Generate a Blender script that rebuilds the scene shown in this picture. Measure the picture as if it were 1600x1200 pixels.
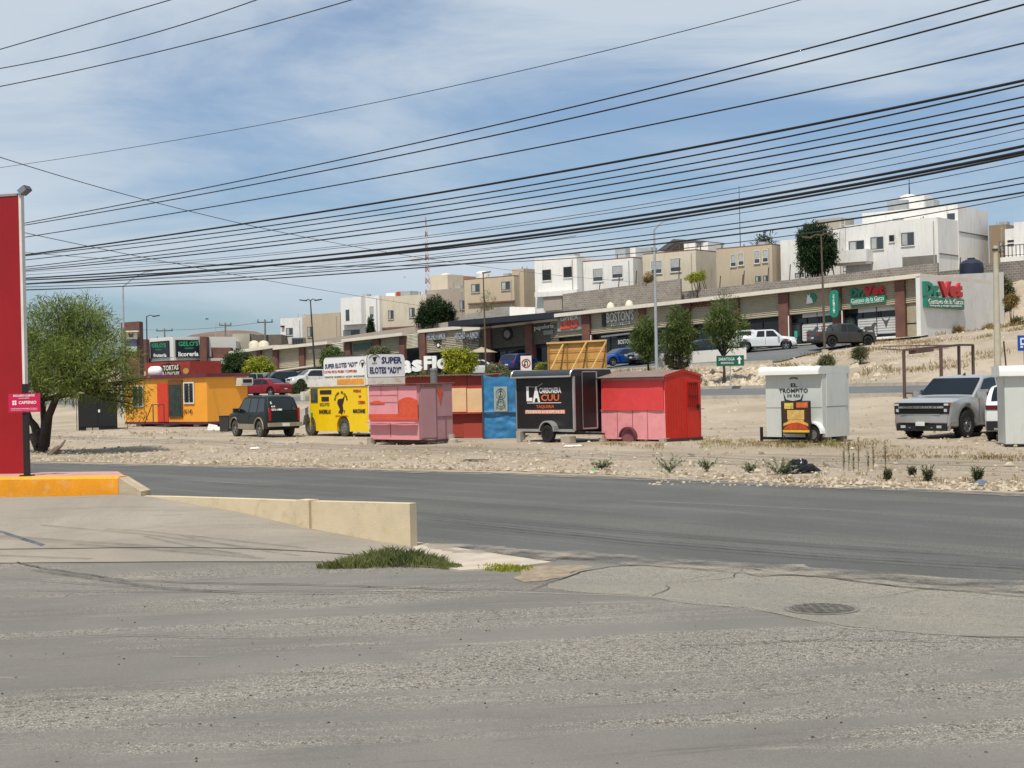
import bpy, math, random
from mathutils import Vector, Matrix, noise
R = math.radians
S = bpy.context.scene
for o in list(bpy.data.objects): bpy.data.objects.remove(o)
# ------------------------------------------------------------------ camera
CAMH, FPX, ROLL = 2.0, 2311.0, R(1.3)
cd = bpy.data.cameras.new('camera'); cam = bpy.data.objects.new('camera', cd)
S.collection.objects.link(cam); S.camera = cam
cd.sensor_width = 36.0; cd.lens = 36.0*FPX/1600.0; cd.clip_start = 0.1; cd.clip_end = 8000
cam.matrix_world = Matrix.Translation((0, 0, CAMH)) @ Matrix.Rotation(math.pi/2, 4, 'X') @ Matrix.Rotation(-ROLL, 4, 'Z')
# ------------------------------------------------------------------ sky, sun, exposure
SUN_EL, SUNV = R(63), Vector((-.36, -.93, 0)).normalized()
w = bpy.data.worlds.new('World'); S.world = w; w.use_nodes = True
nt = w.node_tree; N = nt.nodes; Lk = nt.links; N.clear()
sky = N.new('ShaderNodeTexSky'); sky.sky_type = 'NISHITA'; sky.sun_disc = False
sky.sun_elevation = SUN_EL; sky.sun_rotation = math.atan2(SUNV.x, SUNV.y)
sky.air_density = 1.0; sky.dust_density = 1.2; sky.ozone_density = 2.0
tc = N.new('ShaderNodeTexCoord')
def cloud_noise(scale, loc, det, rough, dist, rot=0):
    mp = N.new('ShaderNodeMapping'); mp.inputs['Scale'].default_value = scale
    mp.inputs['Location'].default_value = loc; mp.inputs['Rotation'].default_value = (0, rot, 0)
    n = N.new('ShaderNodeTexNoise'); n.inputs['Scale'].default_value = 1; n.inputs['Detail'].default_value = det
    n.inputs['Roughness'].default_value = rough; n.inputs['Distortion'].default_value = dist
    Lk.new(tc.outputs['Generated'], mp.inputs['Vector']); Lk.new(mp.outputs[0], n.inputs['Vector']); return n
n1 = cloud_noise((3.0, 3.0, 13), (3.1, 0, 1.55), 9, .60, .5, .12)
n2 = cloud_noise((1.8, 1.8, 6), (.7, 0, 2.2), 3, .5, .2, .1)
ad = N.new('ShaderNodeMath'); ad.operation = 'ADD'; Lk.new(n1.outputs[0], ad.inputs[0]); Lk.new(n2.outputs[0], ad.inputs[1])
cr = N.new('ShaderNodeMapRange'); cr.inputs[1].default_value = .74; cr.inputs[2].default_value = 1.16; cr.inputs[3].default_value = 0.22; cr.inputs[4].default_value = .93
cr.interpolation_type = 'SMOOTHSTEP'; Lk.new(ad.outputs[0], cr.inputs[0])
sep = N.new('ShaderNodeSeparateXYZ'); Lk.new(tc.outputs['Generated'], sep.inputs[0])
hf = N.new('ShaderNodeMapRange'); hf.inputs[1].default_value = .0; hf.inputs[2].default_value = .075; hf.inputs[3].default_value = .55; hf.inputs[4].default_value = 1
Lk.new(sep.outputs[2], hf.inputs[0])
mu = N.new('ShaderNodeMath'); mu.operation = 'MULTIPLY'; Lk.new(cr.outputs[0], mu.inputs[0]); Lk.new(hf.outputs[0], mu.inputs[1])
tint = N.new('ShaderNodeMix'); tint.data_type = 'RGBA'; tint.blend_type = 'MULTIPLY'; tint.inputs[0].default_value = 1
tint.inputs[7].default_value = (.76, 1.02, 1.26, 1); Lk.new(sky.outputs[0], tint.inputs[6])
mx = N.new('ShaderNodeMix'); mx.data_type = 'RGBA'; Lk.new(mu.outputs[0], mx.inputs[0]); Lk.new(tint.outputs[2], mx.inputs[6])
mx.inputs[7].default_value = (7.0, 7.9, 8.8, 1)
bg = N.new('ShaderNodeBackground'); bg.inputs[1].default_value = .082; Lk.new(mx.outputs[2], bg.inputs[0])
wo = N.new('ShaderNodeOutputWorld'); Lk.new(bg.outputs[0], wo.inputs[0])
sd = bpy.data.lights.new('sun', 'SUN'); so = bpy.data.objects.new('sun', sd); S.collection.objects.link(so)
sd.energy = 4.2; sd.angle = R(.55); sd.color = (1, .94, .84)
so.location = (-20, -40, 60)
so.rotation_euler = Vector((SUNV.x*math.cos(SUN_EL), SUNV.y*math.cos(SUN_EL), math.sin(SUN_EL))).to_track_quat('Z', 'Y').to_euler()
S.view_settings.view_transform = 'Standard'; S.view_settings.look = 'None'; S.view_settings.exposure = 0.08; S.view_settings.gamma = 1
S.render.engine = 'CYCLES'
S.render.resolution_x = 1024; S.render.resolution_y = 768
# ------------------------------------------------------------------ projection helpers (photo pixels 1600x1200 -> world)
cR, sR = math.cos(ROLL), math.sin(ROLL)
def ray(px, py):
    u = (px-800)/FPX; v = (600-py)/FPX
    return (u*cR+v*sR, -u*sR+v*cR)
def W(px, py, d):
    a, b = ray(px, py); return Vector((a*d, d, CAMH+b*d))
def PZ(px, py, z):
    a, b = ray(px, py); d = (z-CAMH)/b; return Vector((a*d, d, z))
class Fr:
    """vertical-axis frame standing at loc, turned by rz: pixel -> local coordinates on one of its planes"""
    def __init__(s, loc, rz):
        s.loc = Vector(loc); s.rz = rz; s.ex = Vector((math.cos(rz), math.sin(rz))); s.ey = Vector((-math.sin(rz), math.cos(rz)))
    def y(s, px, py, yv=0):
        a, b = ray(px, py); n = s.ey; o = Vector((s.loc.x, s.loc.y))+n*yv
        d = o.dot(n)/(a*n.x+n.y); P = Vector((a*d, d))
        return ((P-Vector((s.loc.x, s.loc.y))).dot(s.ex), CAMH+b*d-s.loc.z)
    def x(s, px, py, xv=0):
        a, b = ray(px, py); n = s.ex; o = Vector((s.loc.x, s.loc.y))+n*xv
        d = o.dot(n)/(a*n.x+n.y); P = Vector((a*d, d))
        return ((P-Vector((s.loc.x, s.loc.y))).dot(s.ey), CAMH+b*d-s.loc.z)
    def out(s, x, y, z=0):
        return Vector((s.loc.x+s.ex.x*x+s.ey.x*y, s.loc.y+s.ex.y*x+s.ey.y*y, s.loc.z+z))
# ------------------------------------------------------------------ materials
def lin(c):
    if isinstance(c, str):
        c = c.lstrip('#'); c = [int(c[i:i+2], 16)/255 for i in (0, 2, 4)]
        return tuple(x/12.92 if x <= .04045 else ((x+.055)/1.055)**2.4 for x in c)
    return tuple(c)
MATS = {}
def node_mat(name):
    m = bpy.data.materials.new(name); m.use_nodes = True
    return m, m.node_tree, m.node_tree.nodes['Principled BSDF']
def mk_noise(t, scale, det=4, rough=.6, mp=None, dist=0, coord='Object', rot=0):
    n = t.nodes.new('ShaderNodeTexNoise'); n.inputs['Scale'].default_value = scale; n.inputs['Detail'].default_value = det
    n.inputs['Roughness'].default_value = rough; n.inputs['Distortion'].default_value = dist
    c = t.nodes.new('ShaderNodeTexCoord'); src = c.outputs[coord]
    if rot:
        q = t.nodes.new('ShaderNodeMapping'); q.inputs['Rotation'].default_value = (0, 0, rot); t.links.new(src, q.inputs[0]); src = q.outputs[0]
    if mp:
        q = t.nodes.new('ShaderNodeMapping'); q.inputs['Scale'].default_value = mp; t.links.new(src, q.inputs[0]); src = q.outputs[0]
    t.links.new(src, n.inputs['Vector']); return n
def ramp(t, src, a, b, lo=0, hi=1, smooth=True):
    r = t.nodes.new('ShaderNodeMapRange'); r.inputs[1].default_value = a; r.inputs[2].default_value = b
    r.inputs[3].default_value = lo; r.inputs[4].default_value = hi
    if smooth: r.interpolation_type = 'SMOOTHSTEP'
    t.links.new(src, r.inputs[0]); return r.outputs[0]
def mixc(t, fac, a, b, mode='MIX'):
    x = t.nodes.new('ShaderNodeMix'); x.data_type = 'RGBA'; x.blend_type = mode
    if isinstance(fac, (int, float)): x.inputs[0].default_value = fac
    else: t.links.new(fac, x.inputs[0])
    for k, c in ((6, a), (7, b)):
        if isinstance(c, (tuple, list)): x.inputs[k].default_value = (*c[:3], 1)
        else: t.links.new(c, x.inputs[k])
    return x.outputs[2]
def bump(t, p, h, strength=.3, dist=.02):
    b = t.nodes.new('ShaderNodeBump'); b.inputs['Strength'].default_value = strength; b.inputs['Distance'].default_value = dist
    t.links.new(h, b.inputs['Height']); t.links.new(b.outputs[0], p.inputs['Normal'])
def mat(name, col, rough=.6, metal=0, var=.12, vs=1.5, dirt=None, da=.25, bs=0, bscale=20, spec=.5, streak=False, coat=0):
    if name in MATS: return MATS[name]
    m, t, p = node_mat(name); c = lin(col)
    p.inputs['Roughness'].default_value = rough; p.inputs['Metallic'].default_value = metal
    p.inputs['Specular IOR Level'].default_value = spec
    if coat: p.inputs['Coat Weight'].default_value = coat; p.inputs['Coat Roughness'].default_value = .08
    n = mk_noise(t, vs, 6, .65)
    f = ramp(t, n.outputs[0], .3, .7)
    out = mixc(t, f, tuple(x*(1-var) for x in c), tuple(min(1, x*(1+var)) for x in c))
    if dirt:
        n2 = mk_noise(t, 1, 8, .7, mp=(vs*5, vs*5, vs*.7) if streak else (vs*1.7,)*3, dist=.6)
        out = mixc(t, ramp(t, n2.outputs[0], .5, .72, 0, da), out, lin(dirt))
    t.links.new(out, p.inputs['Base Color'])
    if bs:
        n3 = mk_noise(t, bscale, 5, .6); bump(t, p, n3.outputs[0], bs, .02)
    MATS[name] = m; return m
def brick(name, c1, c2, mortar, bw, bh, mort=.012, rough=.85, var=.35):
    if name in MATS: return MATS[name]
    m, t, p = node_mat(name)
    c = t.nodes.new('ShaderNodeTexCoord'); s = t.nodes.new('ShaderNodeSeparateXYZ'); t.links.new(c.outputs['Object'], s.inputs[0])
    a = t.nodes.new('ShaderNodeMath'); a.operation = 'ADD'; t.links.new(s.outputs[0], a.inputs[0]); t.links.new(s.outputs[1], a.inputs[1])
    k = t.nodes.new('ShaderNodeCombineXYZ'); t.links.new(a.outputs[0], k.inputs[0]); t.links.new(s.outputs[2], k.inputs[1])
    b = t.nodes.new('ShaderNodeTexBrick'); t.links.new(k.outputs[0], b.inputs['Vector'])
    b.inputs['Scale'].default_value = 1; b.inputs['Brick Width'].default_value = bw; b.inputs['Row Height'].default_value = bh
    b.inputs['Mortar Size'].default_value = mort; b.inputs['Color1'].default_value = (*lin(c1), 1); b.inputs['Color2'].default_value = (*lin(c2), 1)
    b.inputs['Mortar'].default_value = (*lin(mortar), 1)
    n = mk_noise(t, .8, 6, .7)
    out = mixc(t, 1, b.outputs[0], mixc(t, ramp(t, n.outputs[0], .3, .7), (1-var,)*3, (1,)*3), 'MULTIPLY')
    t.links.new(out, p.inputs['Base Color']); p.inputs['Roughness'].default_value = rough
    bump(t, p, b.outputs['Fac'], -.4, .01)
    MATS[name] = m; return m
def glassy(name, col='#101418', rough=.06):
    if name in MATS: return MATS[name]
    m, t, p = node_mat(name); n = mk_noise(t, .7, 3); c = lin(col)
    t.links.new(mixc(t, n.outputs[0], tuple(x*.5 for x in c), tuple(x*1.6 for x in c)), p.inputs['Base Color'])
    p.inputs['Roughness'].default_value = rough; p.inputs['Specular IOR Level'].default_value = .6
    MATS[name] = m; return m
# ------------------------------------------------------------------ mesh builder
class MB:
    def __init__(s): s.v = []; s.f = []; s.m = []; s.T = None
    def _add(s, vs, fs, m=0):
        b = len(s.v)
        if s.T is not None: vs = [s.T @ Vector(p) for p in vs]
        s.v += [tuple(p) for p in vs]; s.f += [tuple(b+i for i in f) for f in fs]; s.m += [m]*len(fs); return s
    def box(s, x0, x1, y0, y1, z0, z1, m=0): return s.sbox(x0, x1, y0, y1, z0, z1, z0, z1, m)
    def sbox(s, x0, x1, y0, y1, za0, za1, zb0, zb1, m=0):
        v = [(x0, y0, za0), (x1, y0, zb0), (x1, y1, zb0), (x0, y1, za0), (x0, y0, za1), (x1, y0, zb1), (x1, y1, zb1), (x0, y1, za1)]
        return s._add(v, [(0, 3, 2, 1), (4, 5, 6, 7), (0, 1, 5, 4), (1, 2, 6, 5), (2, 3, 7, 6), (3, 0, 4, 7)], m)
    def poly(s, pts, m=0): return s._add(pts, [tuple(range(len(pts)))], m)
    def prism(s, pts, ax, a, b, m=0):
        """pts 2-D outline (counter-clockwise seen from -ax), extruded from a to b along axis ax"""
        def P(p, t): return {'x': (t, p[0], p[1]), 'y': (p[0], t, p[1]), 'z': (p[0], p[1], t)}[ax]
        n = len(pts); v = [P(p, a) for p in pts]+[P(p, b) for p in pts]
        f = [tuple(range(n)), tuple(range(2*n-1, n-1, -1))]+[(i, n+i, n+(i+1) % n, (i+1) % n) for i in range(n)]
        return s._add(v, f, m)
    def tube(s, pts, r, n=8, m=0, caps=True):
        pts = [Vector(p) for p in pts]; K = len(pts)
        rs = r if isinstance(r, (list, tuple)) else [r]*K
        v = []; f = []; prev = None
        for i, p in enumerate(pts):
            d = (pts[min(i+1, K-1)]-pts[max(i-1, 0)]).normalized()
            if prev is None:
                up = Vector((0, 0, 1)) if abs(d.z) < .9 else Vector((1, 0, 0)); a = d.cross(up).normalized()
            else:
                a = (prev-d*prev.dot(d)).normalized()
            prev = a; b = d.cross(a)
            for k in range(n):
                q = 2*math.pi*(k+.5)/n; v.append(p+(a*math.cos(q)+b*math.sin(q))*rs[i])
        for i in range(K-1):
            for k in range(n):
                f.append((i*n+k, i*n+(k+1) % n, (i+1)*n+(k+1) % n, (i+1)*n+k))
        if caps: f += [tuple(range(n-1, -1, -1)), tuple((K-1)*n+k for k in range(n))]
        return s._add(v, f, m)
    def bar(s, a, b, w, m=0): return s.tube([a, b], w*.707, 4, m)
    def lathe(s, prof, c=(0, 0, 0), ax='z', n=20, m=0):
        """prof: (radius, height) pairs along axis ax through c"""
        v = []; f = []
        for r, h in prof:
            for k in range(n):
                q = 2*math.pi*k/n; a, b = r*math.cos(q), r*math.sin(q)
                v.append({'z': (c[0]+a, c[1]+b, c[2]+h), 'y': (c[0]+a, c[1]+h, c[2]+b), 'x': (c[0]+h, c[1]+a, c[2]+b)}[ax])
        for i in range(len(prof)-1):
            for k in range(n): f.append((i*n+k, i*n+(k+1) % n, (i+1)*n+(k+1) % n, (i+1)*n+k))
        return s._add(v, f, m)
    def ell(s, c, rx, ry, rz, m=0, n=12, jit=0, rnd=random):
        v = []; f = []; K = n//2
        for i in range(K+1):
            th = math.pi*i/K
            for k in range(n):
                q = 2*math.pi*k/n; j = 1+rnd.uniform(-jit, jit) if jit else 1
                v.append((c[0]+rx*j*math.sin(th)*math.cos(q), c[1]+ry*j*math.sin(th)*math.sin(q), c[2]+rz*j*math.cos(th)))
        for i in range(K):
            for k in range(n): f.append((i*n+k, (i+1)*n+k, (i+1)*n+(k+1) % n, i*n+(k+1) % n))
        return s._add(v, f, m)
    def text(s, body, c, w, h, face='y', depth=.01, off=.0, m=0, shear=0, slope=0):
        """letters fitted into a w x h box centred at c; face 'y' reads from -y, 'x' reads from +x; slope tilts the line"""
        vs, fs = text_geo(body, off)
        xs = [v[0] for v in vs]; ys = [v[1] for v in vs]
        x0, x1, y0, y1 = min(xs), max(xs), min(ys), max(ys)
        out = []
        for (a, b, d) in vs:
            p = ((a-x0)/(x1-x0)-.5)*w; q = ((b-y0)/(y1-y0)-.5)*h; p += shear*q; q += slope*p
            t = (d-.5)*depth
            out.append({'y': (c[0]+p, c[1]-t, c[2]+q), 'x': (c[0]+t, c[1]+p, c[2]+q), '-x': (c[0]-t, c[1]-p, c[2]+q)}[face])
        return s._add(out, fs, m)
    def build(s, name, mats, parent=None, smooth=None, loc=None):
        me = bpy.data.meshes.new(name); me.from_pydata(s.v, [], s.f)
        if not isinstance(mats, (list, tuple)): mats = [mats]
        for x in mats: me.materials.append(x)
        if len(mats) > 1:
            me.polygons.foreach_set('material_index', s.m)
        if smooth is not None:
            me.polygons.foreach_set('use_smooth', [True]*len(me.polygons))
            if smooth < 180: me.set_sharp_from_angle(angle=R(smooth))
        me.update()
        o = bpy.data.objects.new(name, me); S.collection.objects.link(o)
        if parent is not None: o.parent = parent
        if loc is not None: o.location = loc
        return o
TXT = {}
def text_geo(body, off):
    key = (body, off)
    if key in TXT: return TXT[key]
    cu = bpy.data.curves.new('lettering', 'FONT'); cu.body = body; cu.extrude = .5; cu.offset = off; cu.resolution_u = 2
    cu.align_x = 'CENTER'
    o = bpy.data.objects.new('lettering', cu); S.collection.objects.link(o)
    bpy.context.view_layer.update()
    ev = o.evaluated_get(bpy.context.evaluated_depsgraph_get()); me = ev.to_mesh()
    vs = [(v.co.x, v.co.y, v.co.z+.5) for v in me.vertices]; fs = [tuple(p.vertices) for p in me.polygons]
    ev.to_mesh_clear(); bpy.data.objects.remove(o); bpy.data.curves.remove(cu)
    TXT[key] = (vs, fs); return TXT[key]
def tag(o, label=None, cat=None, group=None, kind=None):
    if label: o['label'] = label
    if cat: o['category'] = cat
    if group: o['group'] = group
    if kind: o['kind'] = kind
    return o
def thing(name, label, cat, loc=(0, 0, 0), rz=0, group=None):
    o = bpy.data.objects.new(name, None); S.collection.objects.link(o); o.empty_display_size = .3
    o.location = loc; o.rotation_euler = (0, 0, rz); return tag(o, label, cat, group)
def copy_tree(o, parent=None):
    c = o.copy(); S.collection.objects.link(c)
    if parent is not None: c.parent = parent
    for ch in [x for x in S.objects if x.parent == o]: copy_tree(ch, c)
    return c
def interp(T, x):
    if x <= T[0][0]: return T[0][1]
    for (a, p), (b, q) in zip(T, T[1:]):
        if x <= b: return p+(q-p)*(x-a)/(b-a)
    return T[-1][1]
def sm(a, b, x):
    t = max(0, min(1, (x-a)/(b-a))); return t*t*(3-2*t)
# ------------------------------------------------------------------ terrain: plaza frame FA (x right along the shop fronts, y away from the camera)
AX, AY = 32.4, 117.0
RZP = math.atan2(-.632, .775)
FA = Fr((AX, AY, 0), RZP)
def uv(X, Y):
    dx, dy = X-AX, Y-AY; return dx*FA.ex.x+dy*FA.ex.y, dx*FA.ey.x+dy*FA.ey.y
ZP = [(-160, 1.5), (-84, 1.9), (-70, 2.0), (-59, 2.4), (-40, 3.1), (-27, 3.65), (-11.6, 4.62), (0, 4.94), (6, 5.4), (14, 6.2), (40, 8)]
HB = [(-160, 4.2), (-85, 5), (-40, 6.0), (0, 6.3), (40, 7)]
FEDGE = [(-60, 92), (-14.9, 45.2), (0, 34.2), (8.7, 25), (13, 20.5), (30, 4)]
def terr(X, Y, rough=True):
    u, v = uv(X, Y); t = -v
    if t >= 55: z = 0
    elif t >= 43.5: z = .95*sm(55, 43.5, t) if False else .95*(1-sm(43.5, 55, t))
    elif t >= 30.5: z = 1.33-(t-30.5)/13*.38
    else:
        zp = interp(ZP, u); f = max(0, t)/30.5
        z = 1.33+(zp-1.33)*(1-f**1.15)
        if rough and 2 < t < 30:
            z += .32*noise.noise((X*.22, Y*.22, 0))*max(sm(-2.5, 2, u), sm(17, 20, t))*(1-sm(27, 30, t))*sm(2, 5, t)
    if v > 13:
        z += interp(HB, u)*sm(14 if u > -1 else 17, 23, v)
    if rough and t > 56 and Y > 20:
        m = sm(56, 62, t)*sm(.3, 2.5, Y-interp(FEDGE, X))
        z += m*(.02+.05*noise.noise((X*.35, Y*.35, 3))+.02*noise.noise((X*1.3, Y*1.3, 5)))
    return z
def terrF(p): return terr(p.x, p.y)
# sand / dirt material
def sand_mat():
    m, t, p = node_mat('dirt')
    a = mk_noise(t, .18, 6, .65); b = mk_noise(t, 11, 6, .8); c = mk_noise(t, 45, 3, .7); d = mk_noise(t, .6, 7, .7, dist=.8)
    col = mixc(t, ramp(t, a.outputs[0], .35, .65), lin('#978975'), lin('#ad9f8c'))
    col = mixc(t, ramp(t, b.outputs[0], .5, .72, 0, .6), col, lin('#c4b398'))
    col = mixc(t, ramp(t, d.outputs[0], .54, .70, 0, .5), col, lin('#7d6a50'))
    col = mixc(t, ramp(t, c.outputs[0], .56, .75, 0, .55), col, lin('#6f6252'))
    t.links.new(col, p.inputs['Base Color']); p.inputs['Roughness'].default_value = .95
    bump(t, p, b.outputs[0], .8, .06); return m
DIRT = sand_mat()
def asphalt(name, base, light, dark, big=.25, coarse=.5, grain=60, tint='#6b6257', rot=0, st=(.5, 2.6, 1), lo=.25):
    m, t, p = node_mat(name)
    g = mk_noise(t, grain, 3, .8); g2 = mk_noise(t, grain*.35, 4, .8); s = mk_noise(t, 1, 7, .68, mp=st, dist=.7, rot=rot); b = mk_noise(t, big, 5, .6, dist=.6); q = mk_noise(t, 1, 6, .68, mp=(st[0]*.55, st[1]*.5, 1), dist=.5, rot=rot+.05)
    col = mixc(t, ramp(t, b.outputs[0], .35, .66), lin(base), lin(light))
    col = mixc(t, ramp(t, s.outputs[0], .50, .68, 0, .40), col, lin(dark))
    patch = ramp(t, q.outputs[0], .47, .60, lo, 1)
    spk = t.nodes.new('ShaderNodeMath'); spk.operation = 'MULTIPLY'
    t.links.new(ramp(t, g.outputs[0], .50, .62, 0, coarse), spk.inputs[0]); t.links.new(patch, spk.inputs[1])
    col = mixc(t, spk.outputs[0], col, lin('#bbb2a3'))
    spd = t.nodes.new('ShaderNodeMath'); spd.operation = 'MULTIPLY'
    t.links.new(ramp(t, g2.outputs[0], .50, .62, 0, coarse), spd.inputs[0]); t.links.new(patch, spd.inputs[1])
    col = mixc(t, spd.outputs[0], col, lin(tint))
    cf = mk_noise(t, 1, 5, .75, mp=(st[0]*2.2, st[1]*5, 1), dist=.9, rot=rot-.06); col = mixc(t, ramp(t, cf.outputs[0], .58, .70, 0, .38), col, lin('#4a4641')); cl = mk_noise(t, 1, 5, .7, mp=(st[0]*1.6, st[1]*7, 1), dist=.6, rot=rot+.1); col = mixc(t, ramp(t, cl.outputs[0], .60, .72, 0, .35), col, lin('#b5ab9b'))
    t.links.new(col, p.inputs['Base Color']); p.inputs['Roughness'].default_value = .9; p.inputs['Specular IOR Level'].default_value = .3
    bump(t, p, g.outputs[0], .35, .012); return m
ASPH = asphalt('street_asphalt', '#4e4f4d', '#575855', '#444544', coarse=.35, grain=45, rot=R(46), st=(.12, 1.8, 1), lo=.35)
FORE = asphalt('forecourt_asphalt', '#6c6963', '#77736c', '#5d5a55', coarse=1.0, big=.4, grain=70, tint='#4f473f', rot=R(-9), st=(.22, 1.5, 1), lo=.12)
WORN = asphalt('worn_asphalt', '#76736a', '#807b70', '#6a665d', coarse=.85, big=.6, grain=60, tint='#6b6055', rot=R(30), st=(.4, 1.4, 1), lo=.55)
ROAD2 = asphalt('far_road_asphalt', '#5d5f60', '#646667', '#55575a', coarse=.2, grain=20)
# ground: one sheet to the horizon
def grid_pts(a):
    out = []
    for (s, e, d) in a:
        x = s
        while x < e-1e-6: out.append(x); x += d
    out.append(a[-1][1]); return out
gx = grid_pts([(-3000, -400, 200), (-400, -120, 20), (-120, -50, 3), (-50, 60, 1.0), (60, 120, 3), (120, 400, 20), (400, 3000, 200)])
gy = grid_pts([(-200, 0, 20), (0, 22, 2), (22, 126, 1.0), (126, 240, 3), (240, 600, 30), (600, 3000, 200)])
g = MB(); nx = len(gx)
for y in gy:
    for x in gx: g.v.append((x, y, terr(x, y)-.03*(1-sm(50, 64, y))))
for j in range(len(gy)-1):
    for i in range(nx-1):
        a = j*nx+i; g.f.append((a, a+1, a+nx+1, a+nx)); g.m.append(0)
tag(g.build('ground', DIRT, smooth=180), kind='structure')
# sheets
def flat_sheet(name, pts, z, m, thick=.0):
    b = MB(); n = len(pts)
    P = [(p[0], p[1], z) for p in pts]; b.poly(P if True else P[::-1])
    # skirt so that the sheet has an edge
    Q = [(p[0], p[1], z-.05) for p in pts]
    for i in range(n): b.poly([P[i], Q[i], Q[(i+1) % n], P[(i+1) % n]])
    o = b.build(name, m); return tag(o, kind='structure')
def G(px, py, z=0): p = PZ(px, py, z); return (p.x, p.y)
far_edge = [(-60, 92)] + [G(x, y) for x, y in ((-200, 717), (50, 722.5), (400, 729), (800, 739), (1000, 746), (1200, 754), (1400, 762), (1600, 771))] + [(13, 20.5), (30, 4)]
fe = []
rr = random.Random(4)
for (a, b) in zip(far_edge, far_edge[1:]):          # ragged edge of the asphalt
    L = math.hypot(b[0]-a[0], b[1]-a[1]); k = max(1, int(L/.35)) if a[1] < 60 and b[1] > 18 else 1
    for i in range(k):
        t = i/k; j = rr.uniform(-.07, .07) if i else 0
        fe.append((a[0]+(b[0]-a[0])*t+j, a[1]+(b[1]-a[1])*t+j))
fe.append(far_edge[-1])
near_edge = [(24, -5), (9.5, 8.4)] + [G(x, y) for x, y in ((1600, 926), (1450, 917), (1300, 906), (1150, 896), (1000, 887), (850, 876), (740, 866), (655, 855))] + [(-8, 25.2), (-20, 38), (-60, 76)]
flat_sheet('near_street', fe+near_edge, .0, ASPH)
flat_sheet('forecourt_pavement', [(-80, -30), (40, -30), (24, -5), (9.5, 8.6)] + [G(x, y) for x, y in ((1600, 924), (1450, 915), (1300, 904), (1150, 894), (1000, 885), (850, 874), (800, 877), (720, 884), (500, 880), (250, 880), (0, 882), (-300, 886))]+[(-80, 17)], .012, FORE)
def wavy(pts, amp, step=.12, seed=1):
    out = []; r = random.Random(seed); P = pts+[pts[0]]
    for a, b in zip(P, P[1:]):
        L = math.hypot(b[0]-a[0], b[1]-a[1]); k = max(1, int(L/step))
        for i in range(k):
            t = i/k; x = a[0]+(b[0]-a[0])*t; y = a[1]+(b[1]-a[1])*t
            out.append((x+amp*noise.noise((x*2, y*2, seed)), y+amp*noise.noise((x*2+9, y*2, seed))))
    return out
flat_sheet('worn_pavement', wavy([G(x, y) for x, y in ((845, 915), (905, 893), (1000, 884), (1080, 884), (1160, 888), (1300, 903), (1450, 918), (1600, 932), (1750, 946), (1750, 1012), (1600, 1002), (1500, 998), (1330, 984), (1210, 960), (1110, 946), (1000, 935), (920, 928), (850, 922))], .12), .018, WORN)
DUST = mat('dust', '#8b7d69', .95, var=.25, vs=6, dirt='#6f5a41', da=.5)
flat_sheet('dust_patch', wavy([G(x, y) for x, y in ((800, 905), (830, 893), (868, 886), (900, 884), (918, 890), (890, 902), (850, 912), (815, 912))], .2, seed=3), .022, DUST)
CONC = mat('concrete', '#a39c90', .9, var=.13, vs=1.2, dirt='#766f66', da=.5, bs=.15, bscale=30)
CONC2 = mat('sidewalk_concrete', '#b4a797', .9, var=.12, vs=2, dirt='#8a7f72', da=.5)
flat_sheet('sidewalk', [G(x, y) for x, y in ((648, 850), (700, 857), (770, 868), (862, 882), (800, 890), (720, 895), (640, 880))], .03, CONC2)
# thin ribbons lying on the ground
def ribbon(name, lines, z, m, zf=None):
    b = MB()
    for pts, wd in lines:
        P = [Vector((*G(x, y), 0)) for x, y in pts]; Q = []
        for a, c in zip(P, P[1:]):
            k = max(1, int((c-a).length/.12))
            for i in range(k): Q.append(a.lerp(c, i/k))
        Q.append(P[-1]); L = []
        for i, p in enumerate(Q):
            d = (Q[min(i+1, len(Q)-1)]-Q[max(i-1, 0)]).normalized(); nn = Vector((-d.y, d.x, 0))
            ww = wd*(.6+.8*abs(noise.noise((p.x*3, p.y*3, wd*50))))*min(1, .25+i*.1, .25+(len(Q)-1-i)*.1)
            o = nn*.05*noise.noise((p.x*2.5, p.y*2.5, 7)) if wd < .05 else Vector()
            L.append((p+o+nn*ww/2, p+o-nn*ww/2))
        base = len(b.v)
        for a, c in L: b.v += [(a.x, a.y, z), (c.x, c.y, z)]
        for i in range(len(L)-1): b.f.append((base+2*i, base+2*i+1, base+2*i+3, base+2*i+2)); b.m.append(0)
    return tag(b.build(name, m), kind='structure')
def alpha_mat(name, col, dens, mp=(1, 1, 1), sc=6):
    m, t, p = node_mat(name); p.inputs['Base Color'].default_value = (*lin(col), 1); p.inputs['Roughness'].default_value = .85
    n = mk_noise(t, sc, 5, .7, mp=mp); t.links.new(ramp(t, n.outputs[0], .3, .75, dens*.3, dens), p.inputs['Alpha']); return m
CRK = mat('crack', '#3d3833', .95)
ribbon('pavement_cracks', [
    ([(830, 925), (905, 897), (950, 889), (1040, 884), (1150, 889), (1240, 901), (1300, 907), (1400, 920), (1500, 927), (1650, 941)], .035),
    ([(0, 873), (60, 890), (200, 910), (400, 916), (530, 918), (700, 924), (800, 925), (900, 928)], .03),
    ([(1020, 935), (1045, 922), (1040, 918)], .03), ([(1500, 997), (1600, 1001), (1700, 1006)], .045),
    ([(0, 926), (250, 928), (640, 925)], .02), ([(0, 1003), (180, 997), (420, 1001), (600, 996)], .012), ([(1100, 1012), (1300, 1003), (1620, 1010)], .015), ([(300, 1062), (520, 1055), (700, 1060)], .01), ([(1330, 985), (1300, 1000), (1230, 1010)], .012), ([(1160, 888), (1150, 905), (1060, 915)], .015), ([(1030, 918), (1120, 900), (1180, 893)], .01), ([(1350, 941), (1440, 925), (1560, 912)], .015)], .026, CRK)
TYRE = alpha_mat('tyre_rubber', '#2c2b2c', .6)
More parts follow.
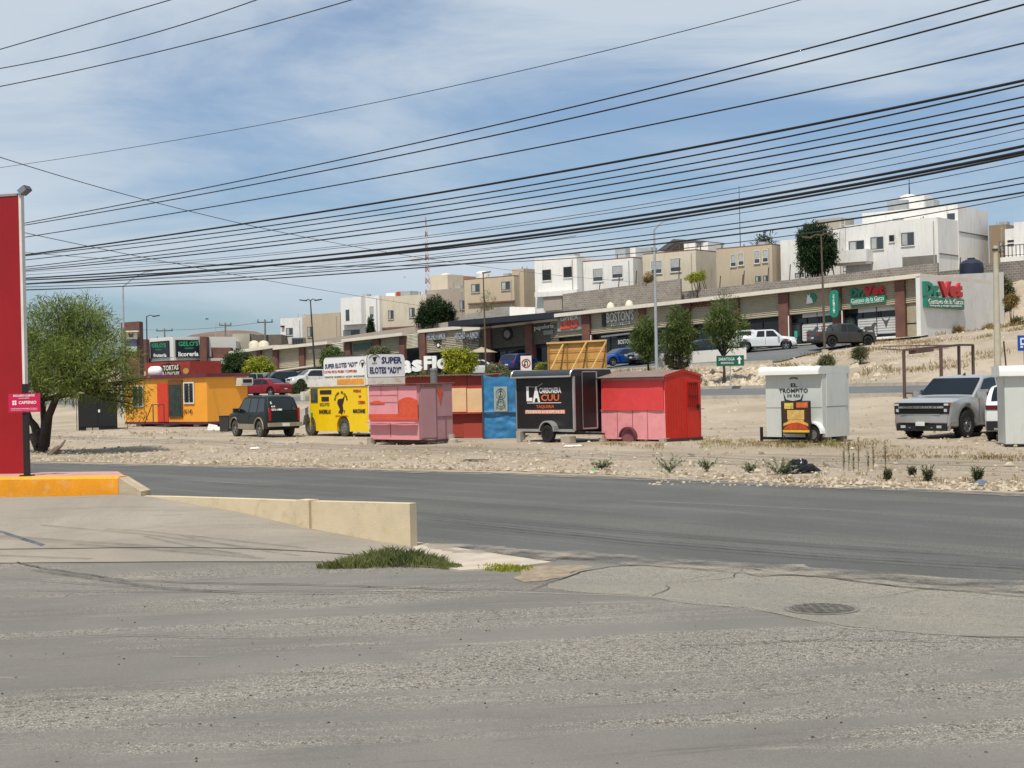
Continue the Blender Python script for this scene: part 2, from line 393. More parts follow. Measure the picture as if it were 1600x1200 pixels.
ribbon('tyre_marks', [
    ([(660, 811), (1000, 847), (1300, 871), (1600, 889), (1750, 897)], .10), ([(660, 806), (1000, 836), (1300, 857), (1600, 874)], .05),
    ([(700, 820), (1000, 852), (1300, 876), (1600, 895)], .06), ([(800, 813), (1100, 842), (1400, 862), (1600, 871)], .04),
    ([(250, 752), (450, 762), (700, 768)], .05), ([(0, 905), (200, 921), (420, 932), (800, 926)], .05), ([(40, 892), (250, 922), (380, 930)], .12)], .030, TYRE)
LITE = alpha_mat('chalky_scuffs', '#b8ad9c', .55, sc=9)
ribbon('road_scuffs', [([(300, 752), (380, 757), (450, 760)], .05), ([(950, 782), (1100, 789), (1350, 801)], .04), ([(1200, 960), (1330, 985), (1550, 998)], .03),
    ([(560, 926), (800, 928), (1000, 935), (1120, 948), (1250, 968)], .035), ([(270, 1030), (330, 1030)], .05), ([(540, 1082), (680, 1074)], .05)], .022, LITE)
# sandy shoulder along the near edge of the street
def shoulder():
    m, t, p = node_mat('shoulder_sand'); p.inputs['Base Color'].default_value = (*lin('#9a9081'), 1); p.inputs['Roughness'].default_value = .95
    n = mk_noise(t, 55, 4, .85); n2 = mk_noise(t, 1.5, 5, .7)
    a = t.nodes.new('ShaderNodeMath'); a.operation = 'ADD'; t.links.new(n.outputs[0], a.inputs[0]); t.links.new(n2.outputs[0], a.inputs[1])
    t.links.new(ramp(t, a.outputs[0], .88, 1.2, .0, .85), p.inputs['Alpha']); return m
SHO = shoulder()
ribbon('sandy_shoulder', [([(660, 853), (760, 864), (880, 872), (1000, 880), (1150, 891), (1300, 900), (1450, 913), (1600, 924), (1780, 940)], .9)], .034, SHO)
ribbon('street_edge_sand', [([(40, 724), (400, 731), (800, 741.5), (1000, 748.5), (1200, 757), (1400, 765), (1600, 774), (1750, 782)], .9)], .012, SHO)
# manhole
mh = Vector((*G(1284, 955), 0))
t_ = thing('manhole_cover', 'round dark iron manhole cover set in the worn asphalt', 'manhole cover', (mh.x, mh.y, .02))
IRON = mat('cast_iron', '#68635b', .7, .3, var=.3, vs=9)
b = MB()
for q in range(-3, 4):
    r = math.sqrt(max(0, .25**2-(q*.075)**2)); b.box(-r, r, q*.075-.016, q*.075+.016, .0055, .013)
    b.box(q*.075-.012, q*.075+.012, -r, r, .0055, .012)
b.lathe([(0, .0), (.27, .0), (.27, .006), (0, .006)], n=40); b.build('lid', IRON, t_)
b = MB(); b.lathe([(.275, 0), (.32, 0), (.32, .004), (.275, .004), (.275, 0)], n=40); b.build('frame', mat('iron_frame', '#77716a', .75, .2, var=.2, vs=9), t_)
# concrete ramp with its flank wall
near = [PZ(x, y, 0) for x, y in ((-420, 888), (-200, 885), (0, 882), (120, 881), (250, 880), (370, 880), (500, 880), (600, 884), (690, 890))]
back = [PZ(-420, 783, .55), PZ(-200, 783, .55), PZ(0, 783, .55), PZ(100, 781, .55), PZ(195, 778, .55), PZ(262, 783, .50), PZ(370, 802, .37), PZ(480, 827, .2), PZ(655, 858, .0)]
b = MB(); K = 14
for k in range(K+1):
    s_ = k/K
    for a, c in zip(near, back):
        p = a.lerp(c, s_); p.z = .02+max(0, c.z)*(s_**1.25)
        if k == K: p += (c-a).normalized()*.12
        b.v.append(tuple(p))
n_ = len(near)
for k in range(K):
    for i in range(n_-1): a = k*n_+i; b.f.append((a, a+1, a+n_+1, a+n_)); b.m.append(0)
ROUGHC = asphalt('ramp_concrete', '#857e73', '#958c7f', '#736c62', coarse=.3, big=.4, grain=50, tint='#8f8678')
tag(b.build('concrete_ramp', ROUGHC, smooth=180), kind='structure')
def rampP(i, s_, dz=.006):
    k = min(int(i), n_-2); f = i-k; a = near[k].lerp(near[k+1], f); c = back[k].lerp(back[k+1], f); p = a.lerp(c, s_); p.z = .02+max(0, c.z)*(s_**1.25)+dz; return p
b = MB()
def strip(i0, s0, i1, s1, w_, m=0, k=14, side=None):
    for q in range(k):
        for_ = [(i0+(i1-i0)*t, s0+(s1-s0)*t) for t in (q/k, (q+1)/k)]
        P = [rampP(*x) for x in for_]; d = (P[1]-P[0]).normalized(); nn = Vector((-d.y, d.x, 0))*w_/2
        b.poly([P[0]-nn, P[1]-nn, P[1]+nn, P[0]+nn], m)
strip(1, .235, 7.6, .235, .025)
b.build('expansion_joint', CRK)
tag(bpy.data.objects['expansion_joint'], kind='structure')
b = MB(); strip(1.45, .72, 2.6, .29, .075)
tag(b.build('parking_stripe', alpha_mat('worn_blue_paint', '#4d6078', .95, sc=12)), kind='structure')
b = MB()
for (a, c, e, f, w_) in ((2.0, .45, 5.2, .15, .3), (2.6, .6, 5.8, .22, .1), (3.5, .52, 6.2, .3, .08), (1.6, .16, 3.2, .06, .12), (4, .4, 5.3, .1, .07), (4.6, .42, 5.9, .12, .05), (1.2, .3, 2, .18, .2), (3, .3, 5.4, .06, .12)): strip(a, c, e, f, w_)
tag(b.build('ramp_tyre_marks', alpha_mat('faint_rubber', '#4a4540', .26, sc=3)), kind='structure')
# flank wall
CREAM = mat('cream_stucco', '#cab99a', .9, var=.06, vs=3, dirt='#9c8462', da=.4, bs=.25, bscale=60)
P = [PZ(655-15, 787, .56), PZ(480, 783, .56), PZ(370, 779.3, .56), PZ(262, 776, .56), PZ(215, 775.3, .56)]
wl = thing('ramp_wall', 'low cream stucco wall along the concrete ramp beside the street', 'low wall', (P[0].x, P[0].y, 0))
off = Vector((P[0].x, P[0].y, 0))
def wallseg(a, c, th, z0=-.05, z1=.56, push=0):
    d = (c-a); d.z = 0; d.normalize(); nn = Vector((-d.y, d.x, 0));
    if nn.y < 0: nn = -nn
    a = a-off; c = c-off; a.z = c.z = 0; q = MB(); f0 = -nn*push
    v = [a+f0, c+f0, c+nn*th, a+nn*th]
    q._add([(p.x, p.y, z0) for p in v]+[(p.x, p.y, z1) for p in v], [(0, 3, 2, 1), (4, 5, 6, 7), (0, 1, 5, 4), (1, 2, 6, 5), (2, 3, 7, 6), (3, 0, 4, 7)]); return q
pm = P[1].lerp(P[0], .04); pn = P[1].lerp(P[2], .12)
wallseg(P[0], pm, .15).build('wall', CREAM, wl)
q = wallseg(pm, pn, .15, z1=.575, push=.05); q.build('pier', CREAM, wl)
for a, c in ((pn, P[2]), (P[2], P[3]), (P[3], P[4])):
    wallseg(a, c, .15).build('wall', CREAM, wl)
# raised platform with its orange kerb, red wall and sign post
ORNG = mat('orange_paint', '#ee9a14', .75, var=.08, vs=4, dirt='#d9c3a0', da=.35, bs=.2, bscale=40)
TILE = mat('pink_tile', '#b58a7e', .85, var=.12, vs=2, dirt='#93705f', da=.3)
c0, c1 = PZ(-420, 781, .55), PZ(185, 777, .55)
dd = (c1-c0); dd.z = 0; dd.normalize(); nn = Vector((-dd.y, dd.x, 0)); nn = nn if nn.y > 0 else -nn
kb = thing('painted_kerb', 'thick orange painted kerb in front of the red wall', 'kerb', (c1.x, c1.y, .5))
Lk_ = (c1-c0).length; rzk = math.atan2(dd.y, dd.x); kb.rotation_euler = (0, 0, rzk)
b = MB(); b.prism([(0, 0), (0, .31), (.02, .335), (.30, .335), (.30, 0)], 'x', -Lk_, 0); b.build('kerb', ORNG, kb)
b = MB(); b.prism([(0.003, .02), (.34, .02), (.34, .13), (.003, .325)], 'y', .002, .30); b.build('end_block', mat('bare_block', '#b5a48a', .9, var=.12, vs=5, bs=.3), kb)
b = MB(); FKt = Fr((c1.x, c1.y, .5), rzk); xe = FKt.y(184, 746, 1.55)[0]; b._add([(-Lk_, .302, 0), (-.03, .302, 0), (xe, 1.55, 0), (-Lk_, 1.55, 0), (-Lk_, .302, .322), (-.03, .302, .322), (xe, 1.55, .322), (-Lk_, 1.55, .322)], [(0, 3, 2, 1), (4, 5, 6, 7), (0, 1, 5, 4), (1, 2, 6, 5), (2, 3, 7, 6), (3, 0, 4, 7)]); b.build('platform_floor', TILE, kb)
FK = Fr((c1.x, c1.y, .5), rzk)
REDW = mat('red_cladding', '#93131a', .45, var=.08, vs=1.2, dirt='#7e0d12', da=.3, spec=.4)
x1, zt = FK.y(31, 306, 1.2); xb, _ = FK.y(45, 745, 1.2); xr = (x1+xb)/2
b = MB(); b.sbox(-6, xr-.043, 1.2, 1.27, .32, zt-.05, .32, zt); 
rw = thing('red_wall_panel', 'tall red clad wall at the left edge of the view', 'wall', tuple(FK.out(0, 0)), rzk)
b.build('cladding', REDW, rw)
b = MB(); b.box(xr-.04, xr, 1.19, 1.28, .32, zt+.02); b.build('white_trim', mat('white_trim', '#d9d4cc', .6), rw)
b = MB(); b.sbox(-6, xr-.062, 1.19, 1.28, zt-.045, zt-.005, zt+.005, zt+.04); b.build('coping', mat('coping', '#8d8680', .7), rw)
# floodlight
fl = thing('floodlight', 'small grey floodlight on top of the red wall', 'floodlight', tuple(FK.out(xr-.05, 1.235, zt)), rzk)
b = MB(); b.T = Matrix.Translation((.09, 0, .07)) @ Matrix.Rotation(R(-35), 4, 'Y'); b.box(-.06, .07, -.09, .09, -.03, .05); b.T = None; b.build('housing', mat('alu', '#8d9194', .4, .6), fl)
b = MB(); b.T = Matrix.Translation((.09, 0, .07)) @ Matrix.Rotation(R(-35), 4, 'Y'); b.box(.071, .08, -.08, .08, -.022, .045); b.T = None; b.build('lens', mat('lens_dark', '#3a3d40', .2), fl)
b = MB(); b.bar((0, 0, 0), (.06, 0, .05), .03); b.build('bracket', mat('alu', '#8d9194'), fl)
# sign post
xp, _ = FK.y(41.5, 700, .6)
sp = thing('customer_parking_sign', 'small magenta customers only sign on a dark post', 'sign', tuple(FK.out(xp, .6, .322)), rzk)
b = MB(); b.box(-.035, .035, -.035, .035, 0, 1.34); b.box(-.08, .08, -.08, .08, 0, .02); b.build('post', mat('dark_post', '#1c1a1b', .5), sp)
FS = Fr(tuple(FK.out(xp, .6, .322)), rzk)
a0 = FS.y(13.5, 615.5, -.045); a1 = FS.y(63.5, 643.5, -.045)
cx, cz = (a0[0]+a1[0])/2, (a0[1]+a1[1])/2; hw, hh = abs(a1[0]-a0[0])/2, abs(a0[1]-a1[1])/2
b = MB(); b.box(cx-hw, cx+hw, -.055, -.045, cz-hh, cz+hh); b.build('sign_board', mat('magenta_panel', '#c4164b', .45, var=.03), sp)
b = MB(); Y_ = -.058
b.text('EXCLUSIVO CLIENTES', (cx, Y_, cz+.105), .34, .03, depth=.004, off=.02)
b.text('EN VISITA RAPIDA', (cx, Y_, cz+.068), .17, .013, depth=.004)
b.text('CAFFENIO', (cx+.055, Y_, cz+.005), .28, .045, depth=.004, off=.015)
for i in (-1, 1):
    for j in (-1, 1): b.T = Matrix.Translation((cx-.155+i*.018, Y_, cz+.003+j*.018)); b.prism([(.016*math.cos(q), .016*math.sin(q)) for q in [k*math.pi/5 for k in range(10)]], 'y', -.002, .002); b.T = None
for k, zz in enumerate((-.082, -.102)):
    b.text('NO NOS HACEMOS RESPONSABLES POR ROBO O' if k == 0 else 'DA\u00d1OS PARCIALES O TOTALES A SU UNIDAD', (cx, Y_, cz+zz), .42, .011, depth=.004)
b.build('lettering', mat('white_vinyl', '#f2e9ea', .5, var=.02), sp)
# far road and parking lot, draped on the terrain
def drape(name, t0, t1, u0, u1, m, dz, du=2.0, dt=1.0, hf=None):
    b = MB(); us = [u0+(u1-u0)*i/int((u1-u0)/du) for i in range(int((u1-u0)/du)+1)]; ts = [t0+(t1-t0)*i/max(1, int((t1-t0)/dt)) for i in range(max(1, int((t1-t0)/dt))+1)]
    for t in ts:
        for u in us:
            P = FA.out(u, -t); b.v.append((P.x, P.y, terr(P.x, P.y, False)+dz))
    k = len(us)
    for j in range(len(ts)-1):
        for i in range(k-1): a = j*k+i; b.f.append((a, a+k, a+k+1, a+1)); b.m.append(0)
    return tag(b.build(name, m, smooth=180), kind='structure')
drape('far_road', 30.5, 43.5, -150, 60, ROAD2, .06)
drape('parking_lot', 2.2, 16.5, -120, -3.5, ROAD2, .08)
drape('shop_sidewalk', -.4, 2.3, -120, 1, mat('pale_walk', '#a59c90', .9), .16, dt=.9)
KERB = mat('kerb_concrete', '#aaa294', .9, var=.15, vs=2)
for nm, t0 in (('far_kerb', 30.2), ('median_kerb', 43.45), ('lot_kerb', 16.45)):
    b = MB(); u = -120
    while u < (-5 if nm == 'lot_kerb' else 55):
        A_, B_ = FA.out(u, -t0), FA.out(u+2, -t0); za, zb = terr(A_.x, A_.y, False), terr(B_.x, B_.y, False)
        C_, D_ = FA.out(u+2, -t0-.16), FA.out(u, -t0-.16)
        b._add([(A_.x, A_.y, za-.1), (B_.x, B_.y, zb-.1), (C_.x, C_.y, zb-.1), (D_.x, D_.y, za-.1), (A_.x, A_.y, za+.2), (B_.x, B_.y, zb+.2), (C_.x, C_.y, zb+.2), (D_.x, D_.y, za+.2)],
               [(0, 1, 2, 3), (4, 7, 6, 5), (0, 4, 5, 1), (1, 5, 6, 2), (2, 6, 7, 3), (3, 7, 4, 0)]); u += 2
    tag(b.build(nm, KERB), kind='structure')
# distant hills
def hill(name, pxs, d, col, thick=300):
    b = MB(); n = len(pxs)
    tops = [W(x, y, d) for x, y in pxs]
    for s_, zf in ((-1, 0), (-.5, .55), (0, 1), (.5, .7), (1, 0)):
        for p in tops: b.v.append((p.x*(1+s_*thick/d), p.y+s_*thick, 3+(p.z-3)*zf+(8*noise.noise((p.x*.01, s_, 1)) if zf not in (0, 1) else 0)))
    for j in range(4):
        for i in range(n-1): a = j*n+i; b.f.append((a, a+1, a+n+1, a+n)); b.m.append(0)
    tag(b.build(name, mat(name+'_scrub', col, .95, var=.35, vs=.02, dirt='#4d463b', da=.6), smooth=180), kind='structure')
hill('hills', [(180, 560), (250, 545), (285, 528), (300, 523), (325, 519), (350, 516.5), (375, 516), (400, 518), (420, 525), (440, 533), (480, 545), (540, 560)], 1500, '#6d5a4c')
# ------------------------------------------------------------------ the shopping plaza
BRICK = brick('brown_brick', '#6b3a30', '#59302a', '#8a6a5c', .24, .075)
BANDM = mat('ribbed_sheet', '#a39a84', .55, .1, var=.06, dirt='#8a8170', da=.3, streak=True)
FASC = mat('white_fascia', '#d8cfbf', .7, var=.05, vs=.5, dirt='#a59782', da=.3, streak=True)
DARKG = glassy('dark_glass', '#15191d')
FRAME = mat('dark_frame', '#16181b', .5)
ROOFG = mat('roof_grey', '#6d675f', .9)
INT = mat('shop_wall', '#5b574f', .9)
WHITEP = mat('white_paint', '#e6e4df', .6, var=.04)
GREENS = mat('teal_sign', '#0d7d66', .5, var=.05)
REDS = mat('red_sign', '#b81d24', .5, var=.05)
def ridged(b, x0, x1, za0, za1, zb0, zb1, y, n, amp=.05):
    """horizontally ribbed sheet between two sloping edges"""
    for i in range(n):
        f0, f1, f2 = i/n, (i+.55)/n, (i+1)/n
        L = lambda f: za0+(za1-za0)*f; Q = lambda f: zb0+(zb1-zb0)*f
        b._add([(x0, y, L(f0)), (x1, y, Q(f0)), (x1, y-amp, Q(f1)), (x0, y-amp, L(f1)), (x1, y, Q(f2)), (x0, y, L(f2))], [(0, 1, 2, 3), (3, 2, 4, 5)])
    b.box(x0, x1, y+.01, y+.1, max(za0, zb0), min(za1, zb1))
def plaza(label, pxl, pyl, pxr, pyr, pillars, depth=14, band=None, bandh=1.9, fh=.32, skip=(), over=.9, openings=True, walltop=None):
    """pxl,pyl..pxr,pyr: roof fascia top edge in the photo; pillars: (px0, px1) pairs"""
    xl, zl = FA.y(pxl, pyl, -over); xr, zr = FA.y(pxr, pyr, -over)
    t = thing('commercial_building', label, 'building', tuple(FA.out(0, 0)), RZP)
    sl = (zr-zl)/(xr-xl); zt = lambda x: zl+sl*(x-xl)
    gz = lambda x: interp(ZP, x)
    b = MB(); b.sbox(xl, xr, -over, depth, zt(xl)-fh, zt(xl), zt(xr)-fh, zt(xr)); b.build('roof', FASC, t)
    b = MB(); b.sbox(xl+.2, xr-.2, .5, depth-.3, gz(xl)-.5, zt(xl)-fh-.004, gz(xr)-.5, zt(xr)-fh-.004); b.build('wall', INT, t)
    ps = []
    for p0, p1 in pillars:
        py = pyl+(pyr-pyl)*(p0-pxl)/(pxr-pxl)+30
        a, _ = FA.y(p0, py, -.45); c, _ = FA.y(p1, py, -.45); ps.append((a, c))
        b = MB(); b.sbox(a, c, -.45, .48, gz(a)-.3, zt(a)-fh-.01, gz(c)-.3, zt(c)-fh-.01); b.build('brick_pillar', BRICK, t)
    ps.sort(); edges = [(xl-.3, xl+.02)]+ps+[(xr-.02, xr+.3)]; bays = []
    for i, ((_, a), (c, _)) in enumerate(zip(edges, edges[1:])):
        a += .003; c -= .003
        if c-a < .8: continue
        bays.append((a, c))
        b = MB(); z0 = lambda x: zt(x)-fh-.02-bandh
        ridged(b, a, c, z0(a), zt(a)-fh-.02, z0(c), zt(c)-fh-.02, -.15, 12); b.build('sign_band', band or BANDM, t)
        if openings and i not in skip:
            gl = MB(); gl.sbox(a, c, .3, .36, gz(a)+.1, z0(a)-.02, gz(c)+.1, z0(c)-.02); w_ = gl.build('shop_window', DARKG, t)
            fr = MB(); fr.sbox(a, c, .2, .29, z0(a)-.32, z0(a)-.02, z0(c)-.32, z0(c)-.02); k = max(1, round((c-a)/1.6))
            for q in range(k+1):
                x = a+.04+(c-a-.08)*q/k; fr.box(x-.04, x+.04, .22, .29, gz(x), z0(x)-.34)
            fr.sbox(a, c, .235, .285, gz(a)+2.35, gz(a)+2.43, gz(c)+2.35, gz(c)+2.43); fr.sbox(a, c, .235, .29, gz(a)-.1, gz(a)+.25, gz(c)-.1, gz(c)+.25)
            fr.build('window_frame', FRAME, w_)
    return t, bays, zt, gz
def sign_on(t, rect, y, body, m, name='lettering', off=.01, depth=.05, parent=None, slope=None, lift=0):
    xm = (rect[0]+rect[2])/2; x0, _ = FA.y(rect[0], rect[3], y); x1, _ = FA.y(rect[2], rect[1], y); z0 = FA.y(xm, rect[3], y)[1]; z1 = FA.y(xm, rect[1], y)[1]; sl = slope
    b = MB(); b.text(body, ((x0+x1)/2, y, (z0+z1)/2+lift), abs(x1-x0), abs(z1-z0)-abs(sl or 0)*abs(x1-x0)*0, depth=depth, off=off, slope=sl or 0)
    return b.build(name, m, parent or t)
def panel_on(t, rect, y0, y1, m, name='sign_panel', parent=None, slope=0, rnd=0):
    """rect (px0, py0, px1, py1) measured on plane y1"""
    x0, _ = FA.y(rect[0], rect[3], y0); x1, _ = FA.y(rect[2], rect[1], y0); xm = (rect[0]+rect[2])/2
    _, zt_ = FA.y(xm, rect[1], y0); _, zb = FA.y(xm, rect[3], y0); h = slope*(x1-x0)/2
    b = MB(); b.sbox(x0, x1, y0, y1, zb-h, zt_-h, zb+h, zt_+h); return b.build(name, m, parent or t)
# --- right hand block with the vet
T1, bays, zt, gz = plaza('long low shopping plaza with brown brick pillars and the vet shop at its end', 852, 492, 1437, 427,
    [(909, 921), (997, 1007), (1070, 1077), (1147, 1154), (1216, 1231), (1300, 1313), (1398, 1413)])
# vet details
VETW = mat('white_blind', '#c9c9c6', .7, var=.03)
for (a, c, mid) in ((1254, 1301, 1277), (1341, 1400, 1370)):
    yy = .15; sl = .012
    o = panel_on(T1, (a, 507 if a < 1300 else 497, c, 531 if a < 1300 else 521), yy, yy+.04, VETW, 'window_blind', slope=sl)
    x0, _ = FA.y(a, 500, yy); x1, _ = FA.y(c, 500, yy); _, z1 = FA.y((a+c)/2, 494 if a > 1300 else 503, yy); _, z0 = FA.y((a+c)/2, 524 if a > 1300 else 534, yy)
    _, zt1 = FA.y((a+c)/2, 478 if a > 1300 else 487, yy); _, zt0 = FA.y((a+c)/2, 486.5 if a > 1300 else 494.5, yy)
    b = MB(); b.sbox(x0, x1, yy, yy+.04, zt0-.05, zt1-.05, zt0+.05, zt1+.05); b.build('window_blind', VETW, T1)
    b = MB()
    for q in range(7): zz = z0+(z1-z0)*(q+.6)/7.4; b.sbox(x0+.02, x1-.02, yy-.012, yy-.004, zz-.05, zz+.03, zz-.0, zz+.08)
    b.build('blind_stripe', mat('grey_stripe', '#9a9a98', .7), o)
    b = MB(); b.sbox(x0-.1, x1+.05, yy-.06, yy+.12, z0-.35, z0-.2, z0-.25, z0-.1); b.build('sill', WHITEP, T1)
    b = MB(); b.sbox(x0-.1, x1+.05, yy-.03, yy+.12, z0-1.2, z0-.35, z0-1.2, z0-.25); b.build('brick_base', BRICK, T1)
    xm, _ = FA.y(mid, 500, yy); b = MB(); b.box(xm-.03, xm+.03, yy-.03, yy-.013, z0-.1, zt1); b.build('mullion', FRAME, T1)
    # animal silhouettes printed on the blinds
    b = MB(); rnd = random.Random(a)
    def dog(cx, cz, s, fl):
        pts = [(-.9, .1), (-.5, .35), (.2, .3), (.5, .7), (.75, .85), (1.1, .6), (.8, .45), (.65, 0), (.75, -.7), (.55, -.7), (.4, -.15), (-.3, -.2), (-.5, -.75), (-.7, -.75), (-.65, -.1)]
        pts = [(cx+p[0]*s*fl, cz+p[1]*s) for p in pts]
        b.prism(pts if fl > 0 else pts[::-1], 'y', yy-.022, yy-.014)
    def bat(cx, cz, s):
        pts = [(0, -.9), (.2, -.3), (.35, .1), (.8, .9), (.45, .6), (.15, .3), (-.15, .3), (-.45, .6), (-.8, .9), (-.35, .1), (-.2, -.3)]
        b.prism([(cx+p[0]*s, cz+p[1]*s) for p in pts], 'y', yy-.022, yy-.014)
    if a < 1300: dog(x0+(x1-x0)*.3, z0+.75, .62, 1)
    else: dog(x0+(x1-x0)*.3, z0+.55, .62, 1); bat(x0+(x1-x0)*.74, z0+1.0, .5)
    b.build('animal_print', mat('grey_print', '#4a4a4b', .8), o)
# vet: doors
for (a, c, yt, yb) in ((1236, 1252, 505, 541), (1320, 1336, 497, 530)):
    x0, z1 = FA.y(a, yt, .18); x1, z0 = FA.y(c, yb, .18)
    d = panel_on(T1, (a, yt, c, yb), .16, .2, glassy('door_glass', '#2a3034'), 'door', slope=0)
    b = MB(); 
    for q in (x0, x1-.08): b.box(q, q+.08, .12, .155, z0, z1)
    b.box(x0, x1, .12, .155, z1-.08, z1); b.box(x0, x1, .12, .155, z0, z0+.12); b.build('door_frame', FRAME, d)
    b = MB(); b.box((x0+x1)/2-.14, (x0+x1)/2+.14, .13, .15, z0+.75, z0+1.3); b.build('door_sticker', mat('teal_sticker', '#2fa58c', .6), d)
sl = .045
o = panel_on(T1, (1328.5, 464, 1383, 475), -.42, -.24, GREENS, slope=sl)
sign_on(T1, (1330, 464.5, 1381, 471.5), -.43, 'Gustavo de la Garza', WHITEP, parent=o, slope=sl, off=-.005)
sign_on(T1, (1332, 472, 1379, 474), -.43, 'Ortopedia y cirugía especializada', WHITEP, parent=o, slope=sl, off=0)
sign_on(T1, (1329, 450, 1350, 463.5), -.36, 'Dr.', GREENS, off=.05, depth=.15, slope=sl)
sign_on(T1, (1349, 446, 1382, 461), -.36, 'Vet', REDS, off=.06, depth=.15, slope=sl)
# round pet logo
def disc(b, x, y0, y1, z, r, n=20, m=0): b.prism([(x+r*math.cos(2*math.pi*k/n), z+r*math.sin(2*math.pi*k/n)) for k in range(n)], 'y', y0, y1, m)
x, z = FA.y(1266, 466, -.3); b = MB(); disc(b, x+.1, -.3, -.22, z, .42); o = b.build('round_sign', GREENS, T1)
b = MB(); b.prism([(x-.35, z-.45), (x+.25, z-.4), (x+.12, z), (x-.02, z+.1), (x, z+.38), (x-.12, z+.2), (x-.22, z+.35), (x-.3, z)], 'y', -.33, -.305); b.build('pet_silhouette', WHITEP, o)
# vertical lozenge sign
x, z1 = FA.y(1303, 453, -1.4); _, z0 = FA.y(1303, 496, -1.4)
b = MB(); W2 = .38; pts = [(x+W2*math.cos(R(a)), z1-W2+W2*math.sin(R(a))) for a in range(0, 181, 20)]+[(x+W2*math.cos(R(a)), z0+W2+W2*math.sin(R(a))) for a in range(180, 361, 20)]
b.prism(pts, 'y', -1.45, -1.3); o = b.build('blade_sign', GREENS, T1)
b = MB()
for i, ch in enumerate('VETERINARIA'): b.text(ch, (x, -1.47, z1-.42-i*(z1-z0-.7)/11), .16, .14, depth=.02)
b.build('lettering', WHITEP, o); 
for zz in (z1-.4, z0+.5): b = MB(); b.bar((x, -1.3, zz), (x, -.4, zz), .08); b.build('bracket', FRAME, o)
# downpipes
for px, py in ((1232.5, 520), (1316, 510), (923.5, 540)):
    x, _ = FA.y(px, py, -.5); b = MB(); b.tube([(x, -.5, gz(x)), (x, -.5, zt(x)-2.3)], .05, 6); b.build('downpipe', WHITEP, T1)
# metal gate at the end
g_ = panel_on(T1, (1417, 474, 1434, 525), -.05, .05, mat('beige_gate', '#a39a80', .6, var=.1, vs=2, dirt='#7a705b', da=.4), 'gate')
x0, z0 = FA.y(1417, 525, -.05); x1, z1 = FA.y(1434, 474, -.05); zm = FA.y(1425, 505, -.05)[1]
b = MB(); b.box(x0, x1, -.075, -.052, zm-.05, zm+.03); b.box(x0, x0+.06, -.075, -.052, z0, z1); b.box(x1-.08, x1, -.075, -.052, z0, z1); b.build('gate_frame', FRAME, g_)
# other shop signs
sl = .05
o = sign_on(T1, (948, 486, 990, 502), -.3, "BOSTON'S", mat('pale_sign', '#cfcfcb', .5), off=.01, slope=.06)
o = panel_on(T1, (955, 504, 984, 507.5), -.3, -.22, WHITEP, slope=.06); b = None
sign_on(T1, (956, 504.6, 983, 507), -.31, 'BURGERS & WINGS', mat('ink', '#26282b', .6), parent=o, slope=.06, off=0)
x, z = FA.y(943, 500, -.3); b = MB(); b.box(x-.2, x+.2, -.3, -.22, z-.6, z+.6); b.build('side_badge', mat('ink', '#26282b'), T1)
sign_on(T1, (966, 530, 990, 537), .15, "BOSTON'S", mat('pale_sign', '#cfcfcb'), off=0, slope=.03, depth=.02)
b = MB(); x0, z = FA.y(939, 525, -1.0); x1, z2 = FA.y(984, 519.5, -1.0); b.sbox(x0, x1, -1.0, -.9, z-.15, z, z2-.15, z2); b.build('awning_bar', mat('alu', '#8d9194'), T1)
sign_on(T1, (1081, 471, 1118, 479), -.3, 'FARRETA', mat('rust_letters', '#6b3a1d', .7), off=.03, slope=.05)
x, z = FA.y(1072, 476, -.6); b = MB(); disc(b, x, -.62, -.5, z, .5); b.build('round_sign', mat('maroon_sign', '#5b1f22', .6), T1)
o = panel_on(T1, (871, 493, 908, 516.5), -.38, -.2, mat('sign_backing', '#8e8b80', .6), slope=.04)
sign_on(T1, (876, 494, 903, 500.5), -.4, 'OPTICA', WHITEP, parent=o, slope=.05)
sign_on(T1, (876, 500.5, 904, 513), -.42, 'LEO', mat('orange_red_letters', '#d8452b', .5), parent=o, off=.05, depth=.1, slope=.05)
# units numbers and light boxes
# roof vents, tanks
def roof_dome(px, py, w_, label):
    x, z = FA.y(px, py, 3); p = FA.out(x, 3); zz = zt(x)
    t = thing('roof_ventilator', label, 'ventilator', (p.x, p.y, zz), 0, 'domed roof ventilators on the plaza')
    b = MB(); b.lathe([(w_*.3, 0), (w_*.3, .25), (w_*.62, .3), (w_*.6, .45), (w_*.4, .75), (0, .9)], n=16); b.build('dome', mat('ivory_vent', '#d3cbb2', .5), t, 40)
roof_dome(954, 476, .62, 'left one of two ivory domed ventilators above the restaurant sign')
roof_dome(983, 474, .62, 'right one of two ivory domed ventilators above the restaurant sign')
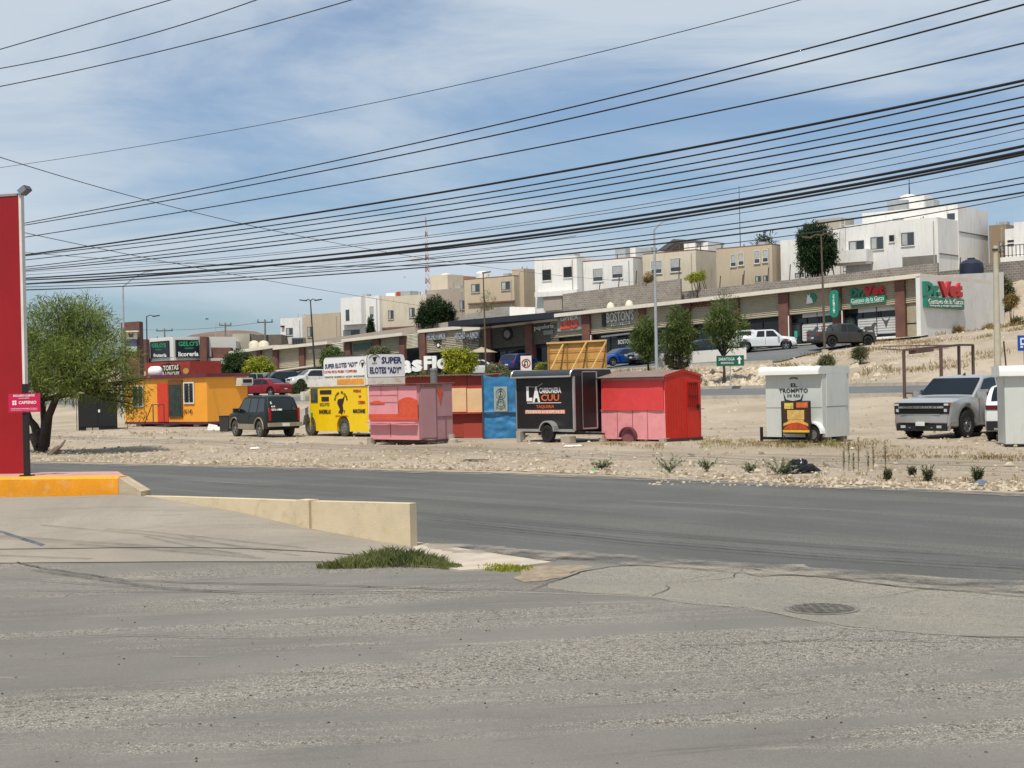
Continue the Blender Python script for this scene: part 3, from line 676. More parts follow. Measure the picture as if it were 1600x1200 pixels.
# --- canopied centre
T2, bays2, zt2, gz2 = plaza('shaded middle block of the plaza under a long dark canopy', 722, 514, 872, 497, [(771-8, 771)] if False else [(754, 766), (820, 831)], bandh=2.0, over=.2, fh=.25, band=mat('shade_ribbed', '#57534b', .7))  # sign band colour darkened to carry the shade under the canopy
b = MB(); x0, z0 = FA.y(700, 502, -5); x1, z1 = FA.y(907, 482, .1)
b._add([(x0, -5, z0-.5), (x1, .1, z1-.7), (x1, 6, z1-.7), (x0, 6, z0-.5), (x0, -5, z0), (x1, .1, z1-.1), (x1, 6, z1-.1), (x0, 6, z0)], [(0, 3, 2, 1), (4, 5, 6, 7), (0, 1, 5, 4), (1, 2, 6, 5), (2, 3, 7, 6), (3, 0, 4, 7)]); b.build('canopy', mat('navy_canopy', '#1a1e2b', .6, var=.2), T2)
b = MB()
for k in range(6): x = x0+(x1-x0)*(.12+.8*k/5); b.box(x-.12, x+.12, -2, -1.8, gz2(x), z0+(z1-z0)*(.12+.8*k/5)-.6) if False else b.box(x-.05, x+.05, -.5, -.4, zt2(x), z0+(z1-z0)*(.12+.8*k/5)-.6)
b.build('canopy_post', FRAME, T2)
x, z = FA.y(792.5, 522, -.3); b = MB(); disc(b, x, -.34, -.25, z, .62); o = b.build('round_sign', mat('near_black', '#131313', .6), T2); b = MB(); disc(b, x, -.36, -.345, z, .38); b.build('emblem', mat('grey_emblem', '#7f7d78', .6), o)
sign_on(T2, (835, 507, 865, 516), -.32, 'papeleria', mat('pale_sign', '#cfcfcb'), off=0, slope=.06)
panel_on(T2, (849, 516, 864, 523), -.32, -.25, mat('grey_emblem', '#7f7d78'), slope=.03)
# --- handmade food shop block
T3, b3, zt3, gz3 = plaza('narrow shop block with twin pale shop signs beside the dark canopy', 652, 515.5, 720, 509, [(655, 664)], bandh=2.1, over=.5)
PALEB = mat('blueish_letters', '#9aa2ad', .5)
for r_ in ((668, 520, 696, 531), (711, 519, 749, 531)):
    sign_on(T3, r_, -.32, 'HECHO', PALEB) if False else None
sign_on(T3, (667, 521, 680, 531), -.32, 'HECHO', PALEB, slope=.03); sign_on(T3, (681, 524, 684, 528), -.32, 'con', PALEB, off=0); sign_on(T3, (685, 520, 696, 530), -.32, 'AMOR', PALEB, slope=.03)
panel_on(T3, (677, 531.5, 689, 534), -.33, -.25, mat('near_black', '#131313'))
sign_on(T2, (711, 519.5, 727, 530), -.42, 'HECHO', PALEB, slope=.03); sign_on(T2, (729, 523, 733, 527), -.42, 'con', PALEB, off=0); sign_on(T2, (734, 519, 749, 529), -.42, 'AMOR', PALEB, slope=.03)
x, z = FA.y(685, 539.5, -1.2); b = MB(); disc(b, x, -1.22, -1.12, z, .3); o = b.build('hanging_sign', mat('near_black', '#131313'), T3); b = MB(); disc(b, x, -1.24, -1.225, z, .17); b.build('emblem', WHITEP, o)
b = MB(); b.bar((x, -1.1, z), (x, .2, z), .05); b.build('bracket', FRAME, T3)
# --- left blocks
T4, b4, zt4, gz4 = plaza('plaza block with white roof edge and teal lettered sign band', 533, 530, 652-24, 519.5, [(538, 547), (582, 592), (623.5, 632)], bandh=2.1)
o = panel_on(T4, (552, 536, 580, 546.5), -.34, -.24, mat('dull_green_sign', '#3c5a4c', .6), slope=.05)
T5, b5, zt5, gz5 = plaza('plaza block behind the tall double headed lamp', 426, 542, 511, 533, [(426, 433.5), (467, 475), (510, 517)], bandh=2.1)
sign_on(T5, (482, 546, 501, 551), -.32, 'TATTOO', mat('pale_sign', '#cfcfcb'), off=0, slope=.03)
b = MB(); x0, z0 = FA.y(425, 579, -1.5); x1, z1 = FA.y(492, 570, -1.5); b.sbox(x0, x1, -1.5, .2, z0-.15, z0, z1-.15, z1); b.build('awning', FASC, T5)
T6, b6, zt6, gz6 = plaza('farthest plaza block with white roof edge beside the liquor shop', 357, 549, 427, 539, [(401, 407)], bandh=2.0)
sign_on(T6, (380, 556, 398, 563), -.32, '& Tools', GREENS, off=.01)
# louvre-only blocks that fill between roofs
for (a, c, yt, yb) in ((632, 653, 522, 545), (517, 537, 535, 562)):
    x0, z0 = FA.y(a, yb, -.05); x1, z1 = FA.y(c, yt, -.05)
    b = MB(); ridged(b, x0, x1, z0-.05, z1-.05, z0+.05, z1+.05, -.1, 10); par = T3 if a > 600 else T5; b.build('sign_band', mat('pale_ribbed', '#c2bba6', .5), par)
    b = MB(); b.sbox(x0, x1, .02, 12, gz(x0)-.3, z1-.1, gz(x1)-.3, z1); b.build('wall', INT, par)
    b = MB(); b.box(x0, x1, -.07, 0, gz(x0), z0-.1); b.build('shop_window', DARKG, par)
# side wall of the vet building with the big sign
WALLW = mat('white_stucco_wall', '#d8d6d2', .9, var=.05, vs=.6, dirt='#b5b0a6', da=.4, bs=.15)
sw = thing('vet_side_wall', 'big white end wall carrying the red and green vet sign', 'wall', tuple(FA.out(0, 0)), RZP)
SWX = FA.y(1437, 470, -.9)[0]+.05
def side(px, py, xv=None): return FA.x(px, py, SWX if xv is None else xv)
ye, zte = side(1568, 425); y0s, zts = side(1438, 431.5); _, zbe = side(1568, 518); _, zbs = side(1438, 528)
b = MB(); pts = [(-.9, zbs-1.2), (ye, zbe-2.5), (ye, zte), (-.9, zts)]
b.prism(pts, 'x', SWX-.35, SWX); b.build('wall', WALLW, sw)
def side_text(body, rect, m, off=0, depth=.12, parent=sw, out_=.12, slope=0):
    a = side(rect[0], rect[3])[0]; c = side(rect[2], rect[1])[0]; xm = (rect[0]+rect[2])/2; z0 = side(xm, rect[3])[1]; z1 = side(xm, rect[1])[1]; b = MB()
    b.text(body, (SWX+out_, (a+c)/2, (z0+z1)/2), c-a, abs(z1-z0), face='x', depth=depth, off=off, slope=slope); return b.build('lettering', m, parent)
side_text('Dr.', (1441, 440, 1466, 463), GREENS, .06, .22, slope=.03); side_text('Vet', (1465, 440, 1500, 465), REDS, .07, .22, slope=.03)
a = side(1442, 482)[0]; c = side(1502, 466)[0]; z0 = side(1472, 482)[1]; z1 = side(1472, 466)[1]
b = MB(); b.sbox(SWX+.003, SWX+.25, a, c, z0, z1, z0, z1); o = b.build('sign_panel', GREENS, sw)
side_text('Gustavo de la Garza', (1446, 467.5, 1500, 475.5), WHITEP, -.008, .03, o, .27, .02); side_text('Ortopedia y cirug\u00eda especializada', (1448, 476.5, 1498, 480), WHITEP, 0, .03, o, .27, .02)
# water tank behind the wall
x_, z_ = FA.y(1518, 425, 18); p = FA.out(x_, 18)
wt_ = thing('water_tank', 'dark blue plastic water tank behind the white end wall', 'water tank', (p.x, p.y, z_-.6))
b = MB(); b.lathe([(.0, 0), (1.02, 0), (1.06, .8), (1.02, 1.35), (.75, 1.6), (.35, 1.75), (.35, 1.85), (0, 1.9)], n=20); b.build('tank', mat('navy_plastic', '#1d2136', .45, var=.1), wt_, 40)
b = MB(); b.box(-.8, .8, -.8, .8, -1.5, 0); b.build('stand', ROOFG, wt_)
# --- liquor shop corner building
gl = thing('liquor_shop', 'corner liquor shop with two navy signs on white boxes and brick pillars', 'building', (0, 0, 0))
DG = 172.0
def gpt(px, py, d): return W(px, py, d)
def slab(b, px0, px1, pyt0, pyt1, pyb0, pyb1, d0, d1, th):
    """upright slab between two photo columns at depths d0, d1 with real thickness th"""
    A0, A1 = W(px0, pyt0, d0), W(px1, pyt1, d1); B0, B1 = W(px0, pyb0, d0), W(px1, pyb1, d1)
    n = (A1-A0); n.z = 0; n.normalize(); n = Vector((-n.y, n.x, 0))*th
    A0.x, A0.y = B0.x, B0.y; A1.x, A1.y = B1.x, B1.y
    b._add([B0, B1, B1+n, B0+n, A0, A1, A1+n, A0+n], [(0, 3, 2, 1), (4, 5, 6, 7), (0, 1, 5, 4), (1, 2, 6, 5), (2, 3, 7, 6), (3, 0, 4, 7)])
WB = mat('white_box', '#d9d6ce', .7, var=.03); NAVY = mat('navy_panel', '#0b1826', .5)
b = MB(); slab(b, 233, 271, 530.5, 526, 560, 558, 174, 169, 8); slab(b, 271.5, 313, 526, 526, 563, 562.5, 169, 171, 8); b.build('sign_box', WB, gl)
b = MB(); slab(b, 235, 263.5, 534.5, 532, 560, 558, 173.4, 169.6, .3); o1 = b.build('sign_panel', NAVY, gl)
b = MB(); slab(b, 276, 311, 531, 531, 558, 558.5, 168.9, 170.6, .3); o2 = b.build('sign_panel', NAVY, gl)
def txt_world(body, rect, d, m, parent, off=0, depth=.08):
    A, B = W(rect[0], rect[3], d), W(rect[2], rect[1], d); b = MB(); b.text(body, ((A.x+B.x)/2, d, (A.z+B.z)/2), B.x-A.x, B.z-A.z, depth=depth, off=off); return b.build('lettering', m, parent)
LGR = mat('green_letters', '#1f8f5a', .5)
txt_world("GELO'S", (237, 536, 259, 543), 168.8, LGR, o1, .02); txt_world('market', (243, 545, 252, 547.5), 168.8, LGR, o1); txt_world('fruter\u00eda', (240, 552, 260, 558), 168.8, WHITEP, o1, .02)
txt_world("GELO'S", (279, 533, 310, 541), 168.2, LGR, o2, .02); txt_world('market', (289, 542, 302, 545.5), 168.2, LGR, o2); txt_world('licorer\u00eda', (279, 549, 310, 557), 168.2, WHITEP, o2, .02)
b = MB(); slab(b, 224, 232.5, 530, 530, 580, 580, 173.5, 173.5, 4); b.build('brick_pillar', BRICK, gl)
b = MB(); slab(b, 313.5, 324, 526, 526, 600, 600, 170.2, 170.2, 6); b.build('brick_pillar', BRICK, gl)
b = MB(); slab(b, 324.5, 360, 543, 543, 560, 559, 172, 172, 6); slab(b, 262, 278, 559, 559, 620, 620, 172, 172, 3); b.build('wall', BRICK, gl)
b = MB(); slab(b, 324.5, 362, 559.5, 559.5, 569, 569, 171, 171, 6); b.build('awning', mat('grey_awning', '#b3b2ac', .7), gl)
b = MB(); slab(b, 232, 262, 561, 561, 625, 625, 174.5, 174.5, 2); slab(b, 278.5, 313, 563.5, 563.5, 625, 625, 172.6, 172.6, 2); slab(b, 324.5, 362, 569.5, 569.5, 625, 625, 174, 174, 2); b.build('shop_window', DARKG, gl)
b = MB(); slab(b, 270, 440, 560, 545, 620, 618, 178, 178, 10); b.build('rear_wall', INT, gl)
# brick totem
tt = thing('plaza_totem', 'brown brick totem tower with stacked shop panels behind the mesquite', 'sign tower', tuple(W(206, 620, 150).xy)+(1.0,))
off = Vector(tt.location)
b = MB(); slab(b, 191.5, 220, 504, 502, 625, 625, 150, 150, 1.6); b.v = [tuple(Vector(v)-off) for v in b.v]; b.build('tower', BRICK, tt)
for (y0, y1, m_) in ((520, 530, mat('white_box', '')), (530.2, 541, mat('purple_panel', '#4a4470', .5)), (541.2, 549, mat('pale_green_panel', '#a6b5a4', .5))) if False else ((520, 530, WB), (530.2, 541, mat('purple_panel', '#4a4470', .5)), (541.2, 549, mat('pale_green_panel', '#a6b5a4', .5))):
    b = MB(); slab(b, 197, 214, y0, y0, y1, y1, 149.7, 149.7, .25); b.v = [tuple(Vector(v)-off) for v in b.v]; o = b.build('sign_panel', m_, tt)
    if y0 == 520:
        b = MB(); c_ = W(204, 523.5, 149.6)-off; b.prism([(c_.x-.28, c_.z+.22), (c_.x-.1, c_.z-.2), (c_.x+.2, c_.z-.2), (c_.x+.3, c_.z+.22), (c_.x, c_.z)], 'y', c_.y, c_.y+.05); b.build('emblem', mat('near_black', '#131313'), o)
b = MB(); slab(b, 188, 216, 517, 516.4, 519, 518.4, 149.2, 149.2, .5); b.v = [tuple(Vector(v)-off) for v in b.v]; b.build('ledge', FASC, tt)
# red sandwich stand sign
rs = thing('sandwich_stand', 'dark red sandwich stand with a black and white lettered board above the yellow cabin', 'food stand', tuple(W(262, 620, 100).xy)+(.6,))
off = Vector(rs.location); b = MB(); slab(b, 229, 298, 567, 564, 642, 640, 104, 100, 2.5); b.v = [tuple(Vector(v)-off) for v in b.v]; b.build('cabin', mat('dull_red_paint', '#8e2c22', .7, var=.12, vs=2, dirt='#5e1f19', da=.3), rs)
b = MB(); bl = Vector(W(267, 578, 99.9))-off
pts = [(-.62, .35), (-.35, .42), (-.1, .5), (.0, .4), (.35, .42), (.62, .3), (.6, .0), (.72, -.3), (.68, -.75), (-.6, -.75), (-.62, -.3), (-.7, .0)]
b.prism([(bl.x+p[0], bl.z+p[1]) for p in pts], 'y', bl.y, bl.y+.08); o = b.build('sign_board', mat('near_black', '#131313'), rs)
b = MB(); b.text('TORTAS', (bl.x, bl.y-.02, bl.z+.15), 1.05, .36, off=.03, slope=.06); b.text('& LONCHES', (bl.x, bl.y-.02, bl.z-.3), 1.15, .38, off=.02); b.build('lettering', mat('cream_letters', '#cfc6b4', .6), o)
b = MB(); e_ = Vector(W(291, 579.5, 100.1))-off; disc(b, e_.x, e_.y-.12, e_.y-.05, e_.z, .2); b.build('round_sign', mat('mustard', '#a58542', .6), rs)
# white propane tank behind the cabin
pt = thing('propane_tank', 'white horizontal propane tank on the roof of the yellow cabin', 'gas tank', tuple(W(243, 591, 86)))
b = MB(); q = pt.location
b.lathe([(0, -.4), (.2, -.38), (.31, -.25), (.33, 0), (.31, .25), (.2, .38), (0, .4)], c=(0, 0, .38), ax='x', n=18); b.build('tank', mat('tank_white', '#eceae6', .4), pt, 50)
b = MB(); b.box(-.25, -.17, -.2, .2, 0, .1); b.box(.17, .25, -.2, .2, 0, .1); b.build('cradle', mat('tank_white', ''), pt)
# ------------------------------------------------------------------ houses on the slope behind the plaza
WG = glassy('house_glass', '#3a4148', .12); WFR = mat('alu_frame', '#6f6f6c', .5); WFW = mat('white_frame', '#d8d6d0', .5); WCL = mat('curtain', '#a7a9a6', .7)
def stucco(n, c, d='#9d9284'): return mat('stucco_'+n, c, .92, var=.04, vs=.5, dirt=d, da=.6, bs=.1, streak=True)
ST_W = stucco('white', '#dedcd7', '#b3ada3'); ST_C = stucco('cream', '#cabfaa'); ST_B = stucco('beige', '#b8a991'); ST_T = stucco('tan', '#a3978a'); ST_G = stucco('grey', '#a39b8c'); ST_GS = stucco('side', '#b8b1a4')
ROOFE = mat('tile_edge', '#7d5243', .8)
def house(label, v0, pxl, pxr, pyr, wall, windows=(), pxs=None, depth=9, sidew=None, edge=False, style='plain', zbot=None, extras=()):
    """front plane v0 (photo columns pxl..pxr, roof height read at pxr), side to column pxs"""
    xl, _ = FA.y(pxl, pyr, v0); xr, zt = FA.y(pxr, pyr, v0)
    if pxs: depth = max(3, FA.x(pxs, pyr, xr)[0]-v0)
    cx = (xl+xr)/2; P = FA.out(cx, v0); zb = terr(P.x, P.y, False)-3 if zbot is None else zbot
    t = thing('house', label, 'house', (P.x, P.y, zb), RZP)
    X = lambda x: x-cx
    b = MB(); b.box(X(xl), X(xr), 0, depth, 0, zt-zb); b.build('wall', wall, t)
    b = MB(); h = zt-zb
    b.box(X(xl)-.0, X(xr)+.0, 0, .2, h+.003, h+.12); b.box(X(xr)-.2, X(xr), .2, depth, h+.003, h+.12); b.box(X(xl), X(xl)+.2, .2, depth, h+.003, h+.12)
    b.build('parapet', wall if not edge else ROOFE, t)
    rq = random.Random(int(pxl)); q = MB(); xq = X(xr)-.35-rq.random()*.4; q.tube([(xq, -.05, 0), (xq, -.05, h-.3), (xq, .1, h-.15)], .05, 5); q.build('downpipe', mat('pvc_grey', '#a7a196', .6), t)
    for k in range(rq.randint(1, 3)): q = MB(); xq = X(xl)+(xr-xl)*(.15+.7*rq.random()); yq = 1+3*rq.random(); q.tube([(xq, yq, h-.1), (xq, yq, h+.35+rq.random()*.4)], .05, 5); q.build('vent_pipe', FRAME if k else mat('pvc_grey', ''), t)
    if rq.random() < .6: q = MB(); xq = X(xl)+(xr-xl)*(.2+.6*rq.random()); q.box(xq-.4, xq+.4, 2.2, 3, h, h+.6); q.build('air_cooler', mat('grey_cooler', '#9fa3a3', .6), t)
    fr = Fr(tuple(t.location), RZP)
    for (a, yt, c, yb, *st) in windows:
        st = st[0] if st else 'split'
        x0, z1 = fr.y((a), (yt), 0); x1, z0 = fr.y(c, yb, 0); z1 = fr.y((a+c)/2, yt, 0)[1]; z0 = fr.y((a+c)/2, yb, 0)[1]
        q = MB(); q.box(x0, x1, -.03, -.004, z0, z1); w_ = q.build('window', FRAME if st == 'hole' else WG, t)
        f = MB(); e = .05; y0, y1 = -.06, -.035
        f.box(x0-e, x1+e, y0, y1, z0-e, z0); f.box(x0-e, x1+e, y0, y1, z1, z1+e); f.box(x0-e, x0, y0, y1, z0, z1); f.box(x1, x1+e, y0, y1, z0, z1)
        if st in ('split', 'hung'):
            if st == 'split': xm = (x0+x1)/2; f.box(xm-.03, xm+.03, y0, y1, z0, z1)
            else: zm = z0+(z1-z0)*.35; f.box(x0, x1, y0, y1, zm-.03, zm+.03)
        f.build('frame', WFW if st == 'hung' else WFR, w_)
        if st != 'hole':
            k = MB(); 
            if st == 'hung': k.box(x0+.04, x1-.04, -.034, -.031, z0+(z1-z0)*.4, z1-.03)
            else: k.box(x0+.04, x0+(x1-x0)*.45, -.034, -.031, z0+.04, z1-.04)
            k.build('curtain', WCL, w_)
        sl_ = MB(); sl_.box(x0-.1, x1+.1, -.1, -.003, z0-.13, z0-e-.004); sl_.build('sill', wall, w_)
    return t, fr, zt, depth
def on_roof_tanks(t, fr, lst):
    for (px, py, r, h, v, kind) in lst:
        x, z = fr.y(px, py, v); b = MB()
        if kind == 'dome': b.lathe([(r, -.6), (r, h*.6), (r*.8, h*.85), (r*.3, h), (0, h)], c=(x, v, z), n=16); b.build('roof_tank', mat('white_tank', '#dedbd3', .5), t, 40)
        elif kind == 'box': b.box(x-r, x+r, v-r, v+r, z-.8, z+h); b.build('cooler', mat('grey_cooler', '#9fa3a3', .6), t)
        else: b.box(x-r, x+r, v-r, v+r, z-.8, z+h); b.build('roof_room', kind, t)
# right to left
t, fr, zt_, dp = house('large white two storey house at the right with three front windows and roof tanks', 22, 1320, 1465, 341, ST_W, [(1327, 377, 1350, 391), (1361, 371, 1380, 389), (1390, 368, 1397, 377, 'hole'), (1409, 364, 1428, 383)], pxs=1496)
dL = dp
a, z1 = fr.y(1347, 343, dL); c, _ = fr.y(1496, 321, dL); _, z1 = fr.y(1496, 321, dL); d2 = fr.x(1543, 326, c)[0]-dL
b = MB(); b.box(a, c+.02, dL+.01, dL+d2, 0, z1); b.box(a, c+.02, dL+.01, dL+.2, z1+.002, z1+.12); b.build('upper_block', ST_W, t)
x0, zA = fr.y(1480, 334, dL); x1, zB = fr.y(1492, 343, dL); q = MB(); q.box(x0, x1, dL-.03, dL+.005, zB, zA); q.build('window', WG, t)
x0, zA = fr.y(1300, 393, -1.5); x1, zB = fr.y(1354, 408, -1.5); b = MB(); b.box(x0, x1, -1.5, -.003, zB, zA); b.box(x0+.15, x1-.15, -1.3, -.05, zB-.2, zB-.002); b.build('balcony', ST_W, t)
xs0, zz = fr.x(1465, 396, fr.y(1465, 396, 0)[0]); XR = fr.y(1465, 341, 0)[0]
b = MB(); b.box(XR+.003, XR+.06, .2, dL-.1, zz-.05, zz+.05); b.build('moulding', ROOFG, t)
b = MB(); b.box(XR+.02+(c-XR), XR+.08+(c-XR), dL+.2, dL+d2-.2, zz+2.3, zz+2.4); b.build('moulding', ROOFG, t)
x0, zA = fr.y(1410, 402, -.02); x1, _ = fr.y(1464, 402, -.02); b = MB(); b.box(x0, x1, -.04, -.003, zA-1.5, zA); b.build('shade_panel', mat('shadow_grey', '#77736b', .9), t)  # flat grey sheet on the wall, painted as the shade below the overhang
on_roof_tanks(t, fr, [(1420, 318, .95, .9, dL+2, 'dome'), (1437, 319, .9, .8, dL+2.4, ST_W), (1408, 327, 1.0, .8, dL+1.5, 'box'), (1453, 323, .7, .6, dL+2.6, 'box')])
x, z = fr.y(1421, 305, dL+2); b = MB(); b.tube([(x, dL+2, z-.4), (x, dL+2, z+1.6)], [.09, .03], 6); b.build('antenna', FRAME, t)
b = MB()
x, z = fr.y(1317, 380, -.3)
for s_ in (-.25, .25): b.bar((x+s_, -.3, z-2), (x+s_, -.3, z+2.4), .05)
for k in range(9): b.bar((x-.25, -.3, z-1.8+k*.45), (x+.25, -.3, z-1.8+k*.45), .04)
b.build('ladder', WFW, t)
t, fr, zt_, dp = house('white stuccoed wing of the big house behind the dark tree', 23, 1287, 1320, 357, ST_W, [(1302, 374, 1308, 392)])
on_roof_tanks(t, fr, [(1305, 357, 1.4, .9, 3, ST_G)])
t, fr, zt_, dp = house('narrow plain white house left of the dark tree', 21, 1219, 1262, 374, ST_W, [(1243, 427, 1256, 433)], depth=8)
t, fr, zt_, dp = house('beige two storey house with four tall upper windows', 20, 1119, 1206, 382.5, ST_B, [(1142, 398, 1150, 416, 'hung'), (1154, 396, 1162, 414, 'hung'), (1179, 392, 1187, 411, 'hung'), (1192, 391, 1200, 409, 'hung'), (1181, 432, 1189, 440), (1193, 431, 1201, 439)], pxs=1219, edge=True)
t, fr, zt_, dp = house('cream house topped by a slatted solar canopy', 20, 1004, 1087, 391, ST_C, [(1018, 408, 1034, 427, 'hung'), (1048, 404, 1064, 424, 'hung')], pxs=1119, edge=True)
on_roof_tanks(t, fr, [(1083, 386, .7, .35, 3, ST_W), (1100, 386, 1.3, .35, 4, ST_W), (1112, 387, .9, .3, 5, 'box'), (1015, 396, .6, .6, 2, 'box')])
b = MB(); out_ = [fr.y(px, py, 2.5) for px, py in ((1026, 392), (1040, 389.5), (1054, 379), (1096, 379), (1098, 376), (1052, 373.5))]
b.prism(out_, 'y', 2.5, 7); 
for px in (1040, 1062, 1080, 1094): q = fr.y(px, 380 if px > 1050 else 389, 2.6); b.bar((q[0], 2.6, q[1]-1.6), (q[0], 2.6, q[1]), .07); b.bar((q[0], 6.8, q[1]-1.6), (q[0], 6.8, q[1]), .07)
q0, q1 = fr.y(1044, 392, 2.6), fr.y(1062, 380, 2.6); b.bar((q0[0], 2.6, q0[1]), (q1[0], 2.6, q1[1]), .06); q0, q1 = fr.y(1080, 392, 2.6), fr.y(1094, 380, 2.6); b.bar((q0[0], 2.6, q0[1]), (q1[0], 2.6, q1[1]), .06)
b.build('solar_canopy', mat('panel_grey', '#5a5c5e', .5, .3), t)
t, fr, zt_, dp = house('small white house with two white framed windows above the block wall', 20, 911, 989, 403, ST_W, [(927, 420, 942, 439, 'hung'), (957, 415.5, 973, 434, 'hung')], pxs=1004, edge=True)
on_roof_tanks(t, fr, [(975, 397, .7, .7, 3, 'box'), (990, 398, .8, .7, 4, ST_W)])
t, fr, zt_, dp = house('tall white cube house with two square dark windows', 19, 835, 901, 401, ST_W, [(848, 422, 861, 437.5, 'hole'), (881, 417.5, 894, 433, 'hole')], pxs=912)
x0, z1 = fr.y(849, 462, -.4); x1, z0 = fr.y(878, 484, -.4); b = MB(); b.box(x0, x1, -.4, -.35, z0, z1); b.build('garage_recess', ST_T, t)
x0, z1 = fr.y(836, 457, -.5); x1, z0 = fr.y(902, 460, -.5); b = MB(); b.box(x0, x1, -.6, -.003, z0, z1); b.build('ledge', ST_W, t)
t, fr, zt_, dp = house('plain tan stair tower beside the bay windowed house', 19.5, 800, 818, 421, ST_B, [], pxs=834)
t, fr, zt_, dp = house('beige house with a projecting upper storey and two square windows', 18.5, 725, 803, 431.5, ST_B, [(737, 444.5, 749.5, 456), (784, 440.5, 797, 452.5)], depth=7, edge=True)
x0, z1 = fr.y(731, 474, -.2); x1, z0 = fr.y(803, 468, -.2); b = MB(); b.box(x0, x1, -.25, -.003, z1-.15, z1); b.build('ledge', ROOFE, t)
on_roof_tanks(t, fr, [(754, 433, .8, .7, 4, 'dome')])
t, fr, zt_, dp = house('grey beige blank house wall with one small window beside the round tree', 24, 667, 725, 451, ST_T, [(719, 470, 727, 483)], depth=6)
on_roof_tanks(t, fr, [(698, 444, 1.5, 1.1, 5, ST_C), (697, 436, .8, .7, 5, 'dome'), (714, 448, 2.2, 1.2, 8, mat('pink_wall', '#b98878', .8))])
t, fr, zt_, dp = house('wide beige house with two small upper windows and flat roof', 22, 593, 666, 461, ST_C, [(607, 485.5, 615, 498), (640, 481.5, 648, 495)], depth=8)
on_roof_tanks(t, fr, [(630, 462, .6, .5, 3, mat('red_tank', '#a8432f', .6)), (640, 461, .8, .45, 3, 'box'), (617, 462.5, .8, .35, 3, ST_W)])
x0, z1 = fr.y(596, 512, -.1); x1, z0 = fr.y(662, 503, -.1); b = MB(); b.box(x0, x1, -.12, -.003, z1-.2, z1); b.build('ledge', ROOFE, t)
t, fr, zt_, dp = house('weathered white house with two narrow windows and a wide lower window', 21.5, 532, 592.5, 463, ST_W, [(540, 484, 546, 501, 'hung'), (578, 479, 584, 496.5, 'hung'), (537, 516, 562, 527)], depth=8)
x0, z1 = fr.y(532, 467, -.8); x1, z0 = fr.y(565, 506, -.8); b = MB(); b.box(x0, x1, -.8, -.003, z0, z1+.1); bo = b.build('bay', ST_W, t)
q = MB(); xw0, zw1 = fr.y(540, 484, -.82); xw1, zw0 = fr.y(546, 501, -.82); q.box(xw0, xw1, -.83, -.803, zw0, zw1); q.build('window', WG, t)
t, fr, zt_, dp = house('beige flat roofed house left of the weathered white one', 22, 472, 531.5, 489.5, ST_B, [(481, 511, 489, 526)], depth=8)
t, fr, zt_, dp = house('leftmost white house on the slope with one small window', 21.5, 438, 472, 497, ST_W, [(447.5, 513, 457.5, 523)], depth=8)
b = MB(); x, z = fr.y(441, 510, -.2); b.box(x-.25, x+.25, -.3, -.003, z-.1, z+.1); b.build('vent_box', FRAME, t)
# houses at the far right edge
t, fr, zt_, dp = house('brown stuccoed house just right of the big white house', 32, 1545, 1572, 352, stucco('brown', '#8c7862'), [(1562, 378, 1568, 390)], depth=8)
t, fr, zt_, dp = house('white balconied house at the right edge of the view', 30, 1584, 1625, 346, ST_W, [(1575, 376, 1585, 378.5, 'hole')][:0], depth=8)
x0, z1 = fr.y(1570, 358, .5); x1, z0 = fr.y(1586, 410, .5); b = MB(); b.box(x0, x1, .5, 6, 0, z1); b.build('wing', ST_W, t)
for yy in (375.5, 381.5):
    xa, za = fr.y(1574, yy, .46); xb_, zb_ = fr.y(1584, yy+2.2, .46); b = MB(); b.box(xa, xb_, .46, .497, zb_, za); b.build('window', FRAME, t)
x0, z1 = fr.y(1563, 402.5, -2); x1, z0 = fr.y(1600, 406, -2); b = MB(); b.box(x0, x1, -2, .45, z0-.05, z1); o = b.build('balcony', ST_W, t)
b = MB(); 
for k in range(7): x = x0+(x1-x0)*k/6; b.bar((x, -1.95, z1), (x, -1.95, z1+1.1), .06)
b.bar((x0, -1.95, z1+1.1), (x1, -1.95, z1+1.1), .07); b.bar((x0, -1.95, z1+.15), (x1, -1.95, z1+.15), .05); b.build('railing', FRAME, o)
# retaining block walls
BLOCK = brick('grey_block', '#8a837b', '#756d66', '#a39a90', .42, .22, .02, var=.3)
def bwall(label, v, pxl, pyl, pxr, pyr, zb, th=.25, m=BLOCK, posts=()):
    xl, zl = FA.y(pxl, pyl, v); xr, zr = FA.y(pxr, pyr, v)
    t = thing('block_wall', label, 'wall', tuple(FA.out(xl, v)), RZP)
    b = MB(); b.sbox(0, xr-xl, 0, th, zb, zl, zb, zr); b.build('wall', m, t)
    if posts:
        b = None
        for px, py0, py1 in posts:
            xa, za = FA.y(px, py0, v); zt0 = zl+(zr-zl)*(xa-xl)/(xr-xl); b = MB(); b.bar((xa-xl, .1, zt0-.2), (xa-xl+.15, .1, za), .07); b.build('fence_post', mat('rusty_post', '#4c3a30', .8), t)
    return t
bwall('grey block retaining wall below the small white house', 15, 879, 459.5, 1063, 435.5, 4, posts=[(935, 441, 0), (965, 430, 0), (992, 423, 0), (1059, 405, 0)])
bwall('stepped grey block wall below the beige house with four windows', 16, 1063.5, 456, 1298, 430, 4, posts=[(1123, 431, 0), (1160, 423, 0), (1198, 418, 0), (1232, 413, 0), (1158, 429, 0)])
bwall('darker block wall directly above the vet shop roof', 15.5, 1290, 431, 1465, 410.5, 5)
bwall('low block wall behind the navy water tank', 18.5, 1447, 427, 1532, 417, 6, posts=[(1498, 402, 0)])
bwall('tall block wall above the earth bank at the right edge', 21, 1532, 413, 1640, 403, 6)
bwall('pale grey block wall behind the dark canopy', 15, 718, 493, 796, 479, 3, m=brick('pale_block', '#8f8c86', '#83807a', '#9c9890', .42, .22, .02, var=.2))
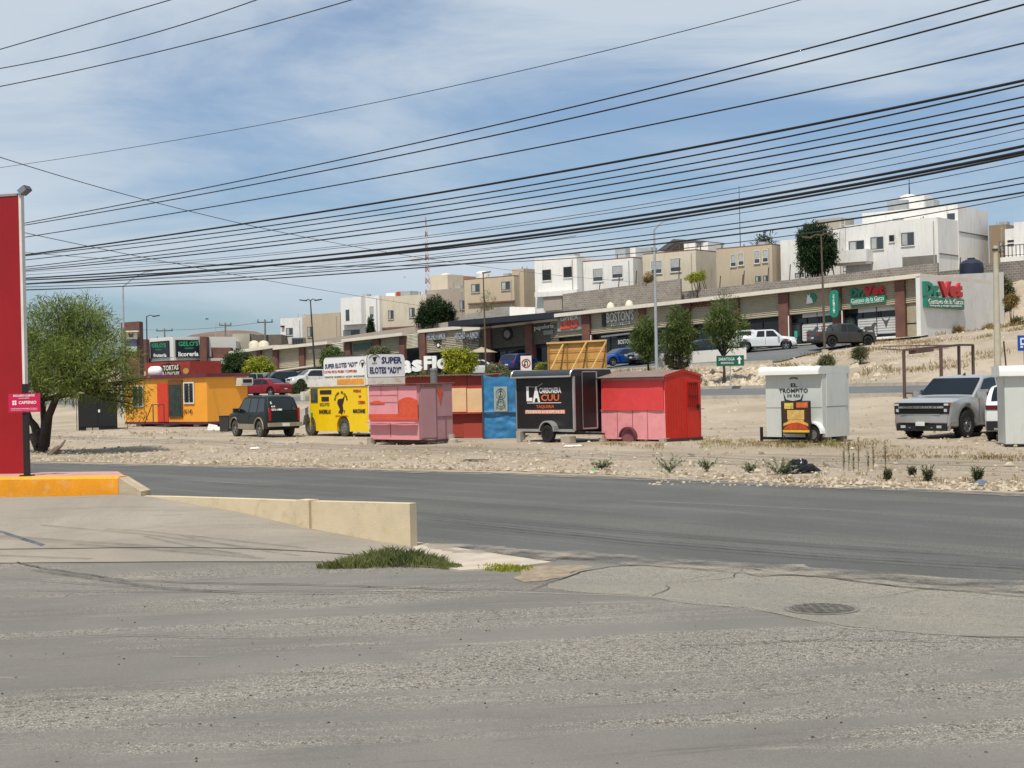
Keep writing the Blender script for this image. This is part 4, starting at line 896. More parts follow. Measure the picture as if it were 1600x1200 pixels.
bwall('white rendered wall segment behind the dark canopy', 14.6, 796, 479.5, 836, 480, 3, m=ST_W)
bwall('long low wall behind the left plaza blocks', 17, 395, 545, 700, 503, 2, m=ST_T)
# small rooftop things on the left skyline
def simple_block(label, name, cat, px0, px1, py0, py1, d, dep, m, part='wall'):
    A, B = W(px0, py1, d), W(px1, py0, d); t = thing(name, label, cat, (A.x, d, A.z), 0)
    b = MB(); b.box(0, B.x-A.x, 0, dep, 0, B.z-A.z); b.build(part, m, t); return t, B.x-A.x, B.z-A.z
t, w_, h_ = simple_block('bare grey concrete building frame on the left skyline', 'unfinished_building', 'building', 364, 390, 521, 556, 190, 8, ST_G)
b = MB(); b.box(w_, w_+4, .5, 8, 0, h_-.2); b.build('shaded_wing', mat('wing_brown', '#6b6157', .9), t)
t, w_, h_ = simple_block('low white building with dark openings on the left skyline', 'low_building', 'building', 324, 363, 532, 548, 185, 6, ST_W)
b = MB()
for k in range(4): b.box(.5+k*.9, .9+k*.9, -.05, -.003, h_*.35, h_*.85)
b.build('window', FRAME, t)
t, w_, h_ = simple_block('dark rooftop chiller unit in front of the beige house', 'chiller_unit', 'air conditioner', 456, 474, 527.5, 542, 165, 2, mat('chiller', '#4d4f50', .6), 'casing')
b = MB()
for k in range(4): b.box(w_*(.08+.23*k), w_*(.26+.23*k), -.03, -.003, h_*.2, h_*.85)
b.build('grille', FRAME, t)
for i, (px, lab) in enumerate(((397, 'left one of the cream roof tanks beside the chiller'), (412, 'right one of the cream roof tanks beside the chiller'))):
    p = W(px, 541, 172); t = thing('roof_tank', lab, 'water tank', tuple(p), 0, 'cream roof tanks on the left plaza block')
    b = MB(); b.lathe([(.6, -1), (.62, .3), (.45, .55), (.2, .65), (0, .68)], n=16); b.build('tank', mat('cream_tank', '#c9bfa8', .6), t, 40)
# ------------------------------------------------------------------ vehicles (x forward, y left, z up, origin on the ground at mid length)
RUB = mat('tyre_black', '#1b1b1c', .85, var=.2, vs=8); DUSTRUB = mat('dusty_tyre', '#4a463f', .9, var=.3, vs=9)
ALLOY = mat('alloy_rim', '#9a9c9e', .35, .7); STEEL = mat('steel_rim', '#7c7b78', .5, .4); DARKRIM = mat('dark_rim', '#2b2c2e', .4, .5)
CGL = glassy('car_glass', '#14191c', .05); UNDER = mat('underbody', '#0f0f10', .9); BLKP = mat('black_plastic', '#17181a', .6)
CHROME = mat('chrome', '#c9cbcd', .2, .9); LAMPR = mat('tail_lamp_red', '#a3121a', .25); LAMPW = mat('headlamp_clear', '#c7cdd2', .12, .3); AMBER = mat('amber_lamp', '#c96a1d', .25)
PLATE = mat('number_plate', '#cfd3cd', .5)
def paint(n, c, metal=.25, rough=.32): return mat('paint_'+n, c, rough, metal, var=.04, vs=3, dirt='#8a7c6a', da=.02 if sum(lin(c)) < .3 else .08, coat=.0 if sum(lin(c)) < .06 else .35 if sum(lin(c)) < .3 else .6, spec=.3 if sum(lin(c)) < .06 else .5)
def wheel_mesh(r, wd, style):
    t = MB(); q = r*.62
    t.lathe([(q, -wd/2), (r*.93, -wd/2), (r, -wd*.38), (r, wd*.38), (r*.93, wd/2), (q, wd/2), (q*.97, wd*.2), (q*.97, -wd*.2), (q, -wd/2)], ax='y', n=28)
    if style == 'offroad':
        for k in range(24):
            a = 2*math.pi*k/24; t.T = Matrix.Rotation(a, 4, 'Y'); t.box(-.03, .03, -wd*.48, wd*.48, r*.97, r*1.025); t.T = None
    m = MB(); 
    m.lathe([(q*.98, -wd*.42), (q*.9, -wd*.40), (q*.86, -wd*.1), (q*.86, wd*.3), (q*.98, wd*.3)], ax='y', n=28)
    n = {'alloy': 5, 'steel': 8, 'offroad': 6, 'dark': 6}.get(style, 5)
    for k in range(n):
        a = 2*math.pi*k/n
        m.T = Matrix.Rotation(a, 4, 'Y'); w0 = .035 if style != 'steel' else .06
        for s_ in ((-1, 1) if style in ('offroad',) else (0,)):
            m._add([(-w0+s_*.04, -wd*.40, q*.1), (w0+s_*.04, -wd*.40, q*.1), (w0*.8+s_*.07, -wd*.36, q*.92), (-w0*.8+s_*.07, -wd*.36, q*.92), (-w0+s_*.04, -wd*.2, q*.1), (w0+s_*.04, -wd*.2, q*.1), (w0*.8+s_*.07, -wd*.2, q*.92), (-w0*.8+s_*.07, -wd*.2, q*.92)], [(0, 1, 2, 3), (7, 6, 5, 4), (0, 4, 5, 1), (1, 5, 6, 2), (2, 6, 7, 3), (3, 7, 4, 0)])
        m.T = None
    m.lathe([(0, -wd*.45), (q*.2, -wd*.44), (q*.24, -wd*.36), (q*.24, -wd*.1)], ax='y', n=14)
    d = MB(); d.lathe([(0, -wd*.08), (q*.86, -wd*.06), (q*.86, wd*.1), (0, wd*.1)], ax='y', n=20)
    return t, m, d
def vehicle(name, label, cat, loc, heading, L, Wd, wb, fo, wr, top, belt, pnt, windows, wshield, rwin=None, tw=.22, sill=.30, gtop=.14, rim='alloy', rimm=None, tyre=RUB, bumper=None, nose=.86, tail=.9, group=None, grille=None, head=None, taillamp=None, mirrors=True, door_lines=(), handles=(), plates=('r',), wheelw=.23, lower=None, roof_rails=False, arch=.09, cladding=None):
    t = thing(name, label, cat, loc, heading, group); hw = Wd/2
    xf = L/2-fo; xrw = xf-wb; ra = wr+arch
    T_ = [(x-L/2, z) for x, z in top]; B_ = [(x-L/2, z) for x, z in belt]
    def zt(x): return interp(T_, x)
    def zbt(x): return min(interp(B_, x), zt(x)-.03)
    def wx(x):
        f = 1
        if x > L/2-.55: f = nose+(1-nose)*math.sqrt(max(0, 1-((x-(L/2-.55))/.55)**2))
        if x < -L/2+.4: f = tail+(1-tail)*math.sqrt(max(0, 1-(((-L/2+.4)-x)/.4)**2))
        return hw*f
    def zb(x):
        z = sill
        if x > L/2-.25: z = sill+.02
        for c in (xf, xrw):
            if abs(x-c) < ra: z = max(z, wr+math.sqrt(max(0, ra*ra-(x-c)**2)))
        return z
    def wt(x): return wx(x)-.02-max(0, zt(x)-zbt(x)-.06)*tw
    xs = set([round(-L/2+L*i/60, 4) for i in range(61)])|set(round(x, 4) for x, _ in T_)
    for c in (xf, xrw):
        for k in range(17): xs.add(round(c+ra*math.cos(math.pi*k/16), 4))
    xs = sorted(x for x in xs if -L/2-1e-6 <= x <= L/2+1e-6)
    b = MB(); K = 18
    for x in xs:
        w0, z0, zz, z1, w1 = wx(x), zb(x), zbt(x), zt(x), wt(x)
        fl = 1+.018*max([0]+[1-abs(x-c)/(ra+.12) for c in (xf, xrw)]); zm = (z0+.04)*.45+zz*.55; r = [(w0*.93*fl, z0), (w0*.985*fl, z0+.04), (w0*fl, zm), (w0*.998*fl, zm*.4+zz*.6), (w0*.985, zz), (w1, max(zz+.012, z1-.035)), (w1*.93, z1-.008), (w1*.8, z1+.004), (w1*.4, z1+.02)]
        for y, z in [(-a, c) for a, c in r]+[(a, c) for a, c in r[::-1]]: b.v.append((x, y, z))
    n = len(xs)
    for i in range(n-1):
        for k in range(K-1): a = i*K+k; b.f.append((a, a+1, a+K+1, a+K)[::1]); b.m.append(0)
        b.f.append((i*K+K-1, i*K, (i+1)*K, (i+1)*K+K-1)); b.m.append(0)
    b.f.append(tuple(range(K-1, -1, -1))); b.m.append(0); b.f.append(tuple((n-1)*K+k for k in range(K))); b.m.append(0)
    body = b.build('body', pnt, t, smooth=48)
    # surface point on the glasshouse side; f 0 = belt, 1 = roof edge
    def sp(x, f, s, o=.008):
        z0 = zbt(x); z1 = max(z0+.012, zt(x)-.035); a, c = wx(x)*.985, wt(x)
        return (x, s*(a+(c-a)*f+o), z0+(z1-z0)*f)
    for s in (-1, 1):
        for wpts in windows:
            q = MB(); P = [(x-L/2, f) for x, f in wpts]       # 4 corners: rear-bottom, front-bottom, front-top, rear-top
            N_ = 6
            for k in range(N_):
                def at(a, c, u): return (a[0]+(c[0]-a[0])*u, a[1]+(c[1]-a[1])*u)
                b0, b1 = at(P[0], P[1], k/N_), at(P[0], P[1], (k+1)/N_); t0, t1 = at(P[3], P[2], k/N_), at(P[3], P[2], (k+1)/N_)
                v = [sp(b0[0], b0[1], s), sp(b1[0], b1[1], s), sp(t1[0], t1[1], s), sp(t0[0], t0[1], s)]
                q.poly(v if s < 0 else v[::-1])
            q.build('side_window', CGL, t)
        for x in door_lines:
            q = MB(); x = x-L/2; v = [(x, s*(wx(x)+.004), sill+.12), (x+.018, s*(wx(x)+.004), sill+.12), (x+.018, s*(wx(x)+.004), zbt(x)-.02), (x, s*(wx(x)+.004), zbt(x)-.02)]; q.poly(v if s < 0 else v[::-1]); q.build('door_gap', UNDER, t)
        for x in handles:
            x = x-L/2; q = MB(); y = wx(x)*.992; q.box(x-.09, x+.09, min(s*y, s*(y+.03)), max(s*y, s*(y+.03)), zbt(x)-.14, zbt(x)-.10); q.build('door_handle', BLKP if cladding is None else CHROME, t)
        if mirrors:
            x = wshield[0]-L/2-.25; y = wx(x); q = MB(); q.box(x-.03, x+.12, min(s*(y+.02), s*(y+.24)), max(s*(y+.02), s*(y+.24)), zbt(x)+.02, zbt(x)+.2); q.bar((x+.05, s*(y-.08), zbt(x)+.02), (x+.05, s*(y+.1), zbt(x)+.08), .05); q.build('wing_mirror', BLKP if mirrors == 'black' else pnt, t)
        if lower:
            q = MB(); y = hw; q.box(xrw+ra, xf-ra, min(s*(y-.05), s*(y+.012)), max(s*(y-.05), s*(y+.012)), sill-.02, sill+.2); q.build('lower_trim', lower, t)
    def topquad(xa, xb, fw, name, o=.028, m=CGL):
        q = MB(); xa -= L/2; xb -= L/2; N_ = 5
        for k in range(N_):
            x0 = xa+(xb-xa)*k/N_; x1 = xa+(xb-xa)*(k+1)/N_; y0, y1 = wt(x0)*fw, wt(x1)*fw; s_ = 1 if xa > xb else -1
            d = Vector((x1-x0, 0, zt(x1)-zt(x0))).normalized(); nn = Vector((-d.z, 0, d.x)); nn = nn if nn.z > 0 else -nn; e = nn*o
            v = [(x0+e.x, -y0, zt(x0)+e.z), (x1+e.x, -y1, zt(x1)+e.z), (x1+e.x, y1, zt(x1)+e.z), (x0+e.x, y0, zt(x0)+e.z)]
            q.poly(v[::-1] if xa > xb else v)
        return q.build(name, m, t)
    topquad(wshield[0], wshield[1], .86 if len(wshield) < 3 else wshield[2], 'windscreen')
    if rwin: topquad(rwin[1], rwin[0], .84, 'rear_window')
    # underbody
    q = MB(); q.box(-L/2+.25, L/2-.25, -hw+.30, hw-.30, sill-.06, min(zbt(0), .8)-.1); q.box(xrw+ra, xf-ra, -hw+.08, hw-.08, sill-.03, sill+.1); q.build('underbody', UNDER, t)
    for c in (xf, xrw):
        for s in (-1, 1):
            tm, rm, dm = wheel_mesh(wr, wheelw, rim); wo_ = tm.build('wheel', tyre, t, smooth=40, loc=(c, s*(hw-wheelw/2-.01), wr))
            if s > 0: wo_.rotation_euler = (0, 0, math.pi)
            rm.build('rim', rimm or ALLOY, wo_, smooth=40); dm.build('brake_disc', UNDER, wo_)
    return t, dict(L=L, hw=hw, zt=zt, zbt=zbt, wx=wx, xf=xf, xr=xrw, wt=wt, sill=sill, ra=ra)
def fbox(t, g, name, m, x0, x1, y0, y1, z0, z1, parent=None, both=False):
    for s in ((1, -1) if both else (1,)):
        q = MB(); a, c = sorted((s*y0, s*y1)); q.box(x0, x1, a, c, z0, z1); o = q.build(name, m, parent or t)
    return o
def place(px, d, z=None, py=600):
    p = W(px, py, d); return (p.x, p.y, terr(p.x, p.y, False)+.08 if z is None else z)
# --- silver crew cab pickup near the right edge
L = 5.85
P0 = W(1484, 686, 45.8); hd = R(223); c_, s_ = math.cos(hd), math.sin(hd)
# front right-hand (viewer) corner = vehicle front-left corner (x=L/2, y=+hw)
ctr = Vector((P0.x-(c_*(L/2-.1)-s_*.9), P0.y-(s_*(L/2-.1)+c_*.9), 0))
SILV = paint('silver', '#b0b1b0', .45, .28)
t, g = vehicle('pickup_truck', 'silver crew cab pickup with big black grille parked beside the white food trailer', 'pickup truck', tuple(ctr), hd, L, 2.06, 3.74, .97, .43,
    [(0, 1.2), (.05, 1.36), (1.85, 1.37), (1.87, 1.80), (2.1, 1.92), (3.2, 1.95), (3.65, 1.90), (4.45, 1.30), (5.3, 1.24), (5.7, 1.16), (5.83, 1.08), (5.85, .95)],
    [(0, 1.30), (2, 1.30), (4.4, 1.22), (5.6, 1.13), (5.85, .90)], SILV,
    [[(2.05, .06), (2.85, .06), (2.85, .93), (2.2, .93)], [(2.95, .06), (4.25, .10), (3.62, .93), (2.95, .93)]], (4.40, 3.72, .93), rwin=None, sill=.34, rim='offroad', wheelw=.29, nose=.93, tail=.97, door_lines=(2.9, 4.15), handles=(2.55, 3.35), lower=None, tw=.2, arch=.10, cladding=True)
hf = L/2
b = MB(); b.prism([(hf-.35, -1.02), (hf-.12, -1.0), (hf+.02, -.90), (hf+.08, -.70), (hf+.10, -.35), (hf+.10, .35), (hf+.08, .70), (hf+.02, .90), (hf-.12, 1.0), (hf-.35, 1.02)], 'z', .50, .74); b.build('front_bumper', SILV, t, 30)
b = MB(); b.prism([(.86, .74), (.60, .50), (.62, .24), (.93, .24), (.99, .5), (.97, .74)], 'x', hf-.10, hf-.02); b.build('bumper_corner', SILV, t); b = MB(); b.prism([(-.86, .74), (-.60, .50), (-.62, .24), (-.93, .24), (-.99, .5), (-.97, .74)][::-1], 'x', hf-.10, hf-.02); b.build('bumper_corner', SILV, t)
fbox(t, g, 'lower_bumper', BLKP, hf-.1, hf+.06, -.88, .88, .24, .468)
o = fbox(t, g, 'grille', mat('grille_black', '#0d0e10', .4), hf-.06, hf+.035, -.78, .78, .77, 1.12)
fbox(t, g, 'grille_bar', CHROME, hf+.036, hf+.07, -.80, .80, .945, 1.01, o)
b = MB(); b.text('CHEVROLET', (hf+.073, 0, .978), 1.25, .045, face='x', depth=.008, off=.01); b.build('lettering', BLKP, o)
for k in range(3): fbox(t, g, 'grille_slat', BLKP, hf+.036, hf+.05, -.74, .74, .83+.035*k, .84+.035*k, o)
fbox(t, g, 'lamp_housing', BLKP, hf-.16, hf+.025, .78, .965, .77, 1.12, both=True)
fbox(t, g, 'headlight', LAMPW, hf-.14, hf+.035, .80, .955, 1.03, 1.095, both=True)
fbox(t, g, 'headlight', LAMPW, hf-.14, hf+.035, .80, .90, .835, .925, both=True)
fbox(t, g, 'bumper_cap', CHROME, hf-.1, hf+.108, -.70, .70, .741, .768)
fbox(t, g, 'turn_signal', AMBER, hf-.25, hf-.02, .90, .975, 1.02, 1.11, both=True)
fbox(t, g, 'fog_light', LAMPW, hf+.061, hf+.07, .55, .72, .33, .41, both=True)
fbox(t, g, 'number_plate', PLATE, hf+.101, hf+.115, -.16, .16, .40, .53)
fbox(t, g, 'tow_hook', mat('alu', ''), hf+.04, hf+.09, .36, .42, .32, .36, both=True)
fbox(t, g, 'step_bar', CHROME, -1.6, 1.0, 1.02, 1.12, .36, .43, both=True)
b = MB(); b.prism([(-.12, 0), (.1, 0), (-.08, .1)], 'y', -.015, .015); b.v = [(v[0]+.35, v[1], v[2]+1.94) for v in b.v]; b.build('roof_aerial', BLKP, t)
fbox(t, g, 'mirror_cap', CHROME, g['L']/2-1.82, g['L']/2-1.66, 1.06, 1.28, 1.42, 1.50, both=True)
# --- white SUV half hidden behind the right hand trailer
p = W(1573, 690, 43); hd = R(66)
t, g = vehicle('white_suv', 'white SUV seen from behind, half hidden by the white trailer at the right edge', 'SUV', (p.x+1.2, p.y+2.0, 0), hd, 4.5, 1.84, 2.7, .9, .36,
    [(0, 1.0), (.1, 1.15), (.55, 1.55), (.9, 1.62), (2.2, 1.68), (2.7, 1.62), (3.4, 1.12), (4.2, 1.0), (4.45, .85), (4.5, .7)], [(0, .98), (2, .98), (3.4, 1.02), (4.5, .68)], paint('white', '#dfe0de', 0, .25),
    [[(.6, .08), (1.4, .06), (1.4, .92), (.95, .92)], [(1.5, .06), (3.1, .1), (2.6, .92), (1.5, .92)]], (3.35, 2.72), rwin=(.12, .6), sill=.3, rim='alloy', cladding=True)
hr = -g['L']/2
fbox(t, g, 'rear_bumper', BLKP, hr-.1, hr+.2, -.84, .84, .32, .60); fbox(t, g, 'tail_light', mat('dark_red_lamp', '#5c1216', .25), hr-.02, hr+.2, .45, .86, .93, 1.06, both=True); fbox(t, g, 'number_plate', PLATE, hr-.03, hr-.005, -.2, .2, .78, .9)
fbox(t, g, 'exhaust_pipe', CHROME, hr-.12, hr, .5, .62, .34, .4, both=True); fbox(t, g, 'rear_spoiler', BLKP, hr+.45, hr+.75, -.6, .6, 1.56, 1.60)
# --- dark green SUV beside the yellow cabin
p = W(419, 684, 61); hd = R(180-20)
L = 4.35; c_, s_ = math.cos(hd), math.sin(hd); hw = .75
HDG = R(123); c_, s_ = math.cos(HDG), math.sin(HDG)
# visible rear-left corner (vehicle x=-L/2, y=+hw)
ctr = Vector((p.x-(c_*(-L/2)-s_*hw), p.y-(s_*(-L/2)+c_*hw), 0))
DGRN = paint('dark_green', '#0f1f1d', .1, .4)
t, g = vehicle('dark_green_suv', 'dusty dark green SUV with white phone number on its rear glass by the yellow cabin', 'SUV', tuple(ctr), HDG, L, 1.5, 2.62, .78, .35,
    [(0, .98), (.04, 1.1), (.38, 1.66), (.6, 1.72), (2.3, 1.74), (2.75, 1.70), (3.3, 1.12), (3.5, 1.08), (4.2, 1.0), (4.33, .92), (4.35, .7)], [(0, 1.02), (3.2, 1.02), (4.2, .95), (4.35, .66)], DGRN,
    [[(.42, .1), (1.1, .06), (1.1, .9), (.55, .9)], [(1.2, .06), (1.95, .06), (1.95, .9), (1.2, .9)], [(2.03, .06), (3.1, .06), (2.72, .9), (2.03, .9)]], (3.27, 2.8), rwin=(.05, .36), sill=.36, rim='alloy', rimm=STEEL, tyre=DUSTRUB, lower=mat('tan_trim', '#8b8171', .6), wheelw=.24, arch=.11, door_lines=(1.15, 2.0), handles=(1.9,), mirrors='black')
hr = -L/2
TANB = mat('tan_bumper', '#8f8878', .5, .2)
o = fbox(t, g, 'rear_bumper', TANB, hr-.14, hr+.05, -.74, .74, .46, .62); fbox(t, g, 'tow_bar', UNDER, hr-.12, hr+.2, -.08, .08, .36, .455)
fbox(t, g, 'tail_light', LAMPR, hr-.02, hr+.07, .60, .69, .70, 1.22, both=True); fbox(t, g, 'number_plate', PLATE, hr-.16, hr-.142, -.16, .16, .47, .6)
fbox(t, g, 'door_gap', UNDER, hr-.012, hr+.02, -.008, .008, .65, 1.05)
b = MB(); b.T = Matrix.Translation((hr+.1, 0, 1.25)) @ Matrix.Rotation(R(26), 4, 'Y')
def rt(body, y, z, w_, h_, off=.0): b.text(body, (-.035, y, z), w_, h_, face='-x', depth=.01, off=off)
rt('573-1480', .33, -.12, .46, .09, .02); rt('614', .46, .03, .17, .08, .02); rt('S', .53, .2, .07, .12, .03); b.T = None; b.build('lettering', WHITEP, t)
b = MB()
for s in (-1, 1): b.bar((-1.2, s*.6, 1.76), (.3, s*.6, 1.77), .03)
b.build('roof_rack', BLKP, t)
for c in (g['xf'], g['xr']):
    for s in (-1, 1):
        b = MB(); pts = [(c+(g['ra']+.02)*math.cos(R(a)), s*(g['hw']+.004), .35+(g['ra']+.02)*math.sin(R(a))) for a in range(0, 181, 15)]; b.tube(pts, .03, 5); b.build('arch_trim', mat('tan_trim', ''), t)
# --- parked cars at the plaza
def sedan(label, name, px, d, hdg, col, nm, L=4.5, kind='sedan', group=None, z=None, front=True, rear=True, cat='car', rim='alloy'):
    loc = place(px, d, z)
    if kind == 'sedan':
        top = [(0, .85), (.1, .98), (.75, 1.05), (1.35, 1.38), (1.8, 1.45), (2.4, 1.45), (2.75, 1.40), (3.45, .98), (4.2, .84), (4.45, .7), (4.5, .55)]; belt = [(0, .86), (.7, .92), (3.4, .92), (4.5, .52)]; W_, wb, fo, wr = 1.76, 2.68, .88, .32
        win = [[(1.05, .1), (1.75, .06), (1.75, .92), (1.45, .92)], [(1.82, .06), (3.2, .1), (2.65, .92), (1.82, .92)]]; ws, rw = (3.4, 2.78), (.8, 1.33)
    elif kind == 'suv':
        top = [(0, 1.0), (.08, 1.15), (.45, 1.6), (.8, 1.68), (2.3, 1.70), (2.7, 1.64), (3.35, 1.12), (4.2, 1.0), (4.45, .85), (4.5, .68)]; belt = [(0, 1.0), (3.3, 1.04), (4.5, .66)]; W_, wb, fo, wr = 1.84, 2.68, .9, .36
        win = [[(.55, .08), (1.4, .06), (1.4, .92), (.85, .92)], [(1.48, .06), (3.08, .1), (2.6, .92), (1.48, .92)]]; ws, rw = (3.3, 2.72), (.1, .43)
    elif kind == 'camper':
        top = [(0, 1.0), (.03, 1.1), (.2, 1.62), (.4, 1.68), (1.75, 1.70), (1.8, 1.66), (3.2, 1.68), (3.4, 1.62), (3.95, 1.14), (4.9, 1.02), (5.05, .9), (5.1, .65)]; belt = [(0, 1.08), (3.9, 1.06), (5.1, .64)]; L, W_, wb, fo, wr = 5.1, 1.8, 3.2, .82, .37
        win = [[(.5, .3), (1.55, .3), (1.55, .88), (.5, .88)], [(1.95, .06), (2.6, .06), (2.6, .9), (2.05, .9)], [(2.72, .06), (3.7, .08), (3.3, .9), (2.72, .9)]]; ws, rw = (3.9, 3.45), (.05, .19)
    elif kind == 'pickup':
        top = [(0, 1.05), (.03, 1.14), (1.75, 1.16), (1.77, 1.5), (2.0, 1.76), (3.0, 1.78), (3.3, 1.72), (3.95, 1.18), (5.0, 1.08), (5.15, .95), (5.2, .7)]; belt = [(0, 1.1), (3.9, 1.1), (5.2, .66)]; L, W_, wb, fo, wr = 5.2, 1.86, 3.2, .85, .40
        win = [[(1.98, .08), (2.5, .06), (2.5, .92), (2.1, .92)], [(2.58, .06), (3.65, .1), (3.2, .92), (2.58, .92)]]; ws, rw = (3.9, 3.35), (1.78, 1.98)
    t, g = vehicle(name, label, cat, loc, hdg, L, W_, wb, fo, wr, top, belt, paint(nm, col), win, ws, rw, sill=.26 if kind == 'sedan' else .34, group=group, rim=rim, rimm=DARKRIM if kind == 'pickup' else None, arch=.07 if kind == 'sedan' else .1, door_lines=(1.8,) if kind in ('sedan', 'suv') else (2.65,))
    L = g['L']; hf = L/2; zz = .62 if kind == 'sedan' else .78
    if front:
        fbox(t, g, 'headlight', LAMPW, hf-.3, hf+.012, g['hw']*.55, g['hw']*.9, zz, zz+.13, both=True); fbox(t, g, 'grille', BLKP, hf-.1, hf+.02, -.4, .4, zz-.12, zz+.08); fbox(t, g, 'number_plate', PLATE, hf+.021, hf+.03, -.17, .17, zz-.2, zz-.1)
        fbox(t, g, 'lower_grille', BLKP, hf-.2, hf+.015, -.6, .6, .3, .42)
    if rear:
        fbox(t, g, 'tail_light', LAMPR, -hf-.015, -hf+.15, g['hw']*.62, g['hw']*.9, zz+.06, zz+.26, both=True); fbox(t, g, 'number_plate', PLATE, -hf-.03, -hf-.005, -.17, .17, zz-.12, zz)
        fbox(t, g, 'rear_bumper', BLKP if kind != 'sedan' else paint(nm, col), -hf-.06, -hf+.2, -g['hw']*.86, g['hw']*.86, .36, .52)
    if kind == 'pickup':
        fbox(t, g, 'bed_cover', BLKP, -hf+.1, -hf+1.65, -g['hw']*.8, g['hw']*.8, 1.12, 1.175); b = MB(); b.tube([(-hf+1.35, -.7, 1.15), (-hf+1.25, -.66, 1.62), (-hf+1.25, .66, 1.62), (-hf+1.35, .7, 1.15)], .035, 6); b.build('roll_bar', BLKP, t)
    return t, g
PK = 'cars parked in front of the plaza'
sedan('white pickup with a camper shell climbing the plaza lot near the brick pillar', 'camper_pickup', 1196, 119, R(-12), '#e2e3e2', 'bright_white', kind='camper', cat='pickup truck')
t, g = sedan('dark grey pickup with a roll bar in front of the vet windows', 'grey_pickup', 1317, 113.5, R(21), '#3a3836', 'graphite', kind='pickup', cat='pickup truck', rim='dark')
sedan('bright blue sedan facing the street beside the plywood board', 'blue_sedan', 974, 122, R(205), '#1c4f9c', 'bright_blue', group=PK)
sedan('black car with round headlamps next to the bright blue sedan', 'black_car', 998, 124.5, R(225), '#17191c', 'black', kind='suv', group=PK)
sedan('grey car mostly hidden behind the middle roadside tree', 'grey_car', 1020, 121, R(215), '#5c6064', 'grey', group=PK)
sedan('dark blue sedan behind the low white wall and third tree', 'dark_blue_sedan', 1098, 120, R(200), '#202c3c', 'slate_blue', group=PK)
sedan('white hatchback behind the low white wall beside the camper pickup', 'white_hatchback', 1139, 121, R(195), '#cfd3d2', 'off_white', kind='suv', group=PK)
sedan('dark blue SUV seen from behind beside the U-turn sign', 'dark_blue_suv', 815, 132, R(55), '#1c2c63', 'royal_blue', kind='suv', group=PK)
sedan('white sedan behind the yellow green bush, nose to the right', 'white_sedan', 752, 133, R(-10), '#d3d2cb', 'pearl', group=PK, L=4.5)
sedan('white SUV facing left between the green SUV and the yellow truck', 'white_suv', 487, 137, R(208), '#d6d6cf', 'cream_white', kind='suv', group=PK)
sedan('navy blue pickup with a shiny grille behind the red sedan', 'navy_suv', 434, 142, R(212), '#131d3c', 'navy', kind='suv', group=PK)
sedan('black SUV parked between the navy one and the white SUV', 'black_suv', 474, 150, R(205), '#1a1c1f', 'soft_black', kind='suv', group=PK)
sedan('pale grey pickup partly hidden by the yellow cabin air conditioner', 'pale_pickup', 398, 143, R(212), '#8d928d', 'pale_grey', kind='camper', group=PK, cat='pickup truck')
sedan('dark red sedan seen from behind between the yellow cabin and the green SUV', 'red_sedan', 412, 122, R(152), '#8c1626', 'dark_red')
# ------------------------------------------------------------------ food trailers and stalls; local x along the front (right corner at 0), y away, z up
TH = R(-45)
def stall_frame(px, py, d=None, rz=TH):
    p = PZ(px, py, 0) if d is None else W(px, py, d); return Fr((p.x, p.y, 0), rz)
def rect_y(F_, r, yv=0):
    x0, _ = F_.y(r[0], (r[1]+r[3])/2, yv); x1, _ = F_.y(r[2], (r[1]+r[3])/2, yv); xm = (r[0]+r[2])/2
    return x0, x1, F_.y(xm, r[3], yv)[1], F_.y(xm, r[1], yv)[1]
def rect_x(F_, r, xv=0):
    y0, _ = F_.x(r[0], (r[1]+r[3])/2, xv); y1, _ = F_.x(r[2], (r[1]+r[3])/2, xv); xm = (r[0]+r[2])/2
    return y0, y1, F_.x(xm, r[3], xv)[1], F_.x(xm, r[1], xv)[1]
def ytext(F_, t, body, r, m, off=0, y=-.012, depth=.008, name='lettering', b=None, slope=0):
    x0, x1, z0, z1 = rect_y(F_, r); q = b or MB(); q.text(body, ((x0+x1)/2, y, (z0+z1)/2), x1-x0, z1-z0, depth=depth, off=off, slope=slope)
    return q if b else q.build(name, m, t)
def dent_panel(b, x0, x1, y, z0, z1, amp=.012, seed=0, nx=16, nz=10, axis='y'):
    """slightly dented sheet metal skin"""
    base = len(b.v)
    for j in range(nz+1):
        for i in range(nx+1):
            a = x0+(x1-x0)*i/nx; z = z0+(z1-z0)*j/nz; e = 0 if i in (0, nx) or j in (0, nz) else amp*noise.noise((a*1.7+seed, z*1.9, seed))
            b.v.append((a, y+e, z) if axis == 'y' else (y+e, a, z))
    for j in range(nz):
        for i in range(nx): k = base+j*(nx+1)+i; b.f.append((k, k+1, k+nx+2, k+nx+1)); b.m.append(0)
def fender(F_, t, x, r, wd, m, z0=0, y0=-.0):
    b = MB()
    for s_ in range(12):
        a0, a1 = R(180*s_/12), R(180*(s_+1)/12); p = []
        for a in (a0, a1): p.append((x+r*math.cos(a), z0+r*math.sin(a)))
        b._add([(p[0][0], y0, p[0][1]), (p[1][0], y0, p[1][1]), (p[1][0], y0-wd, p[1][1]), (p[0][0], y0-wd, p[0][1])], [(0, 1, 2, 3)])
        for yy in (y0-wd,):
            c = (x, z0); rr_ = r-.05
            b._add([(p[0][0], yy, p[0][1]), (p[1][0], yy, p[1][1]), (x+rr_*math.cos(a1), yy, z0+rr_*math.sin(a1)), (x+rr_*math.cos(a0), yy, z0+rr_*math.sin(a0))], [(0, 1, 2, 3)])
    return b.build('fender', m, t)
def small_wheel(t, x, y, r, wd, m=None, rm=None):
    tm, rm_, dm = wheel_mesh(r, wd, 'steel'); w_ = tm.build('wheel', m or RUB, t, smooth=40, loc=(x, y, r)); rm_.build('rim', rm or STEEL, w_, smooth=40); dm.build('hub', UNDER, w_)
